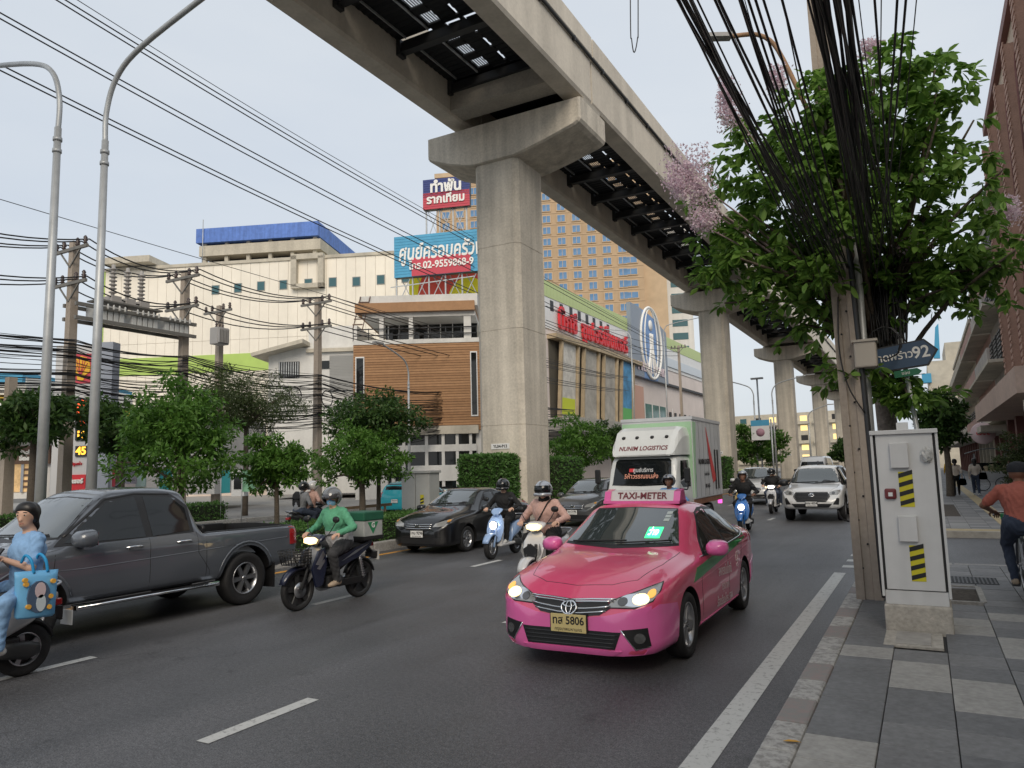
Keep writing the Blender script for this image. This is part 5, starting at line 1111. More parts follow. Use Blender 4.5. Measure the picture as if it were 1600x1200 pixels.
# ================================================================ people
def surface_nets(D, org, h):
    S = D < 0; nx, ny, nz = D.shape
    c = [S[i:nx-1+i, j:ny-1+j, k:nz-1+k] for i in (0,1) for j in (0,1) for k in (0,1)]
    cnt = sum(x.astype(np.int8) for x in c); act = (cnt > 0) & (cnt < 8); idx = -np.ones(act.shape, int); I = np.argwhere(act); idx[act] = np.arange(len(I))
    acc = np.zeros((len(I), 3)); num = np.zeros(len(I))
    crn = [(i,j,k) for i in (0,1) for j in (0,1) for k in (0,1)]
    vals = {q: D[I[:,0]+q[0], I[:,1]+q[1], I[:,2]+q[2]] for q in crn}
    for a in crn:
        for ax in range(3):
            if a[ax] == 0:
                b = tuple(1 if t == ax else a[t] for t in range(3)); va, vb = vals[a], vals[b]; m = (va < 0) != (vb < 0)
                t = np.where(m, va/np.where(m, va-vb, 1), 0); p = np.array(a, float)[None,:].repeat(len(I), 0); p[:,ax] += t
                acc[m] += p[m]; num[m] += 1
    V = (I+acc/num[:,None])*h+org; Fs = []
    for ax in range(3):
        u, v = (ax+1) % 3, (ax+2) % 3; sl0 = [slice(None)]*3; sl1 = [slice(None)]*3; sl0[ax] = slice(0,-1); sl1[ax] = slice(1,None)
        X = S[tuple(sl0)] != S[tuple(sl1)]; E_ = np.argwhere(X); E_ = E_[(E_[:,u] > 0) & (E_[:,v] > 0) & (E_[:,u] < D.shape[u]-1) & (E_[:,v] < D.shape[v]-1)]
        def g(du, dv): q = E_.copy(); q[:,u] -= du; q[:,v] -= dv; return idx[q[:,0], q[:,1], q[:,2]]
        q = np.stack([g(1,1), g(0,1), g(0,0), g(1,0)], 1); ins = S[E_[:,0], E_[:,1], E_[:,2]]; q[~ins] = q[~ins][:,::-1]; Fs.append(q)
    return V, np.concatenate(Fs)
def cone_sdf(P, a, b, ra, rb):
    a, b = np.array(a), np.array(b); ab = b-a; L2 = max(ab@ab, 1e-9); t = np.clip(((P-a)@ab)/L2, 0, 1); return np.linalg.norm(P-a-t[...,None]*ab, axis=-1)-(ra+(rb-ra)*t)
def sdf_body(caps, h, k=.025):
    """caps: (a, b, ra, rb, material) round cones joined smoothly into one skin"""
    A = np.array([list(c[0]) for c in caps]+[list(c[1]) for c in caps]); rm = max(max(c[2], c[3]) for c in caps); lo, hi = A.min(0)-rm-2*h, A.max(0)+rm+2*h
    n = np.ceil((hi-lo)/h).astype(int)+1; g = np.stack(np.meshgrid(*[lo[i]+h*np.arange(n[i]) for i in range(3)], indexing='ij'), -1); D = None
    for a, b, ra, rb, _ in caps:
        d = cone_sdf(g, a, b, ra, rb)
        if D is None: D = d
        else: e = np.clip(.5+.5*(D-d)/k, 0, 1); D = D*(1-e)+d*e-k*e*(1-e)
    V, Q = surface_nets(D, lo, h); C = V[Q].mean(1); best = np.full(len(C), 9.); mi = np.zeros(len(C), int)
    for a, b, ra, rb, m in caps:
        d = cone_sdf(C, a, b, ra, rb); w = d < best; best[w] = d[w]; mi[w] = m
    return V, Q, mi
def ik(a, c, l1, l2, pole):
    a, c, pole = Vector(a), Vector(c), Vector(pole); d = c-a; L_ = min(d.length, (l1+l2)*.999); d.normalize(); x = (l1*l1-l2*l2+L_*L_)/(2*L_); y = math.sqrt(max(l1*l1-x*x, 1e-6))
    p = (pole-d*pole.dot(d)).normalized(); return a+d*x+p*y
def hand_caps(w, f, g, n, sgn, m, curl=1.0):
    """palm, four fingers and thumb; f along the forearm, g across the knuckles, n towards the palm side"""
    w, f, g, n = Vector(w), Vector(f).normalized(), Vector(g), Vector(n); g = (g-f*g.dot(f)).normalized(); n = f.cross(g) if f.cross(g).dot(n) > 0 else -f.cross(g)
    C = [(w-f*.03, w+f*.02, .025, .026, m), (w+f*.02-g*.022, w+f*.075-g*.026, .017, .014, m), (w+f*.02+g*.022, w+f*.075+g*.026, .017, .014, m), (w+f*.02, w+f*.08, .018, .014, m)]
    for i, L_ in enumerate((.068,.076,.072,.056)):
        b = w+f*(.084-.004*abs(i-1.3))+g*(.033-.022*i); d = f
        for k, s in enumerate((.45,.32,.23)):
            a_ = curl*(.35+.55*k); d = (f*math.cos(a_)+n*math.sin(a_)); e = b+d*L_*s; C.append((b, e, .0092-.001*k, .0086-.001*k, m)); b = e
    t = w+f*.025+g*.03*sgn; d = (f*.6+g*.75*sgn+n*.35*curl).normalized(); e = t+d*.04; C += [(t, e, .013, .0105, m), (e, e+(f*.8+g*.1*sgn+n*.7*curl).normalized()*.032, .0105, .008, m)]
    return C
SKIN = mat('skin', (.58,.36,.26), .55, n=8, amt=.06); SKIND = mat('skin_tan', (.22,.11,.07), .55, n=8, amt=.08); HAIR = mat('black_hair', (.010,.009,.009), .4, n=40, amt=.4)
def cloth(name, col=(.1,.1,.1), amt=.15): return mat('cloth_'+name, col, .85, n=9, n2=40, amt=amt, bump=.35, bscale=28)
def person(label, loc, rz, hip, chest, head, hands, feet, cols, name='person', group=None, sleeves=1, look=0, nod=0, res=.018, toes=None, poles=None, wide=1.0, loose=1.0, grip=(0,1,0), curl=1.0, helmet=None, hair=None, trouser=1):
    """hip, chest (base of neck) and head centre, two hands and two ankles in local space; cols = top, bottom, skin, shoe"""
    t = thing(name, label, 'person', loc, rz, group); hip, chest, head = Vector(hip), Vector(chest), Vector(head)
    up = (chest-hip).normalized(); side = Vector((0,1,0)); fwd = side.cross(up).normalized()
    sh = [chest-up*.05+side*.165*wide*s for s in (1,-1)]; hp = [hip+side*.085*wide*s for s in (1,-1)]; C = []
    lz = loose
    C += [(hip+side*.05, hip-side*.05, .125*wide, .125*wide, 1)]+([(hip+up*.03, hip+up*.17, .150*wide*lz, .145*wide*lz, 5)] if len(cols) > 5 else [])+[ (hip+up*.08, chest-up*.16, .125*wide*lz, .145*wide*lz, 0)]
    C += [(chest-up*.17+side*.07*wide+fwd*.01, chest-up*.17-side*.07*wide+fwd*.01, .115*lz, .115*lz, 0), (sh[0]-side*.03, sh[1]+side*.03, .068*lz, .068*lz, 0), (chest-up*.04, chest+up*.03, .06, .055, 2 if not helmet else 0), (chest+up*.02, head-Vector((0,0,.06)), .052, .052, 2)]
    hw = []
    for i, s in enumerate((1,-1)):
        hd = Vector(hands[i]); pl = (poles or {}).get('e%d' % i, Vector((-.5, s*.7, -.6))); el = ik(sh[i], hd, .285, .255, pl); hw.append((el, hd))
        C.append((sh[i], el, .056*lz, .045*lz, 0 if sleeves > 0 else 2)); 
        if sleeves == .5: C[-1] = (sh[i], sh[i].lerp(el, .72), .058*lz, .054*lz, 0); C.append((sh[i].lerp(el, .6), el, .040, .038, 2))
        C.append((el, hd, .043*lz if sleeves == 1 else .038, .033*lz if sleeves == 1 else .025, 0 if sleeves == 1 else 2))
        an = Vector(feet[i]); kp = (poles or {}).get('k%d' % i, Vector((1, s*.25, .5))); kn = ik(hp[i], an, .43, .42, kp)
        C += [(hp[i], kn, .088*wide*lz, .060*lz, 1), (kn, an, .058*lz if trouser else .05, .045*lz if trouser else .035, 1 if trouser else 2)]
        td = Vector((toes or {}).get(i, (1,0,0))).normalized(); C += [(an-Vector((0,0,.045))-td*.04, an-Vector((0,0,.055))+td*.10, .038, .036, 3), (an-Vector((0,0,.06))+td*.08, an-Vector((0,0,.065))+td*.155, .036, .028, 3)]
    ld = Vector((math.cos(look)*math.cos(nod), math.sin(look)*math.cos(nod), math.sin(nod))); lu = Vector((-math.cos(look)*math.sin(nod), -math.sin(look)*math.sin(nod), math.cos(nod))); ls = lu.cross(ld)
    C += [(head+lu*.035-ld*.018, head+lu*.02-ld*.005, .092, .088, 2), (head-lu*.03+ld*.018, head-lu*.075+ld*.038, .066, .044, 2), (head+ld*.078-lu*.002, head+ld*.098-lu*.032, .010, .016, 2), (head+ld*.066-lu*.068, head+ld*.068-lu*.068, .022, .022, 2)]
    for s in (1,-1): C += [(head+ls*s*.084-ld*.012+lu*.02, head+ls*s*.086-ld*.012-lu*.022, .016, .012, 2), (head+ld*.055+ls*s*.036+lu*.028, head+ld*.06+ls*s*.015+lu*.03, .024, .02, 2)]
    V, Q, mi = sdf_body(C, res)
    vm = np.zeros(len(V), int); vm[Q.ravel()] = np.repeat(mi, 4); nv = np.zeros((len(V), 3)); fn = np.cross(V[Q[:,2]]-V[Q[:,0]], V[Q[:,3]]-V[Q[:,1]]); [np.add.at(nv, Q[:,k_], fn) for k_ in range(4)]; nv /= np.linalg.norm(nv, axis=1)[:,None]+1e-12
    x_, y_, z_ = V.T; sd_ = len(label)*.7; fold_ = np.sin(34*z_+9*np.sin(11*x_+sd_)+7*np.sin(13*y_+sd_))*.6+np.sin(58*z_+21*x_-17*y_+5*np.sin(25*y_+sd_))*.4; V = V+nv*(fold_*.0065*np.isin(vm, (0,1,5)))[:,None]
    V = [V]; Q = [Q]; mi = [mi]; off = len(V[0])
    for i, s in enumerate((1,-1)):
        el, hd = hw[i]; f = (hd-el).normalized(); v, q, m = sdf_body(hand_caps(hd, f, grip, (0,0,-1), s if abs(Vector(grip).y) > .5 else -s, 2, curl), max(.0055, res*.38), .006); V.append(v); Q.append(q+off); mi.append(m); off += len(v)
    V, Q, mi = np.concatenate(V), np.concatenate(Q), np.concatenate(mi); me = bpy.data.meshes.new('body'); me.from_pydata(V.tolist(), [], Q.tolist()); me.polygons.foreach_set('material_index', mi.tolist()); me.polygons.foreach_set('use_smooth', [True]*len(Q)); me.update()
    b = link('body', me, list(cols), t)
    # face
    fp = lambda a, s_, u: head+ld*a+ls*s_+lu*u
    if helmet is None or helmet.get('open', True):
        for s in (1,-1):
            mb = MB(); mb.blob([(fp(.074,s*.033,.022)+Vector((0,0,0)), .001, .001)], 4)
            mb = MB(); e = fp(.0765, s*.034, .018); mb.obox(e, ld*.006, ls*.014, lu*.006); mb.build('eye', mat('eye_white', (.55,.53,.5), .3), b)
            mb = MB(); mb.obox(e+ld*.004, ld*.004, ls*.0062, lu*.0062); mb.build('iris', BLK, b)
            mb = MB(); mb.tube([fp(.078,s*.016,.040), fp(.083,s*.034,.046), fp(.070,s*.054,.040)], .005, 5); mb.build('eyebrow', HAIR, b)
        mb = MB(); mb.tube([fp(.082,.026,-.066), fp(.092,0,-.064), fp(.082,-.026,-.066)], [.003,.007,.003], 6); mb.build('lips', mat('lips', (.40,.14,.11), .4), b)
    if hair:
        H_ = [(head+lu*.050-ld*.034, head+lu*.066-ld*.008, .098, .076, 0), (head-ld*.055+lu*.01, head-ld*.06-lu*.04, .084, .07, 0), (head+lu*.080+ld*.010+ls*.03, head+lu*.080+ld*.010-ls*.03, .050, .050, 0)]+[(head+ls*s*.060+ld*.012+lu*.055, head+ls*s*.070-ld*.030-lu*.035, .034, .028, 0) for s in (1,-1)]
        if hair == 'pony': H_ += [(head-ld*.11-lu*.0, head-ld*.13-lu*.12, .035, .03, 0), (head-ld*.13-lu*.12, head-ld*.10-lu*.22, .03, .012, 0)]
        if hair == 'long': H_ += [(head-ld*.07-lu*.03, head-ld*.09-lu*.30, .075, .06, 0)]
        v, q, m = sdf_body(H_, .010, .045); me = bpy.data.meshes.new('hair'); me.from_pydata(v.tolist(), [], q.tolist()); me.polygons.foreach_set('use_smooth', [True]*len(q)); link('hair', me, HAIR, b)
    if helmet:
        hc, vis = helmet['mat'], helmet.get('visor', GLASS); c0 = head+lu*.03-ld*.005; mb = MB(); n1, n2 = 28, 16; vs = []; 
        for i in range(n2+1):
            ph = PI*i/n2*.80
            for k in range(n1):
                th = 2*PI*k/n1; r_ = .148*(1-.10*max(0, -math.cos(ph))); d = ld*math.cos(th)*math.sin(ph)*1.12+ls*math.sin(th)*math.sin(ph)*.98+lu*math.cos(ph); vs.append(c0+d*r_)
        fs = []; mm = []
        for i in range(n2):
            for k in range(n1):
                ph, th = (i+.5)/n2*.80*180, (k+.5)/n1*360; th = th if th < 180 else th-360
                front = abs(th) < 62 and ph > 66
                if front and ph > 112 and not helmet.get('full'): continue
                if front and ph > 112: mm.append(0)
                elif front: mm.append(1)
                else: mm.append(0)
                if helmet.get('open') and front and ph > 66 and not helmet.get('full'):
                    if ph > 92 or helmet.get('novisor'): mm.pop(); continue
                fs.append((i*n1+k, i*n1+(k+1) % n1, (i+1)*n1+(k+1) % n1, (i+1)*n1+k))
        me = bpy.data.meshes.new('helmet'); me.from_pydata(vs, [], fs); me.polygons.foreach_set('material_index', mm); me.polygons.foreach_set('use_smooth', [True]*len(fs)); ho = link('helmet', me, [hc, vis], b)
        so_ = ho.modifiers.new('s', 'SOLIDIFY'); so_.thickness = .012; so_.offset = 0
        mb = MB(); mb.tube([c0+ls*.135*s_+ld*.07*abs(s_)*0+ld*math.cos(s_*1.15)*.15-lu*.0+lu*.055 for s_ in np.linspace(-1,1,9)], .006, 5); mb.build('visor_rim', BLK, ho)
        if helmet.get('full'):
            mb = MB(); mb.tube([c0+ld*.17*math.cos(a)+ls*.145*math.sin(a)-lu*.075 for a in np.linspace(-1.25,1.25,11)], [.02]+[.03]*9+[.02], 8); mb.build('chin_bar', hc, ho)
        if helmet.get('mask'):
            mb = MB(); mb.blob([], 4) if False else None
    if helmet and helmet.get('mask') or (cols and len(cols) > 4):
        mm_ = cols[4] if len(cols) > 4 else helmet['mask']; rings = []
        for u, a, w_ in ((.012,.092,.030),(-.02,.106,.052),(-.055,.100,.056),(-.088,.082,.044),(-.105,.062,.03)): rings.append([fp(a-.05*(abs(s_)**2.2), s_*w_*1.25, u) for s_ in np.linspace(-1,1,9)])
        mb = MB(); mb.loft(rings, cap=False, closed=False); mo = mb.build('face_mask', mm_, b)
    return t, b
# ================================================================ motorcycles
def scooter(label, loc, rz, style, c1, c2=None, lit=True, group='motorcycles in traffic', txt='', basket=False, name='scooter'):
    """local x forward, the rear axle at -0.62 and the front axle at +0.62"""
    t = thing(name, label, 'motorcycle', loc, rz, group); w = style == 'wave'; c2 = c2 or c1; r = .285 if w else .255; tw = .085 if w else .11
    def part(nm, m, mb, par=None): return mb.build(nm, m, par or t)
    ty, rm = wheel_meshes(r, tw, 5, 'alloy', .80 if w else .62)
    if w: rm.materials.clear(); rm.materials.append(DKM); rm.materials.append(BLK)
    if w:
        bm = bmesh.new(); bm.from_mesh(rm); bmesh.ops.delete(bm, geom=[f for f in bm.faces if f.material_index == 1 and f.calc_area() > .004], context='FACES'); bm.to_mesh(rm); bm.free()
    for x in (.62,-.62): o = link('wheel', ty, None, t, (x,0,r), (0,.5+x,0)); link('rim', rm, None, o)
    mb = MB(); mb.lathe([(0,-.05),(.05,-.05),(.05,.05),(0,.05)], (.62,0,r), 'y', 14); mb.lathe([(0,.045),(.11,.045),(.11,.05),(0,.05)], (.62,0,r), 'y', 24); part('brake_disc', ALU, mb)
    mb = MB()
    for s in (1,-1): mb.tube([(.62,s*.075,r),(.50,s*.075,.60),(.44,s*.06,.72)], [.022,.024,.026], 8)
    part('fork', DKM if w else c2 if style == 'vespa' else BLK, mb)
    # mudguards
    def guard(cx, a0, a1, rr, hw, m, nm):
        rings = []
        for k in range(11):
            a = R(a0+(a1-a0)*k/10); tp = 1-.25*abs(k-5)/5; rings.append([(cx+(rr-d)*math.cos(a), y*tp, r+(rr-d)*math.sin(a)) for y, d in ((-hw,.05),(-hw*.85,.012),(0,0),(hw*.85,.012),(hw,.05),(hw*.8,.02),(0,.012),(-hw*.8,.02))])
        mb = MB(); mb.loft(rings); part(nm, m, mb)
    guard(.62, 20, 150, r+.045, .075 if w else .10, c2 if w else c1, 'front_mudguard'); guard(-.62, 20, 165, r+.05, .07, BLK, 'rear_mudguard')
    if w:
        mb = MB(); mb.blob([((.46,0,.40),.05,.06),((.42,0,.50),.10,.10,.2),((.36,0,.62),.14,.10,.3),((.32,0,.76),.15,.07,.3),((.26,0,.86),.10,.03,.3)], 16, 2.6); part('front_cowl', c1, mb)
        for s in (1,-1):
            mb = MB(); mb.prism([(.42,.30),(.50,.55),(.38,.80),(.26,.84),(.22,.60),(.30,.32)], s*.13, s*.165, 'xz'); part('leg_shield', c2, mb)
            mb = MB(); mb.prism([(.44,.62),(.30,.80),(.26,.74),(.36,.60)], s*.166, s*.170, 'xz'); mb.prism([(.42,.56),(.28,.68),(.26,.65),(.36,.54)], s*.166, s*.170, 'xz'); part('silver_decal', ALU, mb)
            mb = MB(); mb.prism([(-.05,.52),(-.02,.66),(-.50,.80),(-.78,.86),(-.76,.78),(-.45,.62)], s*.09, s*.135, 'xz'); o = part('side_cover', c2, mb)
            mb = MB(); mb.prism([(-.10,.60),(-.40,.73),(-.70,.81),(-.40,.69)], s*.136, s*.140, 'xz'); part('silver_decal', ALU, mb)
        mb = MB(); mb.blob([((.26,0,.52),.05,.05),((.1,0,.46),.06,.06),((-.12,0,.50),.07,.07),((-.3,0,.60),.07,.08)], 12); part('frame_spine', BLK, mb)
        mb = MB(); mb.box((-.12,-.12,.24),(.16,.12,.42), bev=.03); mb.lathe([(0,-.15),(.085,-.15),(.09,-.1),(.09,.1),(.085,.15),(0,.15)], (-.05,0,.33), 'y', 18); mb.tube([(.16,0,.33),(.32,0,.36)], [.075,.06], 10); part('engine', DKM, mb)
        mb = MB(); mb.tube(spline([(.18,-.10,.28),(.05,-.14,.20),(-.25,-.15,.22),(-.5,-.16,.30)], 4), .025, 8); mb.tube([(-.42,-.16,.27),(-.85,-.17,.40)], [.045,.05], 10); part('exhaust', ALU, mb)
        mb = MB(); mb.bar((-.1,.09,.32),(-.62,.09,r), .03, .05); mb.bar((-.1,-.09,.32),(-.62,-.09,r), .03, .05); mb.box((-.60,.10,.24),(-.05,.12,.34), bev=.01); part('swingarm', BLK, mb)
        mb = MB()
        for s in (1,-1): mb.tube([(-.60,s*.11,r+.02),(-.50,s*.11,.70)], .022, 8); 
        for k in range(9): mb.lathe([(.034,-.008),(.034,.008)], (-.60+.0088*k*1.1,.11,.34+.036*k), 'z', 10)
        part('shock_absorber', ALU, mb)
        mb = MB(); mb.blob([((.08,0,.735),.09,.02),((.0,0,.75),.115,.04),((-.25,0,.765),.13,.045),((-.5,0,.80),.13,.045),((-.72,0,.83),.11,.035),((-.78,0,.835),.07,.02)], 16, 3); part('seat', mat('black_vinyl', (.015,.015,.016), .5), mb)
        mb = MB(); mb.blob([((.30,0,.90),.05,.02),((.33,0,.93),.12,.055,.2),((.26,0,.97),.15,.06,.2),((.18,0,.98),.12,.04,.2)], 16, 2.5); hb = part('handlebar_cowl', c2, mb)
        hz, hx, hl = 1.0, .17, (.375,.935); tail = (-.86,.78)
        mb = MB(); mb.box((-.98,-.07,.58),(-.84,.07,.66)); mb.bar((-.78,0,.75),(-.98,0,.55), .12, .02); part('tail_guard', BLK, mb)
    else:
        # apron in front of the legs, floor, under-seat body
        if style == 'vespa':
            mb = MB(); mb.blob([((.46,0,.34),.10,.02,.15),((.45,0,.42),.17,.05,.2),((.41,0,.58),.205,.07,.25),((.36,0,.74),.195,.07,.3),((.31,0,.86),.13,.06,.3),((.28,0,.93),.07,.03,.3)], 20, 2.4); part('apron', c1, mb)
        else:
            mb = MB(); mb.blob([((.50,0,.36),.06,.02,.15),((.50,0,.44),.13,.05,.2),((.45,0,.58),.175,.075,.25),((.38,0,.74),.185,.07,.35),((.31,0,.86),.13,.06,.3),((.28,0,.92),.07,.03,.3)], 20, 2.4); part('apron', c1, mb)
            mb = MB(); mb.prism([(-.09,.52),(.09,.52),(.12,.66),(0,.74),(-.12,.66)], .505, .53, 'yz'); part('nose_panel', BLK, mb)
            for s in (1,-1): mb = MB(); mb.prism([(s*.10,.50),(s*.17,.62),(s*.15,.74),(s*.13,.62)], .49, .512, 'yz'); part('indicator', LENS, mb)
        mb = MB(); mb.box((-.28,-.17,.25),(.42,.17,.31), bev=.025); mb.prism([(.42,.26),(.36,.60),(.30,.84),(.27,.84),(.30,.55),(.36,.28)], -.16, .16, 'xz'); part('floorboard', mat('inner_dark', (.03,.03,.032), .6) if style != 'vespa' else mat('inner_dark'), mb)
        mb = MB(); mb.blob([((-.16,0,.34),.13,.05,0),((-.20,0,.52),.17,.18,0),((-.40,0,.58),.19,.19,0),((-.62,0,.64),.18,.155,0),((-.82,0,.70),.12,.09,0),((-.92,0,.73),.05,.04,0)], 20, 2.6); part('rear_body', c1, mb)
        mb = MB(); mb.blob([((-.05,0,.735),.08,.02),((-.10,0,.75),.12,.04),((-.35,0,.775),.145,.045),((-.6,0,.80),.14,.045),((-.78,0,.81),.10,.03)], 16, 3); part('seat', mat('seat_vinyl_'+style, (.016,.014,.013) if style != 'brown' else (.1,.05,.03), .5), mb)
        mb = MB(); mb.box((-.55,-.10,.22),(-.18,.10,.40), bev=.03); mb.blob([((-.3,.11,.30),.04,.07),((-.62,.11,r),.045,.09),((-.72,.11,r),.03,.05)], 12); part('engine', DKM, mb)
        mb = MB(); mb.tube([(-.35,-.16,.26),(-.80,-.18,.34)], [.05,.055], 10); part('exhaust', DKM, mb)
        mb = MB(); mb.tube(spline([(-.72,.13,.80),(-.88,.14,.86),(-.93,0,.87),(-.88,-.14,.86),(-.72,-.13,.80)], 4), .014, 6); part('grab_rail', ALU, mb)
        mb = MB(); mb.blob([((.36,0,.93),.06,.03,.3),((.34,0,.985),.15 if style != 'vespa' else .12,.055,.3),((.26,0,1.02),.17 if style != 'vespa' else .13,.05,.25),((.18,0,1.02),.11,.03,.2)], 18, 2.4); hb = part('handlebar_cowl', c1, mb)
        hz, hx, hl = 1.02, .20, (.375,.975) if style != 'vespa' else (.475,.70); tail = (-.93,.66)
        mb = MB(); mb.box((-.97,-.06,.50),(-.90,.06,.62)); mb.bar((-.88,0,.62),(-.97,0,.48), .1, .02); part('tail_guard', BLK, mb)
    mb = MB()
    for s in (1,-1): mb.tube(spline([(hx+.06,s*.10,hz-.01),(hx+.02,s*.22,hz+.02),(hx-.05,s*.36,hz)], 4), .012, 8)
    part('handlebar', DKM, mb)
    for s in (1,-1):
        mb = MB(); mb.tube([(hx-.015,s*.27,hz+.012),(hx-.055,s*.375,hz-.002)], .018, 10); part('grip', BLK, mb)
        mb = MB(); mb.tube(spline([(hx+.03,s*.17,hz+.02),(hx+.03,s*.24,hz+.10),(hx+.0,s*.29,hz+.20)], 4), .007, 6); o = part('mirror', BLK, mb)
        mb = MB(); mb.blob([((hx+.03,s*.30,hz+.235),.045,.03),((hx+.012,s*.30,hz+.235),.068,.048),((hx-.004,s*.30,hz+.235),.06,.042)], 14, 2.2); mb.build('mirror_head', BLK, o)
        mb = MB(); mb.tube([(hx+.04,s*.16,hz+.0),(hx+.03,s*.31,hz+.005)], .006, 5); part('brake_lever', ALU, mb)
    HL = HEADL if lit == 1 else mat('lit_headlamp_white', (1,1,1), .2, emit=3.0, ecol=(1,.97,.9)) if lit else LENS
    if style == 'vespa':
        mb = MB(); mb.lathe([(0,.045),(.07,.04),(.088,.02),(.09,-.03)], (hl[0],0,hl[1]), 'x', 24); o = part('headlamp', HL, mb); mb = MB(); mb.lathe([(.088,.025),(.102,.022),(.102,-.03),(.088,-.03)], (hl[0],0,hl[1]), 'x', 24); part('headlamp_ring', CHR, mb, o)
    else:
        mb = MB(); mb.prism([(-.11,-.03),(-.13,.03),(-.07,.055),(.07,.055),(.13,.03),(.11,-.03),(.0,-.05)], .0, .03, 'yz'); o = mb.build('headlamp', HL, t, (hl[0],0,hl[1]), (0,R(-18),0))
    mb = MB(); mb.box((tail[0]-.03,-.07,tail[1]-.03),(tail[0]+.05,.07,tail[1]+.04), bev=.015); part('tail_lamp', TAIL, mb)
    mb = MB(); mb.box((tail[0]-.12,-.10,tail[1]-.25),(tail[0]-.11,.10,tail[1]-.10)); o = part('number_plate', PLATEW, mb); text('lettering', '2กม', .07, BLK, o, (tail[0]-.122,0,tail[1]-.15), (0,-1,0), (-1,0,0), .001); text('lettering', '4417', .07, BLK, o, (tail[0]-.122,0,tail[1]-.21), (0,-1,0), (-1,0,0), .001)
    if basket:
        mb = MB()
        for z in np.linspace(.64,.84,6): mb.tube([(.52+(z-.64)*.1,-.16-(z-.64)*.15,z),(.78+(z-.64)*.25,-.15-(z-.64)*.15,z),(.78+(z-.64)*.25,.15+(z-.64)*.15,z),(.52+(z-.64)*.1,.16+(z-.64)*.15,z)], .006, 4, closed=True)
        for k in range(7):
            y = -.15+.05*k; mb.tube([(.78,y,.64),(.83,y*1.2,.84)], .005, 4); mb.tube([(.52,y,.64),(.54,y*1.2,.84)], .005, 4)
        for k in range(5): x = .53+.06*k; mb.tube([(x,.155,.64),(x+.02,.185,.84)], .005, 4); mb.tube([(x,-.155,.64),(x+.02,-.185,.84)], .005, 4)
        mb.box((.52,-.15,.635),(.78,.15,.645)); part('basket', BLK, mb)
    return t
HX = {'wave': (.12,1.0), 's': (.14,1.02)}
def rider(label, loc, rz, cols, helmet, style='s', hipx=-.22, lean=.13, look=0, nod=0, hands=None, wide=1.06, loose=1.24, res=.018, feet=None, hair=None, sleeves=1, group='motorcycle riders'):
    hx, hz = HX['wave' if style == 'wave' else 's']; hipz = .865
    feet = feet or [(.02 if style == 'wave' else .12, s*(.17 if style == 'wave' else .13), .36 if style == 'wave' else .385) for s in (1,-1)]
    ch = (hipx+lean, 0, hipz+.50); hd = (hipx+lean+.05, 0, hipz+.66)
    return person(label, loc, rz, (hipx,0,hipz), ch, hd, hands or [(hx+.01, s*.315, hz+.035) for s in (1,-1)], feet, cols, group=group, sleeves=sleeves, look=look, nod=nod, res=res, wide=wide, loose=loose, helmet=helmet, hair=hair, poles={'e0': Vector((-.6,.75,-.5)), 'e1': Vector((-.6,-.75,-.5)), 'k0': Vector((1,.35,.6)), 'k1': Vector((1,-.35,.6))})
D_ = -PI/2
BLKC = cloth('black', (.012,.012,.013)); GREY = cloth('dark_grey', (.045,.046,.05)); GREENJ = cloth('green_jacket', (.10,.34,.20)); PINKJ = cloth('pale_pink', (.56,.36,.31)); DENIM = cloth('denim', (.04,.055,.09)); SCRUB = cloth('scrub_blue', (.24,.42,.68), .08); SHOE = mat('dark_shoe', (.03,.03,.03), .6); SHOEL = mat('sand_shoe', (.42,.33,.24), .7); WSH = mat('white_shoe', (.6,.6,.58), .6); CREAMC = cloth('cream_knit', (.62,.54,.46)); SALMON = cloth('salmon_tee', (.42,.125,.09), .1)
SILV = mat('helmet_silver', (.38,.40,.43), .25, .5, coat=1); BLKH = mat('helmet_black', (.012,.012,.013), .2, coat=1); GREYH = mat('helmet_grey', (.14,.145,.15), .25, coat=1); GOLDH = mat('helmet_gold', (.38,.40,.12), .3, coat=1); MASKB = cloth('mask_blue', (.25,.5,.75), .05); MASKW = cloth('mask_white', (.62,.52,.48), .05)
# delivery rider on an underbone motorcycle
L1 = (-7.84, 8.42, 0)
scooter('dark underbone delivery motorcycle with front basket and green top box', L1, D_+R(-2), 'wave', mat('silver_cowl', (.22,.225,.235), .35, .4, coat=.6), mat('navy_plastic', (.012,.016,.04), .35, coat=.6), 1, basket=True, name='underbone_motorcycle')
rider('delivery rider in a green and white jacket wearing a dark visored helmet and mask', L1, D_+R(-2), [GREENJ, GREY, SKIN, SHOEL, MASKB, cloth('pale_hem', (.42,.42,.43))], {'mat': GREYH, 'visor': mat('smoke_visor', (.05,.05,.055), .1, coat=1), 'open': True}, 'wave', look=R(25), nod=R(-10), res=.016)
tb = thing('delivery_box', 'green insulated delivery box with white triangle on the motorcycle rack', 'box', (*L1[:2], 0), D_+R(-2))
GB = mat('box_green', (.012,.10,.055), .6, n=5, amt=.2); mb = MB(); mb.box((-.93,-.22,.875),(-.50,.22,1.20), bev=.015); o = mb.build('bag', mat('box_grey', (.38,.40,.39), .6, n=4, amt=.2), tb)
mb = MB(); mb.box((-.945,-.235,1.16),(-.485,.235,1.30), bev=.02); mb.build('lid', GB, tb); mb = MB(); mb.box((-.94,-.228,.87),(-.49,.228,.93), bev=.01); mb.build('base', BLK, tb)
for s in (1,-1): mb = MB(); mb.prism([(-.82,1.14),(-.58,1.14),(-.70,.96)], s*.221, s*.226, 'xz'); q = mb.build('triangle_print', mat('print_green', (.02,.22,.09), .6), tb); text('lettering', 'G', .11, WHT, q, (-.70,s*.228,1.09), (-s,0,0), (0,s,0), .001, .004)
mb = MB(); mb.box((-.95,-.16,.855),(-.50,.16,.875)); mb.build('rack', DKM, tb)
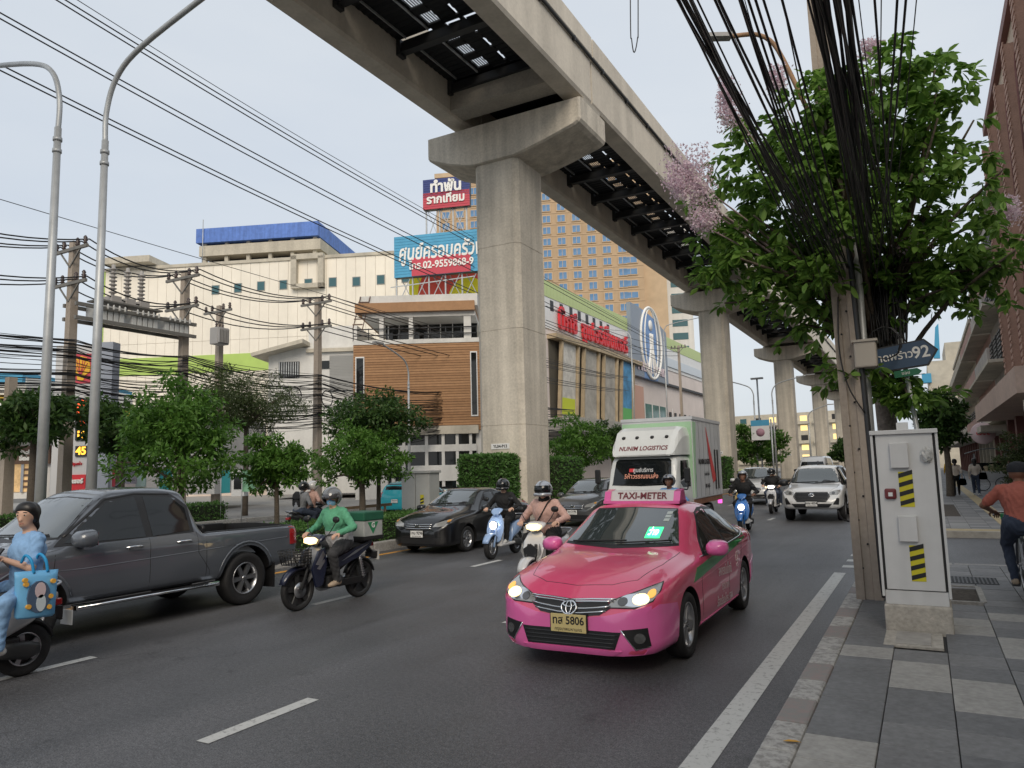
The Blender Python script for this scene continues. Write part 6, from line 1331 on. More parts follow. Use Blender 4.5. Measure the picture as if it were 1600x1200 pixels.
# light blue scooter beside the black saloon
L2 = (-8.30, 14.40, 0); LB = mat('pale_blue_paint', (.30,.44,.70), .3, coat=1)
scooter('pale blue retro scooter next to the black saloon', L2, D_+R(4), 'vespa', LB, None, 2); rider('rider dressed all in black with a black helmet on the pale blue scooter', L2, D_+R(4), [BLKC, BLKC, SKIN, WSH], {'mat': BLKH, 'full': True}, 's', look=R(8), res=.02)
L3 = (-5.5, 10.85, 0); WS = mat('white_scooter_paint', (.60,.60,.60), .3, coat=1)
scooter('white sporty scooter emerging from behind the pink taxi', L3, D_+R(3), 'click', WS, None, 1); _, pb_ = rider('rider in a pale pink jacket with a silver full-face helmet and mask', L3, D_+R(3), [PINKJ, BLKC, SKIN, SHOE, MASKW], {'mat': SILV, 'full': True, 'open': True, 'novisor': True}, 's', look=R(12), res=.016, loose=1.34, wide=1.08)
mb = MB(); mb.tube(spline([(-.10,.15,1.41),(.02,.11,1.36),(.085,.03,1.20),(.07,-.08,1.04),(-.04,-.17,.96)], 5), .012, 6); mb.build('bag_strap', BLKC, pb_)
mb = MB(); mb.lathe([(.075,-.05),(.10,-.02),(.09,.03),(.07,.06)], (-.07,0,1.40), 'z', 16); mb.build('scarf', BLKC, pb_)
L4 = (-4.55, 21.5, 0); BS = mat('bright_blue_paint', (.012,.13,.42), .3, coat=1)
scooter('bright blue retro scooter with a round white lamp beside the truck', L4, D_+R(3), 'vespa', BS, None, 2); rider('rider in a black jacket with a silver open helmet on the bright blue scooter', L4, D_+R(3), [BLKC, BLKC, SKIND, WSH], {'mat': SILV, 'open': True, 'novisor': True}, 's', res=.022)
L5 = (-5.2, 29.8, 0); SS = mat('silver_scooter_paint', (.42,.42,.43), .3, .2, coat=1)
scooter('silver scooter carrying two people in front of the white pickup', L5, D_+R(2), 'click', SS, None, 2); rider('helmeted rider in black steering the silver scooter', L5, D_+R(2), [BLKC, DENIM, SKIN, SHOE], {'mat': BLKH, 'full': True}, 's', hipx=-.12, res=.024)
rider('woman with long dark hair riding pillion on the silver scooter', L5, D_+R(2), [BLKC, DENIM, SKIN, WSH], None, 's', hipx=-.52, look=R(25), hair='long', hands=[(-.12,.18,.98),(-.12,-.18,.98)], feet=[(-.25,.24,.36),(-.25,-.24,.36)], res=.024)
L6 = (-5.75, 27.0, 0); scooter('golden scooter close behind the truck', L6, D_, 'click', mat('gold_paint', (.35,.25,.08), .3, coat=1), None, 2); rider('rider with a green and gold helmet behind the truck', L6, D_, [BLKC, BLKC, SKIND, SHOE], {'mat': GOLDH, 'open': True, 'novisor': True}, 's', res=.026)
L7 = (-5.05, 16.2, 0); scooter('dark scooter hidden behind the pink taxi', L7, D_, 'click', mat('dark_scooter_paint', (.02,.02,.022), .3, coat=1), None, 0); rider('rider in light blue with a chrome helmet behind the pink taxi', L7, D_, [cloth('sky', (.16,.33,.6)), BLKC, SKIND, SHOE], {'mat': mat('helmet_chrome', (.3,.3,.31), .12, .9), 'open': True, 'novisor': True}, 's', res=.022)
# opposite road
L8 = (-15.9, 16.3, 0); scooter('dark scooter with two riders on the opposite road', L8, PI/2, 'click', mat('dark_scooter_paint'), None, 0); rider('rider in a pink top with a white helmet on the opposite road', L8, PI/2, [PINKJ, DENIM, SKIN, SHOE], {'mat': mat('helmet_white', (.6,.6,.6), .25, coat=1), 'open': True, 'novisor': True}, 's', hipx=-.12, res=.024)
rider('pillion in grey with a black helmet on the opposite road', L8, PI/2, [cloth('mid_grey', (.22,.23,.25)), DENIM, SKIN, SHOE], {'mat': BLKH, 'full': True}, 's', hipx=-.50, hands=[(-.15,.18,.98),(-.15,-.18,.98)], feet=[(-.25,.22,.36),(-.25,-.22,.36)], res=.024)
bp_ = thing('backpack', 'black backpack worn by the pillion on the opposite road', 'bag', L8, PI/2); mb = MB(); mb.blob([((-.58,0,.98),.12,.05),((-.62,0,1.08),.15,.10),((-.62,0,1.28),.14,.09),((-.58,0,1.38),.09,.04)], 16, 3); mb.build('bag_body', BLKC, bp_)
mb = MB(); [mb.tube(spline([(-.55,s*.1,1.36),(-.40,s*.12,1.40),(-.32,s*.12,1.2),(-.45,s*.13,1.02)], 4), .012, 6) for s in (1,-1)]; mb.build('strap', BLKC, bp_)
# white scooter leaving the frame with a passenger in scrubs
L9 = (-7.95, 3.58, 0)
scooter('white scooter alongside the grey pickup carrying a passenger in scrubs', L9, D_, 'click', WS, None, 0)
rider('scooter driver in a black puffer jacket and grey helmet', L9, D_, [cloth('puffer', (.018,.018,.02)), GREY, SKIN, SHOE], {'mat': GREYH, 'full': True}, 's', hipx=-.05, res=.022, loose=1.25)
person('young woman in light blue scrubs with a ponytail riding pillion, phone in hand', L9, D_, (-.60,.03,.86), (-.63,.02,1.37), (-.585,.03,1.555), [(-.35,.10,1.16),(-.41,.02,1.14)], [(-.26,.27,.37),(-.26,-.25,.37)], [SCRUB, SCRUB, SKIN, WSH], group=None, sleeves=.5, look=R(28), nod=R(-4), res=.0125, loose=1.15, wide=.92, hair='pony', curl=.9, poles={'e0': Vector((-.7,.6,-.7)), 'e1': Vector((-.6,-.6,-.6)), 'k0': Vector((.9,.8,.5)), 'k1': Vector((.9,-.8,.5))})
ph = thing('phone', 'dark phone held by the woman in scrubs', 'phone', L9, D_); mb = MB(); mb.obox((-.31,.075,1.20),(.006,0,.004),(0,.035,0),(-.045,0,.06)); mb.build('handset', BLK, ph)
bag = thing('tote_bag', 'light blue tote bag printed with pale animals and orange flowers, hung from the arm', 'bag', (L9[0], L9[1]+.13, 0), D_)
TB = mat('tote_blue', (.16,.45,.75), .5, n=3, amt=.1); rings = []
for z, hw, dp in ((.60,.165,.05),(.62,.185,.07),(.80,.19,.075),(.98,.20,.05),(1.04,.205,.02)): rings.append([(-.40+hw*math.cos(a)*(1 if abs(math.cos(a)) < .98 else 1), .36+dp*math.sin(a), z+.012*math.cos(a)) for a in [2*PI*k/20 for k in range(20)]])
mb = MB(); mb.loft(rings); mb.build('sack', TB, bag)
mb = MB()
for x in (-.46,-.33): mb.tube(spline([(x-.03,.385,1.02),(x-.01,.37,1.14),(x+.01,.30,1.19),(x+.02,.25,1.12)], 5), .014, 6)
mb.build('handle', mat('tote_strap', (.02,.30,.62), .6), bag)
def disc(nm, x, z, a, b_, m, y=.432): mb = MB(); mb.prism([(x+a*math.cos(2*PI*k/14), z+b_*math.sin(2*PI*k/14)) for k in range(14)], y-.03, y, 'xz'); mb.build(nm, m, bag)
disc('printed_panel', -.39, .80, .105, .15, mat('print_slate', (.07,.11,.18), .6), .437); disc('printed_shape', -.40, .86, .05, .075, mat('print_pink', (.62,.50,.52), .6), .441); disc('printed_shape', -.41, .74, .045, .08, mat('print_pale', (.55,.62,.66), .6), .441)
for x, z in ((-.27,.93),(-.50,.79),(-.30,.72),(-.26,.97),(-.49,.69),(-.52,.93)): disc('printed_flower', x, z, .022, .022, mat('print_orange', (.75,.40,.06), .6), .444)
# ================================================================ cyclist and pedestrians
LC = (1.0, 11.2, .163)
bk = thing('bicycle', 'old dark city bicycle with a green front basket on the pavement', 'bicycle', LC, PI/2)
ty = MB(); ty.tube([(.33*math.cos(2*PI*k/36),0,.33*math.sin(2*PI*k/36)) for k in range(36)], .017, 8, closed=True); tm = ty.mesh('wheel'); tm.materials.append(RUB)
sp = MB(); sp.tube([(.305*math.cos(2*PI*k/36),0,.305*math.sin(2*PI*k/36)) for k in range(36)], .010, 6, closed=True)
for k in range(18): a = 2*PI*k/18; sp.tube([(.02*math.cos(a+.5),.02*(-1)**k,.02*math.sin(a+.5)),(.30*math.cos(a),0,.30*math.sin(a))], .0016, 4)
sp.lathe([(0,-.04),(.02,-.04),(.02,.04),(0,.04)], (0,0,0), 'y', 10); sm_ = sp.mesh('rim'); sm_.materials.append(ALU)
for x in (.54,-.54): o = link('wheel', tm, None, bk, (x,0,.345)); link('rim', sm_, None, o)
FRM = mat('bike_frame', (.03,.035,.05), .35, coat=.6)
mb = MB()
for a, b_, r_ in (((.40,0,.80),(-.06,0,.30),.018),((.40,0,.72),(-.02,0,.42),.015),((-.06,0,.30),(-.20,0,.82),.016),((.43,0,.66),(.39,0,.95),.016)): mb.tube([a,b_], r_, 8)
for s in (1,-1): mb.tube([(-.06,s*.03,.30),(-.54,s*.06,.345)], .010, 6); mb.tube([(-.17,s*.02,.72),(-.54,s*.06,.345)], .009, 6); mb.tube(spline([(.42,s*.04,.68),(.46,s*.055,.55),(.54,s*.05,.345)], 4), .011, 6)
mb.build('frame', FRM, bk)
mb = MB(); mb.tube(spline([(.12,.29,1.0),(.24,.28,1.03),(.36,.12,1.02),(.385,0,.98),(.36,-.12,1.02),(.24,-.28,1.03),(.12,-.29,1.0)], 4), .011, 6); mb.build('handlebar', CHR, bk)
mb = MB(); mb.blob([((-.08,0,.86),.03,.015),((-.12,0,.865),.05,.03),((-.25,0,.875),.11,.04),((-.31,0,.875),.10,.03)], 14); mb.tube([(-.20,0,.80),(-.21,0,.86)], .013, 8); mb.build('saddle', BLK, bk)
for x in (.54,-.54):
    rings = [[(x+(.37)*math.cos(R(a)), y, .345+.37*math.sin(R(a))-abs(y)*.3) for y in (-.03,0,.03)] for a in range(15, 200 if x < 0 else 165, 12)]; mb = MB(); mb.loft(rings, cap=False, closed=False); mb.build('mudguard', mat('bike_silver', (.4,.4,.42), .3, .6), bk)
GBK = mat('green_plastic', (.02,.34,.13), .5); mb = MB()
for k, z in enumerate(np.linspace(.72,.98,8)): q = .10+.05*(z-.72)/.26; mb.tube([(.44,-q-.05,z),(.44+.22+q*.3,-q-.03,z),(.44+.22+q*.3,q+.03,z),(.44,q+.05,z)], .007, 5, closed=True)
for k in range(9): y = -.13+.0325*k; mb.bar((.69,y,.72),(.715,y*1.2,.98), .012, .005); mb.bar((.44,y,.72),(.44,y*1.2,.98), .012, .005)
for k in range(6): x = .46+.045*k; mb.bar((x,.135,.72),(x,.18,.98), .012, .005); mb.bar((x,-.135,.72),(x,-.18,.98), .012, .005)
mb.box((.44,-.13,.715),(.69,.13,.725)); mb.build('basket', GBK, bk)
mb = MB()
for s in (1,-1): mb.tube([(-.06,s*.09,.30),(.02 if s > 0 else -.14,s*.09,.16 if s > 0 else .44)], .010, 6); mb.box((.0-.05 if s > 0 else -.19,s*.09,.145 if s > 0 else .43),(.07 if s > 0 else -.09,s*.17,.165 if s > 0 else .45))
mb.lathe([(0,.05),(.09,.05),(.09,.055),(0,.055)], (-.06,0,.30), 'y', 24); mb.build('crankset', DKM, bk)
mb = MB(); mb.box((-.75,-.07,.735),(-.32,.07,.75)); [mb.tube([(-.54,s*.07,.36),(-.68,s*.07,.735)], .007, 5) for s in (1,-1)]; mb.build('rear_rack', DKM, bk)
mb = MB()
for k in range(6): mb.prism([(-.30-.04*k,.70),(-.275-.04*k,.70),(-.335-.055*k,.40),(-.36-.055*k,.40)], .075, .08, 'xz'); mb.prism([(-.30-.04*k,.70),(-.275-.04*k,.70),(-.335-.055*k,.40),(-.36-.055*k,.40)], -.08, -.075, 'xz')
mb.build('skirt_guard', mat('guard_white', (.5,.5,.52), .5), bk)
cyc, cb_ = person('cyclist seen from behind in a salmon t-shirt, jeans and dark cap', LC, PI/2, (-.20,0,.93), (-.10,0,1.37), (-.04,0,1.51), [(.20,.29,1.045),(.20,-.29,1.045)], [(.04,.13,.235),(-.12,-.13,.52)], [SALMON, DENIM, SKIND, SHOEL], sleeves=.5, res=.015, wide=1.28, loose=1.15, poles={'e0': Vector((-.4,.9,-.3)), 'e1': Vector((-.4,-.9,-.3)), 'k0': Vector((1,.3,.3)), 'k1': Vector((1,-.3,.3))})
mb = MB(); mb.lathe([(.113,-.01),(.116,.03),(.108,.07),(.08,.105),(.03,.122),(0,.124)], (-.045,0,1.555), 'z', 24); o = mb.build('cap', cloth('cap_navy', (.018,.02,.026)), cb_); mb = MB(); mb.prism([(.02,-.075),(.02,.075),(.13,.05),(.155,0),(.13,-.05)], 1.548, 1.556, 'xy'); mb.build('cap_peak', cloth('cap_navy'), o)
def walker(label, x, y, rz, cols, hair='long', ph=0, h=1.0, res=.03, arm=0):
    s = .16*math.sin(ph); hz = .90
    return person(label, (x,y,.163), rz, (0,0,hz), (.02,0,hz+.50), (.04,0,hz+.665), [(.06+s*.8+arm,.25,hz-.04+arm*.5),(.06-s*.8+arm,-.25,hz-.04+arm*.5)], [(-s,.09,.09),(s,-.09,.09 if s < 0 else .11)], cols, res=res, hair=hair, group='pedestrians on the pavement', grip=(1,0,0), curl=.5, loose=1.15, poles={'e0': Vector((-1,.3,0)), 'e1': Vector((-1,-.3,0)), 'k0': Vector((1,.05,0)), 'k1': Vector((1,-.05,0))})[0]
walker('woman with a ponytail in a cream top walking away with a blue bag', 1.2, 40.5, PI/2, [CREAMC, BLKC, SKIN, SHOE], 'pony', 1.0); walker('woman with long hair in a cream top carrying a black shoulder bag', 2.0, 40.8, PI/2, [CREAMC, DENIM, SKIN, WSH], 'long', -1.0)
walker('person in a yellow vest walking ahead on the pavement', 1.25, 53, PI/2, [cloth('yellow_vest', (.62,.36,.02)), BLKC, SKIND, SHOE], 'short', 1.2); walker('distant person in a pale shirt near the kerb', .45, 60, PI/2, [cloth('pale_shirt', (.5,.5,.5)), BLKC, SKIN, SHOE], 'short', -1.2); walker('person in grey standing by the food cart', 2.3, 47, -PI/2+.5, [cloth('mid_grey', (.22,.23,.25)), DENIM, SKIN, SHOE], 'long', .2)
for lab, m_, x, y, z, r_ in (('blue handbag carried by the woman with the ponytail', cloth('bag_blue', (.02,.12,.22)), 1.45, 40.3, .80, .16), ('black shoulder bag of the long-haired woman', BLKC, 2.30, 40.7, 1.05, .17)):
    t_ = thing('handbag', lab, 'bag', (x, y, z), 0); mb = MB(); mb.blob([((0,0,-.14),.14,.03),((0,0,-.1),.17,.06),((0,0,.08),.15,.05),((0,0,.14),.12,.02)], 14, 3); mb.v = [(b_, a_, c_) for a_, b_, c_ in mb.v]; mb.build('pouch', m_, t_); mb = MB(); mb.tube(spline([(-.11,0,.12),(-.05,0,.34),(.05,0,.34),(.11,0,.12)], 4), .012, 5); mb.build('strap', m_, t_)
# ================================================================ vegetation
def leaf_cloud(P, N, U, S, asp=.5, fold=0):
    """one mesh of many leaf blades: P base points, N blade normals, U blade directions, S lengths"""
    P, N, U, S = map(np.asarray, (P, N, U, S)); S = S[:,None]; W = np.cross(N, U); W /= np.linalg.norm(W, axis=1)[:,None]+1e-9
    if not fold:
        V = np.stack([P, P+U*S*.5+W*S*asp*.5, P+U*S, P+U*S*.5-W*S*asp*.5], 1).reshape(-1,3); n = len(P); Fc = np.arange(n*4).reshape(n,4)
    else:
        V = np.stack([P, P+U*S*.35+W*S*asp*.48+N*S*fold, P+U*S*.72+W*S*asp*.38+N*S*fold*.8, P+U*S-N*S*fold*.6, P+U*S*.72-W*S*asp*.38+N*S*fold*.8, P+U*S*.35-W*S*asp*.48+N*S*fold, P+U*S*.5-N*S*.02], 1).reshape(-1,3)
        n = len(P); b = np.arange(n)[:,None]*7; Fc = np.concatenate([b+np.array([[0,1,6]]), b+np.array([[1,2,6]]), b+np.array([[2,3,6]]), b+np.array([[3,4,6]]), b+np.array([[4,5,6]]), b+np.array([[5,0,6]])])
    return V, Fc
def np_mesh(name, V, Fc, smooth=False):
    me = bpy.data.meshes.new(name); me.from_pydata(np.asarray(V).tolist(), [], np.asarray(Fc).tolist())
    if smooth: me.polygons.foreach_set('use_smooth', [True]*len(Fc))
    me.update(); return me
def leafmat(name, col, col2, trans=.25):
    m = mat(name, col, .5, spec=.35); t = m.node_tree; b = t.nodes['Principled BSDF']; lk = t.links
    g = t.nodes.new('ShaderNodeNewGeometry'); r = t.nodes.new('ShaderNodeValToRGB'); r.color_ramp.elements[0].color = (*col, 1); r.color_ramp.elements[1].color = (*col2, 1)
    lk.new(g.outputs['Random Per Island'], r.inputs[0]); lk.new(r.outputs[0], b.inputs['Base Color'])
    tr = t.nodes.new('ShaderNodeBsdfTranslucent'); mxs = t.nodes.new('ShaderNodeMixShader'); mxs.inputs[0].default_value = trans; lk.new(r.outputs[0], tr.inputs[0])
    lk.new(b.outputs[0], mxs.inputs[1]); lk.new(tr.outputs[0], mxs.inputs[2]); lk.new(mxs.outputs[0], t.nodes['Material Output'].inputs[0]); return m
LF1 = leafmat('leaf_green', (.06,.15,.02), (.14,.28,.05), .4); LF2 = leafmat('leaf_dark', (.03,.075,.018), (.075,.14,.03), .3); LF3 = leafmat('leaf_big', (.06,.145,.02), (.23,.39,.08), .45); LFH = leafmat('leaf_hedge', (.045,.12,.022), (.11,.23,.055), .3); LFO = leafmat('leaf_olive', (.05,.08,.025), (.11,.14,.05), .3)
BARK = mat('bark', (.10,.08,.06), .9, n=8, n2=40, amt=.45, bump=.8, bscale=25); PINKF = leafmat('petal_pink', (.60,.44,.52), (.86,.75,.80), .45)
rg = np.random.RandomState(11)
def unit(n): v = rg.normal(size=(n,3)); return v/np.linalg.norm(v, axis=1)[:,None]
def crown(cen, rad, nclump, nleaf, size, lump=.35, droop=.35):
    """leaf clumps spread through an uneven ellipsoid, with gaps between the clumps"""
    cen, rad = np.array(cen, float), np.array(rad, float); d = unit(nclump); rr = (rg.rand(nclump)**.45)*(1+lump*(np.sin(d[:,0]*5+d[:,2]*4+cen[0])*.5+rg.normal(size=nclump)*.25)); C = cen+d*rr[:,None]*rad
    k = rg.randint(0, nclump, nleaf); off = unit(nleaf)*(rg.rand(nleaf)[:,None]**.5)*rad.mean()*.24; off[:,2] *= .6; P = C[k]+off
    U = unit(nleaf)+off/np.linalg.norm(off, axis=1)[:,None]*.8; U[:,2] -= droop; U /= np.linalg.norm(U, axis=1)[:,None]; N = unit(nleaf); N[:,2] = np.abs(N[:,2])+.6; N -= U*(N*U).sum(1)[:,None]; N /= np.linalg.norm(N, axis=1)[:,None]
    return P, N, U, size*(.6+.8*rg.rand(nleaf)), C
def tree(label, base, h0, cen, rad, lm, nleaf=5000, size=.09, nclump=70, trunk_r=.06, asp=.42, group='street trees', name='tree', droop=.35, limbs=9):
    base = Vector(base); t = thing(name, label, 'tree', base, 0, group); cen = Vector(cen)-base
    P, N, U, S, C = crown(cen, rad, nclump, nleaf, size, droop=droop); V, Fc = leaf_cloud(P, N, U, S, asp); o = link('crown', np_mesh('crown', V, Fc), lm, t); o['kind'] = 'stuff'
    mb = MB(); top = Vector((cen.x*.6, cen.y*.6, max(h0, .5))); mb.tube(spline([(0,0,-.05),(top.x*.4+.03,top.y*.4,top.z*.5),tuple(top)], 4), [trunk_r*(1.25-.5*i/8) for i in range(9)], 9); mb.build('trunk', BARK, t)
    mb = MB()
    for q in C[:limbs]: q = Vector(q); mid = top.lerp(q, .5)+Vector((0,0,.12)); mb.tube(spline([tuple(top-Vector((0,0,.15))), tuple(mid), tuple(q)], 3), [trunk_r*.55*(1-.12*i) for i in range(7)], 6)
    mb.build('limbs', BARK, t); return t
def gnd(px, X): p = atX(px, 740, X); return (p.x, p.y, .1)
def ptree(label, px, py, rpx, rpy, X, lm, h0=None, dep=None, **kw):       # crown centred on a pixel of the photograph at lateral distance X
    c = atX(px, py, X); D = c.dot(FW); rx, rz_ = rpx*D/F, rpy*D/F; return tree(label, (c.x, c.y, .1), h0 or max(.6, c.z-rz_*.8), c, (rx*.95, dep or rx*.95, rz_), lm, **kw)
ptree('small bright green tree on the median behind the grey pickup cab', 285, 683, 92, 92, -13.0, LF1, nleaf=14000, size=.11, nclump=120)
ptree('small green median tree behind the pickup bed', 432, 722, 55, 48, -13.2, LF1, nleaf=9000, size=.11, nclump=75)
ptree('spreading green tree with a dark trunk behind the median cabinet', 590, 655, 78, 45, -17.4 if False else -13.6, LF2, nleaf=11000, size=.12, nclump=110)
ptree('low green tree in front of the spreading tree on the median', 565, 712, 75, 50, -13.2, LF1, nleaf=11000, size=.11, nclump=95, trunk_r=.09)
ptree('dark feathery tree on the opposite pavement below the cables', 385, 628, 95, 50, -26.5, LFO, nleaf=17000, size=.17, nclump=130, asp=.22, trunk_r=.12)
ptree('dark leaved tree leaning beside the fuel price sign', 190, 668, 80, 42, -25.8, LF2, nleaf=5000, size=.24, nclump=60, trunk_r=.16, asp=.38)
ptree('dark leaved tree in front of the fuel station canopy', 55, 655, 80, 40, -25.8, LF2, nleaf=5000, size=.24, nclump=60, trunk_r=.14, asp=.38)
ptree('bushy tree right of the numbered pillar', 905, 690, 52, 36, -13.2, LF1, nleaf=6000, size=.16, nclump=60)
ptree('darker bushy tree in front of the hypermarket canopy', 955, 690, 45, 30, -15.5, LF2, nleaf=5000, size=.2, nclump=55)
ptree('green median tree between the second and third pillars', 1172, 690, 32, 34, -13.2, LF1, nleaf=5000, size=.26, nclump=55)
ptree('green median tree just before the third pillar', 1206, 697, 26, 28, -13.2, LF1, nleaf=4000, size=.32, nclump=50)
ptree('distant tree beneath the end of the viaduct', 1318, 705, 20, 18, -9.5, LF2, nleaf=3000, size=.5, nclump=40)
ptree('dark dense tree over the right pavement beyond the side street', 1474, 655, 34, 48, .9, LF2, nleaf=8000, size=.24, nclump=80, trunk_r=.14)
ptree('shrub beside the arcade behind the cyclist', 1588, 712, 36, 40, 3.3, LFO, nleaf=5000, size=.1, nclump=60, h0=.5)
# clipped hedges
def hedge(label, a, b, n, size=.055):
    a, b = np.array(a, float), np.array(b, float); c, hs = (a+b)/2, (b-a)/2; t = thing('hedge', label, 'hedge', (c[0], c[1], a[2]), 0, 'clipped hedges on the median'); ar = np.array([hs[1]*hs[2], hs[0]*hs[2], hs[0]*hs[1]]); ax = rg.choice(3, n, p=ar/ar.sum()); P = (rg.rand(n,3)*2-1); s = np.sign(rg.rand(n)-.5); s[ax == 2] = 1; P[np.arange(n), ax] = s; nr = np.zeros((n,3)); nr[np.arange(n), ax] = s
    P = P*hs*(1-.08*(np.abs(P).min(1)[:,None] > .0)*0)+rg.normal(size=(n,3))*.03; P += np.array([0,0,hs[2]]); U = unit(n)+nr*.7; U /= np.linalg.norm(U, axis=1)[:,None]; N = unit(n)+nr*.8; N -= U*(N*U).sum(1)[:,None]; N /= np.linalg.norm(N, axis=1)[:,None]
    V, Fc = leaf_cloud(P, N, U, size*(.7+.7*rg.rand(n)), .55); o = link('foliage', np_mesh('foliage', V, Fc), LFH, t); o['kind'] = 'stuff'
    mb = MB(); mb.box((-hs[0]+.05,-hs[1]+.05,0),(hs[0]-.05,hs[1]-.05,2*hs[2]-.05)); mb.build('twig_core', mat('hedge_core', (.02,.03,.012), .95, n=12, amt=.5), t)
p = atX(727, 765, -14.2); hedge('tall clipped hedge in front of the numbered pillar', (-14.05, 21.4, .13), (-12.45, 22.75, 2.35), 15000, .085)
hedge('clipped hedge behind the numbered pillar', (-13.6, 25.3, .13), (-12.1, 27.6, 2.25), 7000, .085)
hedge('low dark hedge along the median beside the black saloon', (-13.6, 15.0, .13), (-12.2, 20.6, .72), 12000, .06); hedge('low dark hedge along the median behind the pickup bed', (-13.6, 9.2, .13), (-12.2, 14.6, .72), 10000, .06)
hedge('low hedge along the median beside the pickup cab', (-13.6, 2.5, .13), (-12.2, 8.8, .72), 6000, .06); hedge('clipped hedge at the second pillar', (-14.0, 52.0, .13), (-12.1, 54.2, 2.3), 5000, .12); hedge('low hedge on the median beside the truck', (-13.6, 28.5, .13), (-12.2, 50, .8), 7000, .12)
hedge('low hedge along the fuel station forecourt', (-25.9, 11, .14), (-25.2, 21, .8), 6000, .09)
# ---------------------------------------------------------------- the big tree wrapped round the near pole
TB_ = Vector((-.42, 11.75, .15)); bt = thing('flowering_tree', 'large-leaved street tree with pink blossom growing round the utility pole', 'tree', TB_, 0)
def rel(px, py, D): return np.array(at(px, py, D)-TB_)
mb = MB(); mb.tube(spline([(0,0,-.1),(.02,.0,1.2),(-.02,.02,2.6),(-.05,0,3.6),(-.03,0,4.3)], 5), [.17-.004*i for i in range(21)], 12); mb.build('trunk', mat('bark_pale', (.20,.175,.15), .9, n=7, n2=30, amt=.5, bump=1, bscale=18), bt)
lobes = [(1200,300,120,130,10.2,1.0),(1330,210,150,110,9.8,1.1),(1440,180,70,95,9.6,1.0),(1190,420,95,80,10.2,.9),(1300,400,110,90,10.6,1.1),(1450,330,110,120,9.7,1.1),(1530,420,60,70,9.6,.8),(1440,440,90,70,9.9,.8),(1270,490,60,60,10.3,.6),(1330,575,45,30,9.8,.35),(1395,595,55,42,10.0,.35),(1430,610,40,30,9.9,.3),(1130,390,40,60,10.4,.6),(1400,110,60,40,9.6,.7),(1290,250,60,90,9.05,.3),(1325,345,45,60,9.1,.25),(1300,150,45,50,9.1,.3),(1290,430,30,35,9.15,.2)]
Ps, Ns, Us, Ss, Cs = [], [], [], [], []
for px, py, rx, ry, D, dep in lobes:
    c = rel(px, py, D); n = int(rx*ry/12)
    nc = max(9, int(rx*ry/85)); d = unit(nc); q = c+ (np.outer(d[:,0]*rx*D/F, np.array(RT))+np.outer(d[:,1]*dep, np.array(FW))+np.outer(d[:,2]*ry*D/F, (0,0,1)))*(rg.rand(nc)[:,None]**.4); Cs.append(q)
    for cc in q:
        m_ = 13; tw = unit(1)[0]; tw[2] = tw[2]*.4-.25; tw /= np.linalg.norm(tw); ang = rg.rand(m_)*2*PI; a1 = np.cross(tw, [0,0,1.]); a1 /= np.linalg.norm(a1); a2 = np.cross(tw, a1); out = np.outer(np.cos(ang), a1)+np.outer(np.sin(ang), a2)*.6
        s_ = rg.rand(m_); Ps.append(cc+np.outer(s_, tw)*.26+out*.02); u = out*.9+tw*.55; u[:,2] -= .35; u /= np.linalg.norm(u, axis=1)[:,None]; Us.append(u); nn = np.tile([0,0,1.], (m_,1))+rg.normal(size=(m_,3))*.35; nn -= u*(nn*u).sum(1)[:,None]; nn /= np.linalg.norm(nn, axis=1)[:,None]; Ns.append(nn); Ss.append(.115+.085*rg.rand(m_))
Ps, Ns, Us, Ss, Cs = map(np.concatenate, (Ps, Ns, Us, Ss, Cs)); near = np.argsort(((Ps+np.array(TB_)-np.array([0,0,CAMH]))**2).sum(1))
rest = near[290:]; V, Fc = leaf_cloud(Ps[rest], Ns[rest], Us[rest], Ss[rest], .46, .06); o = link('foliage', np_mesh('foliage', V, Fc, True), LF3, bt); o['kind'] = 'stuff'
for i in near[:290]:
    V, Fc = leaf_cloud(Ps[i:i+1]*0, Ns[i:i+1], Us[i:i+1], Ss[i:i+1], .46, .06); link('leaf', np_mesh('leaf', V, Fc, True), LF3, bt, Ps[i])
mb = MB()
for q in Cs[::12]:
    q = Vector(q); s0 = Vector((-.04,0,2.6+1.6*random.random())); mid = s0.lerp(q, .5)+Vector((0,0,.25)); mb.tube(spline([tuple(s0), tuple(mid), tuple(q)], 4), [.045*(1-.09*i) for i in range(9)], 6)
mb.build('limbs', BARK, bt)
fl = [(1075,265,38,30),(1060,290,20,25),(1140,180,22,26),(1100,345,26,22),(1135,150,12,22),(1425,385,26,16),(1572,335,26,20),(1215,130,14,22),(1360,80,14,14),(1090,300,26,26)]
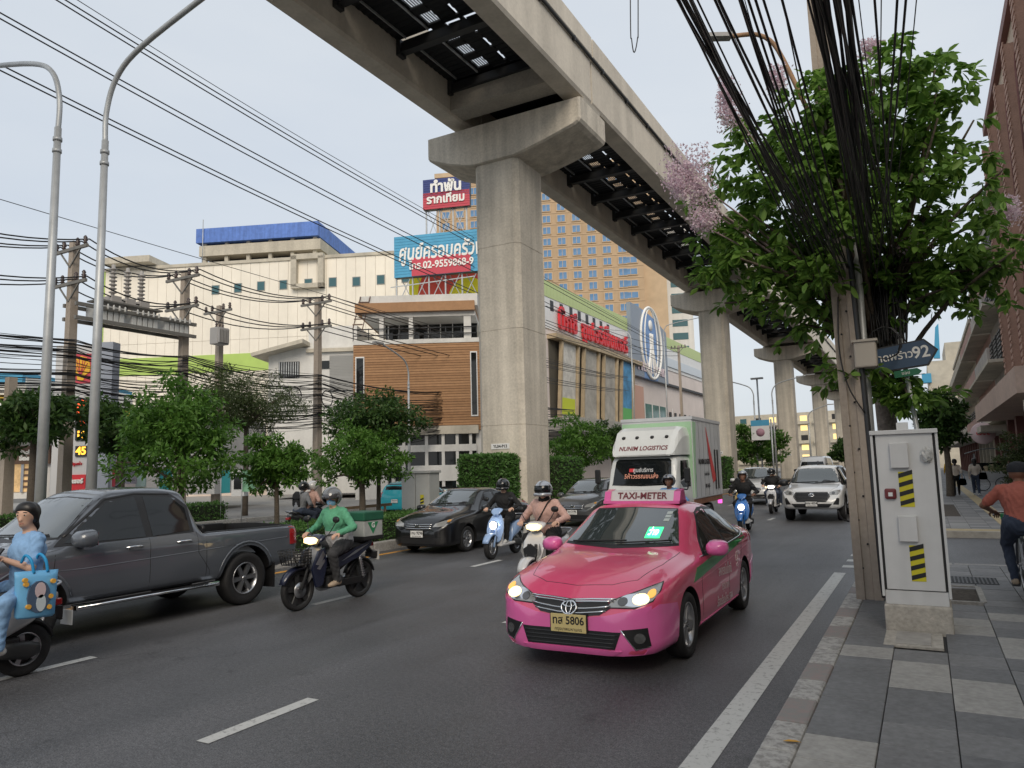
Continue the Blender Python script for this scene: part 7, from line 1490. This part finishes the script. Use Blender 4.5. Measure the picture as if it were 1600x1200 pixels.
for px, py, rx, ry in fl:
    D = 9.7; n = 800; c = rel(px, py, D); P = c+(np.outer(rg.normal(size=n)*rx*.45*D/F, np.array(RT))+np.outer(rg.normal(size=n)*.10, np.array(FW))+np.outer(rg.normal(size=n)*ry*.45*D/F, (0,0,1)))
    sp_ = rg.rand(n) < .3; k = rg.randint(0, 9, n); P[sp_] = (c+np.outer((k[sp_]-4)*rx*.22*D/F, np.array(RT))+np.outer(rg.rand(sp_.sum())*ry*1.5*D/F, (0,0,1)))+rg.normal(size=(sp_.sum(),3))*.012
    V, Fc = leaf_cloud(P, unit(n), unit(n), .026+.02*rg.rand(n), .8); o = link('blossom', np_mesh('blossom', V, Fc), PINKF, bt); o['kind'] = 'stuff'
    mb = MB()
    for j in range(9): a = Vector(c)+RT*(j-4)*rx*.22*D/F; mb.tube([Vector(c)-Vector((0,0,ry*.5*D/F)), a, a+Vector((0,0,ry*1.3*D/F))], .0025, 4)
    cv = Vector(c); mb.tube(spline([(-.04,0,3.4), tuple(Vector((-.04,0,3.4)).lerp(cv, .55)+Vector((0,0,.1))), tuple(cv-Vector((0,0,ry*.4*D/F)))], 5), [.03*(1-.08*i) for i in range(11)], 5)
    mb.build('flower_stalk', mat('stalk_mauve', (.32,.24,.24), .8), bt)
# ================================================================ near pole, cabinet, name sign
PC = mat('pole_concrete', (.36,.305,.25), .85, n=2, n2=16, streak=3, amt=.25, bump=.3, bscale=40)
up = thing('utility_pole', 'grey concrete utility pole beside the control cabinet at the kerb', 'utility pole', (-.735, 10.55, .15), 0, 'utility poles'); up.rotation_euler = (0, R(-.7), 0)
mb = MB(); mb.loft([[(-w,-d,z),(-w*.35,-d,z),(-w*.3,-d*.8,z),(w*.3,-d*.8,z),(w*.35,-d,z),(w,-d,z),(w,d,z),(-w,d,z)] for z, w, d in ((-.3,.155,.13),(4,.135,.115),(9.5,.10,.09))], smooth=False); s_ = mb.build('shaft', PC, up)
mb = MB()
for k in range(22): mb.lathe([(0,-.122),(.013,-.122),(.013,-.10)], (.03 if k % 2 else -.05,0,.4+k*.3), 'y', 8)
mb.build('bolt_hole', BLK, up)
mb = MB(); mb.tube(spline([(.15,-.10,.05),(.16,-.12,1.5),(.15,-.11,3.0),(.12,-.1,5.0)], 5), .035, 8); mb.build('conduit', DKM, up)
mb = MB(); mb.tube(spline([(-.05,-.14,3.9),(-.09,-.15,3.2),(-.02,-.16,2.7),(.14,-.15,2.35)], 6), .009, 6); mb.tube(spline([(-.16,-.1,.98),(-.24,-.12,1.02),(-.28,-.12,1.12)], 4), .012, 6); mb.build('loose_wire', BLK, up)
jb = thing('junction_box', 'beige junction box strapped to the utility pole among the leaves', 'box', (-.56, 10.45, 3.25), 0); mb = MB(); mb.box((-.13,-.12,-.17),(.13,.12,.17), bev=.02); o = mb.build('case', mat('box_beige', (.42,.38,.32), .6), jb); mb = MB(); mb.box((-.15,-.14,.16),(.15,.14,.19)); mb.build('lid', mat('box_beige'), jb)
cbn = thing('control_cabinet', 'tall white street control cabinet with yellow and black warning strips on a concrete plinth', 'cabinet', (-.18, 8.95, .163), 0)
CW = mat('cabinet_white', (.62,.62,.61), .4, n=1.5, n2=9, streak=7, amt=.09); w, d = .285, .24
mb = MB(); mb.box((-w-.02,-d-.03,-.1),(w+.02,d+.03,.26), bev=.02); mb.build('plinth', mat('plinth_concrete', (.42,.39,.34), .9, n=5, n2=25, amt=.3, bump=.5, bscale=30), cbn)
mb = MB(); mb.box((-w,-d,.26),(w,d,.40), bev=.004); mb.build('skirt', CW, cbn)
mb = MB(); mb.box((-w,-d+.01,.403),(w,d,2.03)); mb.build('housing', mat('cabinet_shadow_gap', (.02,.02,.02), .6), cbn)
mb = MB(); mb.box((-w+.022,-d-.012,.41),(w-.022,-d+.012,2.0), bev=.005); dr = mb.build('door', CW, cbn)
for s in (1,-1): mb = MB(); mb.box((s*(w+.014)-.012,-d-.02,.34),(s*(w+.014)+.012,d,2.0)); mb.build('side_panel', CW, cbn)
mb = MB(); mb.box((-w-.03,-d-.04,2.0),(w+.03,d+.03,2.045), bev=.005); mb.box((-.06,-.05,2.045),(.05,.05,2.13)); mb.build('roof', CW, cbn)
for x, z in ((-.045,1.78),(-.02,1.03)): mb = MB(); mb.box((x-.09,-d-.06,z-.13),(x+.08,-d-.012,z+.13), bev=.006); mb.build('vent_cover', CW, dr)
YL = mat('warning_yellow', (.62,.55,.02), .5)
for x0, z0 in ((-.075,1.25),(-.03,.50)):
    mb = MB(); mb.box((x0,-d-.016,z0),(x0+.13,-d-.0125,z0+.36)); o = mb.build('warning_strip', YL, dr)
    for k in range(4): mb = MB(); z = z0+.01+k*.095; mb.prism([(x0,z),(x0,z+.045),(x0+.13,z+.085),(x0+.13,z+.04)], -d-.019, -d-.0155, 'xz'); mb.build('black_stripe', BLK, o)
mb = MB(); mb.box((-.215,-d-.05,1.33),(-.105,-d-.012,1.44), bev=.02); o = mb.build('red_socket', mat('socket_red', (.16,.025,.03), .5), dr); mb = MB(); mb.box((-.18,-d-.056,1.36),(-.14,-d-.048,1.40)); mb.build('socket_label', WHT, o)
mb = MB(); bm = bmesh.new(); bmesh.ops.create_icosphere(bm, subdivisions=3, radius=1)
for v in bm.verts: k = 1+.25*math.sin(v.co.x*9+v.co.z*7)*math.cos(v.co.y*8); v.co = Vector((.20+v.co.x*.055*k, -d-.03+v.co.y*.045*k, 1.78+v.co.z*.075*k))
me = bpy.data.meshes.new('wrapped_lamp'); bm.to_mesh(me); bm.free(); link('wrapped_lamp', me, mat('plastic_wrap', (.5,.5,.48), .3), dr)
mb = MB(); mb.box((-.30,-.95,-.02),(.20,-d-.04,.006), bev=.004); mb.build('footing_slab', mat('plinth_concrete'), cbn); mb = MB(); mb.box((-.20,-.90,.006),(.10,-.35,.014)); mb.build('access_cover', mat('cover_grey', (.36,.34,.31), .9, n=6, amt=.2), cbn)
sg = thing('street_name_sign', 'blue arrow-ended street name sign reading ลาดพร้าว 92', 'sign', (-.13, 11.1, 3.27), R(-4)); NB = mat('sign_slate_blue', (.045,.085,.15), .4)
mb = MB(); mb.prism([(-.40,-.12),(-.33,-.17),(.26,-.17),(.40,.02),(.26,.19),(-.33,.17),(-.40,.12)], -.02, .02, 'xz'); o = mb.build('board', DKM, sg); mb = MB(); mb.prism([(-.38,-.11),(-.32,-.15),(.25,-.15),(.37,.02),(.25,.17),(-.32,.15),(-.38,.11)], -.026, -.018, 'xz'); o = mb.build('face', NB, sg); sg.rotation_euler = (0, R(-5), R(-4))
text('lettering', 'ลาดพร้าว', .145, SW, sg, (-.145,-.03,.015), (1,0,0), (0,-1,0), .001, .002, .95); text('lettering', '92', .22, SW, sg, (.20,-.03,.015), (1,0,0), (0,-1,0), .001, .004, .95)
mb = MB(); mb.prism([(-.16,-.27),(.12,-.27),(.17,-.225),(.12,-.18),(-.16,-.18)], -.022, .015, 'xz'); o = mb.build('green_board', mat('sign_green', (.02,.16,.08), .5), sg); text('lettering', 'ซอย', .06, SW, o, (-.02,-.024,-.225), (1,0,0), (0,-1,0), .001)
mb = MB(); mb.tube([(-.02,.04,-3.2),(-.02,.04,.25)], .03, 8); mb.build('post', STL, sg)
# fallen leaf on the kerb
lf = thing('fallen_leaf', 'single yellow fallen leaf on the kerb', 'leaf', (-.86, 5.02, .176), .3); V, Fc = leaf_cloud(np.array([[-.055,0,0]]), np.array([[0,0,1.]]), np.array([[1.,0,0]]), np.array([.115]), .32, .05); link('blade', np_mesh('blade', V, Fc), mat('leaf_yellow', (.5,.27,.04), .6), lf)
# ================================================================ overhead cables
CAB = mat('cable_black', (.012,.012,.013), .5)
def cable(label, pts, r, parent=None, name='cable', group=None, n=5):
    mb = MB(); mb.tube(pts, r, n); o = mb.build(name, CAB, parent)
    return o if parent else tag(o, label, 'cable', group)
rn = random.Random(5)
def bundle(label, S, E, n, sp, r=.012, spe=.05, sg=.12):
    """cables strung along the street; S and E are where the bundle enters the frame and meets the pole"""
    t = thing('cable_bundle', label, 'cables', (0,0,0), 0, 'cable bundles over the near kerb')
    for k in range(n):
        e = atY(E[0]+rn.gauss(0,12), E[1]+rn.gauss(0,25), 10.65+rn.uniform(-.15,.25)); s = atY(S[0]+rn.gauss(0,sp), S[1], 4.6); s = s+(s-e)*.55; s.z -= .25
        cable('', sag(s, e, rn.uniform(.02,sg), 12), r*rn.choice((.45,.7,1,1.2)), t)
bundle('thick black cable bundle sweeping over the road edge to the pole', (1090,0), (1288,405), 15, 9, .009)
bundle('dense black cable bundle running straight above the pole', (1300,0), (1358,390), 24, 13, .0098)
bundle('loose fan of thin black cables above the pavement', (1360,0), (1385,400), 13, 42, .007, sg=.3)
bundle('sparse thin cables crossing between the two bundles', (1190,0), (1320,420), 12, 36, .007, sg=.35)
q = [at(*p_, 7.0) for p_ in ((984,-300),(985,20),(987,62),(991,82),(996,60),(997,20),(996,-300))]; cable('thin cable loop dangling above the viaduct beam', spline(q, 6), .006, name='hanging_cable_loop'); e = q[0]; cable('single thin cable high over the near lane', sag((e.x,-6,e.z+.1),(e.x,60,e.z+.1), .1), .008, name='overhead_cable')
t = thing('hanging_cable_tangle', 'tangle of black cables hanging from the pole behind the name sign', 'cables', (0,0,0), 0)
for k in range(34):
    x = -.28+rn.gauss(0,.09); y = 11.32+rn.gauss(0,.07); z = rn.uniform(4.2,5.0); zl = rn.uniform(3.15,3.7); x2 = x+rn.gauss(0,.10); cable('', spline([(x,y,z),(x+rn.gauss(0,.04),y,(z+zl)/2),((x+x2)/2,y-.05,zl),(x2,y,(z+zl)/2+.1),(x2+rn.gauss(0,.05),y+.05,z)], 5), rn.choice((.006,.008,.011)), t)
for k in range(3): a = rn.uniform(0,6); cable('', [(-.35+.20*math.cos(a+q*.6)+rn.gauss(0,.01), 10.9, 3.45+.22*math.sin(a+q*.6)) for q in range(9)], .008, t)
ol = thing('rusty_street_lamp', 'rusty armed street lamp poking out above the flowering tree', 'street lamp', (-.6, 10.9, .1), 0, 'street lamps on tall posts'); a, b, c = (Vector(at(*q)) for q in ((1235,115,9.9),(1195,58,9.9),(1140,57,9.9))); o_ = Vector((-.6,10.9,.1)); mb = MB(); mb.tube(spline([(-.0,0,5.2), a-o_, b-o_, c-o_], 5), .032, 8); mb.build('arm', mat('rusty_steel', (.30,.18,.10), .7, n=6, amt=.3), ol); mb = MB(); mb.tube([(0,0,0),(0,0,5.3)], .05, 8); mb.build('pole', STL, ol)
mb = MB(); e = c-o_; mb.blob([(e+Vector((0,0,0)),.02,.02)]*1+[], 8) if False else mb.obox(e-RT*.17, RT*.19, FW*.07, Vector((0,0,.03))); mb.build('lamp_head', mat('lamp_grey'), ol)
# ---------------------------------------------------------------- far utility poles and lines
XP = -28.2
def fpole(px, pytop, X, label, arms=1):
    p = atX(px, pytop, X); t = thing('utility_pole', label, 'utility pole', (p.x, p.y, .14), 0, 'utility poles'); h = p.z-.14
    mb = MB(); mb.loft([[(-w,-w,z),(w,-w,z),(w,w,z),(-w,w,z)] for z, w in ((0,.19),(h,.135))], smooth=False); mb.build('shaft', PC, t)
    for k in range(arms):
        mb = MB(); z = h-.35-k*1.35; mb.box((-1.1,-.2,z-.06),(1.1,-.1,z+.06)); mb.bar((-.7,-.15,z),(0,-.15,z-.7), .05); mb.bar((.7,-.15,z),(0,-.15,z-.7), .05); a_ = mb.build('crossarm', mat('arm_steel', (.22,.21,.19), .6, .4), t); a_.rotation_euler.z = 0
        for x in (-.95,-.45,.45,.95):
            mb = MB(); mb.lathe([(0,.06),(.04,.06),(.09,.12),(.05,.16),(.10,.22),(.05,.26),(.08,.32),(.03,.40),(0,.40)], (x,-.15,z), 'z', 10); mb.build('insulator', mat('insulator_brown', (.05,.03,.028), .3), t)
    return p, t
p1, t1 = fpole(117, 378, XP, 'concrete power pole carrying the left end of the equipment platform', 2); p2, t2 = fpole(290, 424, XP, 'concrete power pole carrying the right end of the equipment platform', 2); p3, t3 = fpole(344, 478, -33, 'concrete pole with a grey transformer behind the equipment platform', 1); p4, t4 = fpole(497, 465, XP, 'concrete power pole in front of the white building', 2); p5, t5 = fpole(688, 572, XP, 'slim pole before the brown plank-clad building', 0); p6, t6 = fpole(1060, 540, XP, 'distant pole in front of the mall with three side arms', 1); p0, t0 = fpole(18, 590, -27.5, 'short concrete pole near the fuel shop', 0)
pf = thing('equipment_platform', 'steel platform with capacitor cans and tall insulators between two power poles', 'platform', (XP, p1.y, 0), PI/2); zb = atX(200, 512, XP).z; zt_ = atX(200, 492, XP).z; Lp = p2.y-p1.y
for z in (zb, zt_): mb = MB(); mb.box((-.1,-.45,z-.07),(Lp+.3,-.33,z+.07)); mb.box((-.1,.33,z-.07),(Lp+.3,.45,z+.07)); mb.build('beam', mat('arm_steel'), pf)
CAN = mat('can_grey', (.62,.62,.6), .45)
for g in range(3):
    for k in range(5):
        x = .75+g*1.5+k*.24; mb = MB(); mb.box((x,-.36,zb+.08),(x+.19,.36,zb+.66), bev=.01); o = mb.build('capacitor', CAN, pf)
        for y in (-.2,.2): mb = MB(); mb.lathe([(.03,0),(.05,.04),(.03,.08),(.05,.12),(.02,.2)], (x+.1,y-.35,zb+.5), 'z', 8); mb.build('bushing', CAN, o)
for k in range(3):
    x = 1.6+k*.62; mb = MB(); mb.box((x-.2,-.3,zt_+.35),(x+.2,.3,zt_+.62)); 
    for q in range(7): z = zt_+.75+q*.16; mb.lathe([(.07,z),(.15,z+.04),(.15,z+.07),(.07,z+.11)], (x,0,0), 'z', 14)
    mb.lathe([(0,zt_+.6),(.07,zt_+.6),(.07,zt_+1.95),(0,zt_+1.98)], (x,0,0), 'z', 10); mb.build('post_insulator', mat('insulator_grey', (.38,.36,.34), .35), pf)
mb = MB(); mb.box((.8,-.4,zt_+.3),(3.6,.4,zt_+.36)); [mb.bar((x,0,zt_),(x,0,zt_+.3), .08) for x in (.9,2.2,3.5)]; mb.build('switch_frame', mat('arm_steel'), pf)
tf = thing('transformer', 'grey finned transformer hung on the pole behind the platform', 'transformer', (p3.x+.6, p3.y-.4, atX(325,525,-33).z), 0); tf.scale = (.62,.62,.72); mb = MB(); mb.box((-.5,-.75,-.7),(.5,.45,.55), bev=.05); mb.build('tank', mat('transformer_grey', (.33,.32,.31), .6), tf)
mb = MB(); [mb.box((.5,-.7+k*.16,-.6),(.68,-.64+k*.16,.45)) for k in range(7)]; mb.build('fin', mat('transformer_grey'), tf)
for k in range(3): mb = MB(); mb.lathe([(.05,.55),(.10,.62),(.05,.7),(.10,.78),(.05,.86),(.02,1.05)], (0,-.5+k*.35,0), 'z', 10); mb.build('bushing', mat('insulator_brown'), tf)
gl = 'high power lines on the opposite side'
for k, (a, b, r) in enumerate((((127,0),(560,268),.018),((107,0),(600,298),.03),((93,0),(600,305),.03),((0,17),(600,346),.03),((0,26),(600,354),.03),((0,98),(600,392),.03),((0,107),(600,398),.03),((0,310),(420,435),.015))):
    s, e = atX(*a, XP), atX(*b, XP); d = (e-s)/(e.y-s.y); s = s-d*6; e2 = e+d*55; e2.z = e.z+(e.z-s.z)/(e.y-s.y)*.0+d.z*28
    cable('thin power line high above the opposite pavement', spline([tuple(s), tuple(e), tuple(e2)], 10), r, name='power_line', group=gl)
def run(q, zoff, r, s, dx=0): 
    for a, b in zip(q[:-1], q[1:]): yield sag(Vector((a.x+dx, a.y, a.z+zoff)), Vector((b.x+dx, b.y, b.z+zoff)), s, 10)
pl = atX(-260, 300, XP); pR = Vector((XP, 75, 11.5))
for k, (dx, zo) in enumerate(((-.95,-.05),(-.45,-.05),(.45,-.05),(.95,-.05),(-.8,-1.5),(.2,-1.5),(.9,-1.5))):
    pts = []
    for seg in run([pl, p1, p2, p4, pR], zo, 0, .5, dx): pts += seg
    cable('insulated power line strung along the pole crossarms', pts, .028, name='power_line', group='power lines on the pole crossarms')
tg = thing('telecom_cable_tangle', 'mass of sagging black telecom cables between the far poles', 'cables', (0,0,0), 0); tg['kind'] = 'stuff'
q0, q1, q2, q4, q5, q6 = Vector((XP,-4,0)), p1, p2, p4, p5, Vector((XP,62,0)); mb = MB()
for k in range(60):
    z = rn.uniform(4.6,7.0); dx = rn.uniform(.15,.5); pts = []
    for a, b in zip((q0,q1,q2,q4,q5), (q1,q2,q4,q5,q6)):
        z2 = min(7.2, max(4.4, z+rn.gauss(0,.25))); pts += sag((a.x+dx,a.y,z), (b.x+dx,b.y,z2), rn.uniform(.1,.55)*min(1,(b.y-a.y)/8), 9); z = z2
    mb.tube(pts, rn.choice((.011,.014,.018,.026)), 4)
mb.build('strands', CAB, tg)['kind'] = 'stuff'
mb = MB()
for c_ in ((p4.y-2.1, 5.9),(p4.y+.2, 5.9)): mb.tube([(XP+.5, c_[0]+.42*math.cos(a), c_[1]+.42*math.sin(a)) for a in np.linspace(0,6.1,24)], .03, 5)
mb.build('cable_coil', CAB, tg)
for k, zo in enumerate((0, -.9, -1.8)):
    s, e = atX(853, 478+k*22, XP), p6+Vector((0,0,-.4-k*.5)); cable('line running past the hypermarket to the distant pole', sag(s, e, .6), .03, name='power_line', group='lines past the hypermarket')
# far street lamps along the road
def flamp(px, pytop, X, ax, label, r0=.09, reach=2.2):
    p = atX(px, pytop, X); return lamp(p.x, p.y, p.z-1.5, 1, ax, r0, label, reach)
flamp(1036, 508, -25.4, (1,0,0), 'street lamp with curved arm in front of the mall', .1, 5.0); flamp(985, 515, -25.4, (-1,0,0), 'street lamp with its arm turned to the mall front', .09, 3.5); flamp(638, 558, -25.6, (0,-1,0), 'lamp with curved top before the plank-clad building', .09, 2.4)
flamp(1176, 600, -13, (-1,0,0), 'thin distant lamp left of the third pillar', .1); flamp(1205, 598, -11.4, (1,0,0), 'thin distant lamp whose arm points at the third pillar', .1, 3.0); flamp(1262, 640, -11.6, (1,0,0), 'faint lamp by the fourth pillar', .12)
hm = thing('floodlight_mast', 'tall straight mast with a flat floodlight head between the pillars', 'mast', (*atX(1192, 740, -17)[:2], 0), 0); zt_ = atX(1192,597,-17).z; mb = MB(); mb.tube([(0,0,0),(0,0,zt_)], .1, 8); mb.build('pole', STL, hm); mb = MB(); mb.box((-.7,-.3,zt_),(.7,.3,zt_+.18)); mb.build('head', mat('lamp_grey'), hm)
rs = thing('road_sign', 'blue and white hanging road sign above the median trees', 'sign', atX(1188, 672, -12), 0); mb = MB(); mb.box((-.75,-.03,-.85),(.75,.03,.35)); mb.build('panel', WHT, rs); mb = MB(); mb.box((-.75,-.036,.36),(.75,.03,.85)); mb.build('blue_panel', SB, rs); mb = MB(); mb.lathe([(0,-.04),(.35,-.04),(.35,-.03)], (0,0,-.2), 'y', 20); mb.build('red_disc', mat('disc_mauve', (.4,.22,.28), .6), rs); mb = MB(); mb.tube([(.9,0,-6),(.9,0,.9)], .07, 8); mb.build('post', STL, rs)
# ---------------------------------------------------------------- cabinet on the median, bench, food cart
mc = thing('median_cabinet', 'pale grey roadside cabinet on the median behind the black saloon', 'cabinet', (-14.2, 19.2, .13), R(8)); GC = mat('cabinet_grey', (.48,.48,.46), .5, n=2, amt=.08)
mb = MB(); mb.box((-.36,-.35,.05),(.12,.35,1.72), bev=.01); mb.build('body', GC, mc); mb = MB(); mb.box((.13,-.34,.05),(.62,.35,1.72), bev=.01); mb.build('side_unit', GC, mc); mb = MB(); mb.box((-.41,-.40,1.72),(.67,.40,1.80), bev=.01); mb.build('roof', GC, mc); mb = MB(); mb.box((-.39,-.38,0),(.65,.38,.06)); mb.build('base', KERB, mc)
mb = MB(); mb.box((.30,-.352,.75),(.42,-.345,1.05)); o = mb.build('warning_strip', YL, mc); mb = MB(); [mb.prism([(.30,.77+k*.1),(.30,.82+k*.1),(.42,.86+k*.1),(.42,.81+k*.1)], -.356, -.351, 'xz') for k in range(2)]; mb.build('black_stripe', BLK, o)
bh = thing('timber_trestle', 'weathered timber trestle beside the median trees', 'trestle', (-17.6 if False else -14.3, 16.6, .13), R(40)); WDN = mat('old_timber', (.22,.15,.09), .8, n=5, amt=.3); mb = MB(); mb.bar((-.9,0,.75),(.9,0,.85), .10, .08); mb.build('rail', WDN, bh)
for x in (-.7,.7):
    for s in (1,-1): mb = MB(); mb.bar((x,s*.3,0),(x,s*.03,.8), .07, .06); mb.build('leg', WDN, bh)
fc = thing('food_cart', 'street food cart with a grey curved awning on the right pavement', 'cart', (3.0, 46.5, .163), 0); mb = MB(); mb.box((-.75,-.5,.45),(.75,.5,1.0), bev=.02); mb.build('counter', mat('cart_steel', (.4,.4,.4), .4, .5), fc)
for s in (1,-1):
    o = link('wheel', tm, None, fc, (s*.45,-.52,.345)); link('rim', sm_, None, o)
    for y in (-.45,.45): mb = MB(); mb.bar((s*.7,y,1.0),(s*.7,y,1.95), .04); mb.build('post', STL, fc)
rings = [[(x, y, 2.0+.22*math.cos(x*1.5)-.0*abs(y)) for y in (-.75,.75)]+[(x, y, 1.96+.22*math.cos(x*1.5)) for y in (.75,-.75)] for x in np.linspace(-1.1,1.1,9)]; mb = MB(); mb.loft(rings); mb.build('awning', mat('awning_grey', (.14,.15,.15), .7), fc)
mb = MB(); [mb.box((-.6+k*.28,-.3,1.0),(-.42+k*.28,.1,1.0+.2+.08*(k % 3)), bev=.01) for k in range(5)]; mb.build('goods', mat('goods', (.4,.32,.2), .6, n=8, amt=.6), fc); mb = MB(); mb.box((-.7,-.02,1.05),(.7,.0,1.45)); mb.build('glass_case', GLASS, fc)
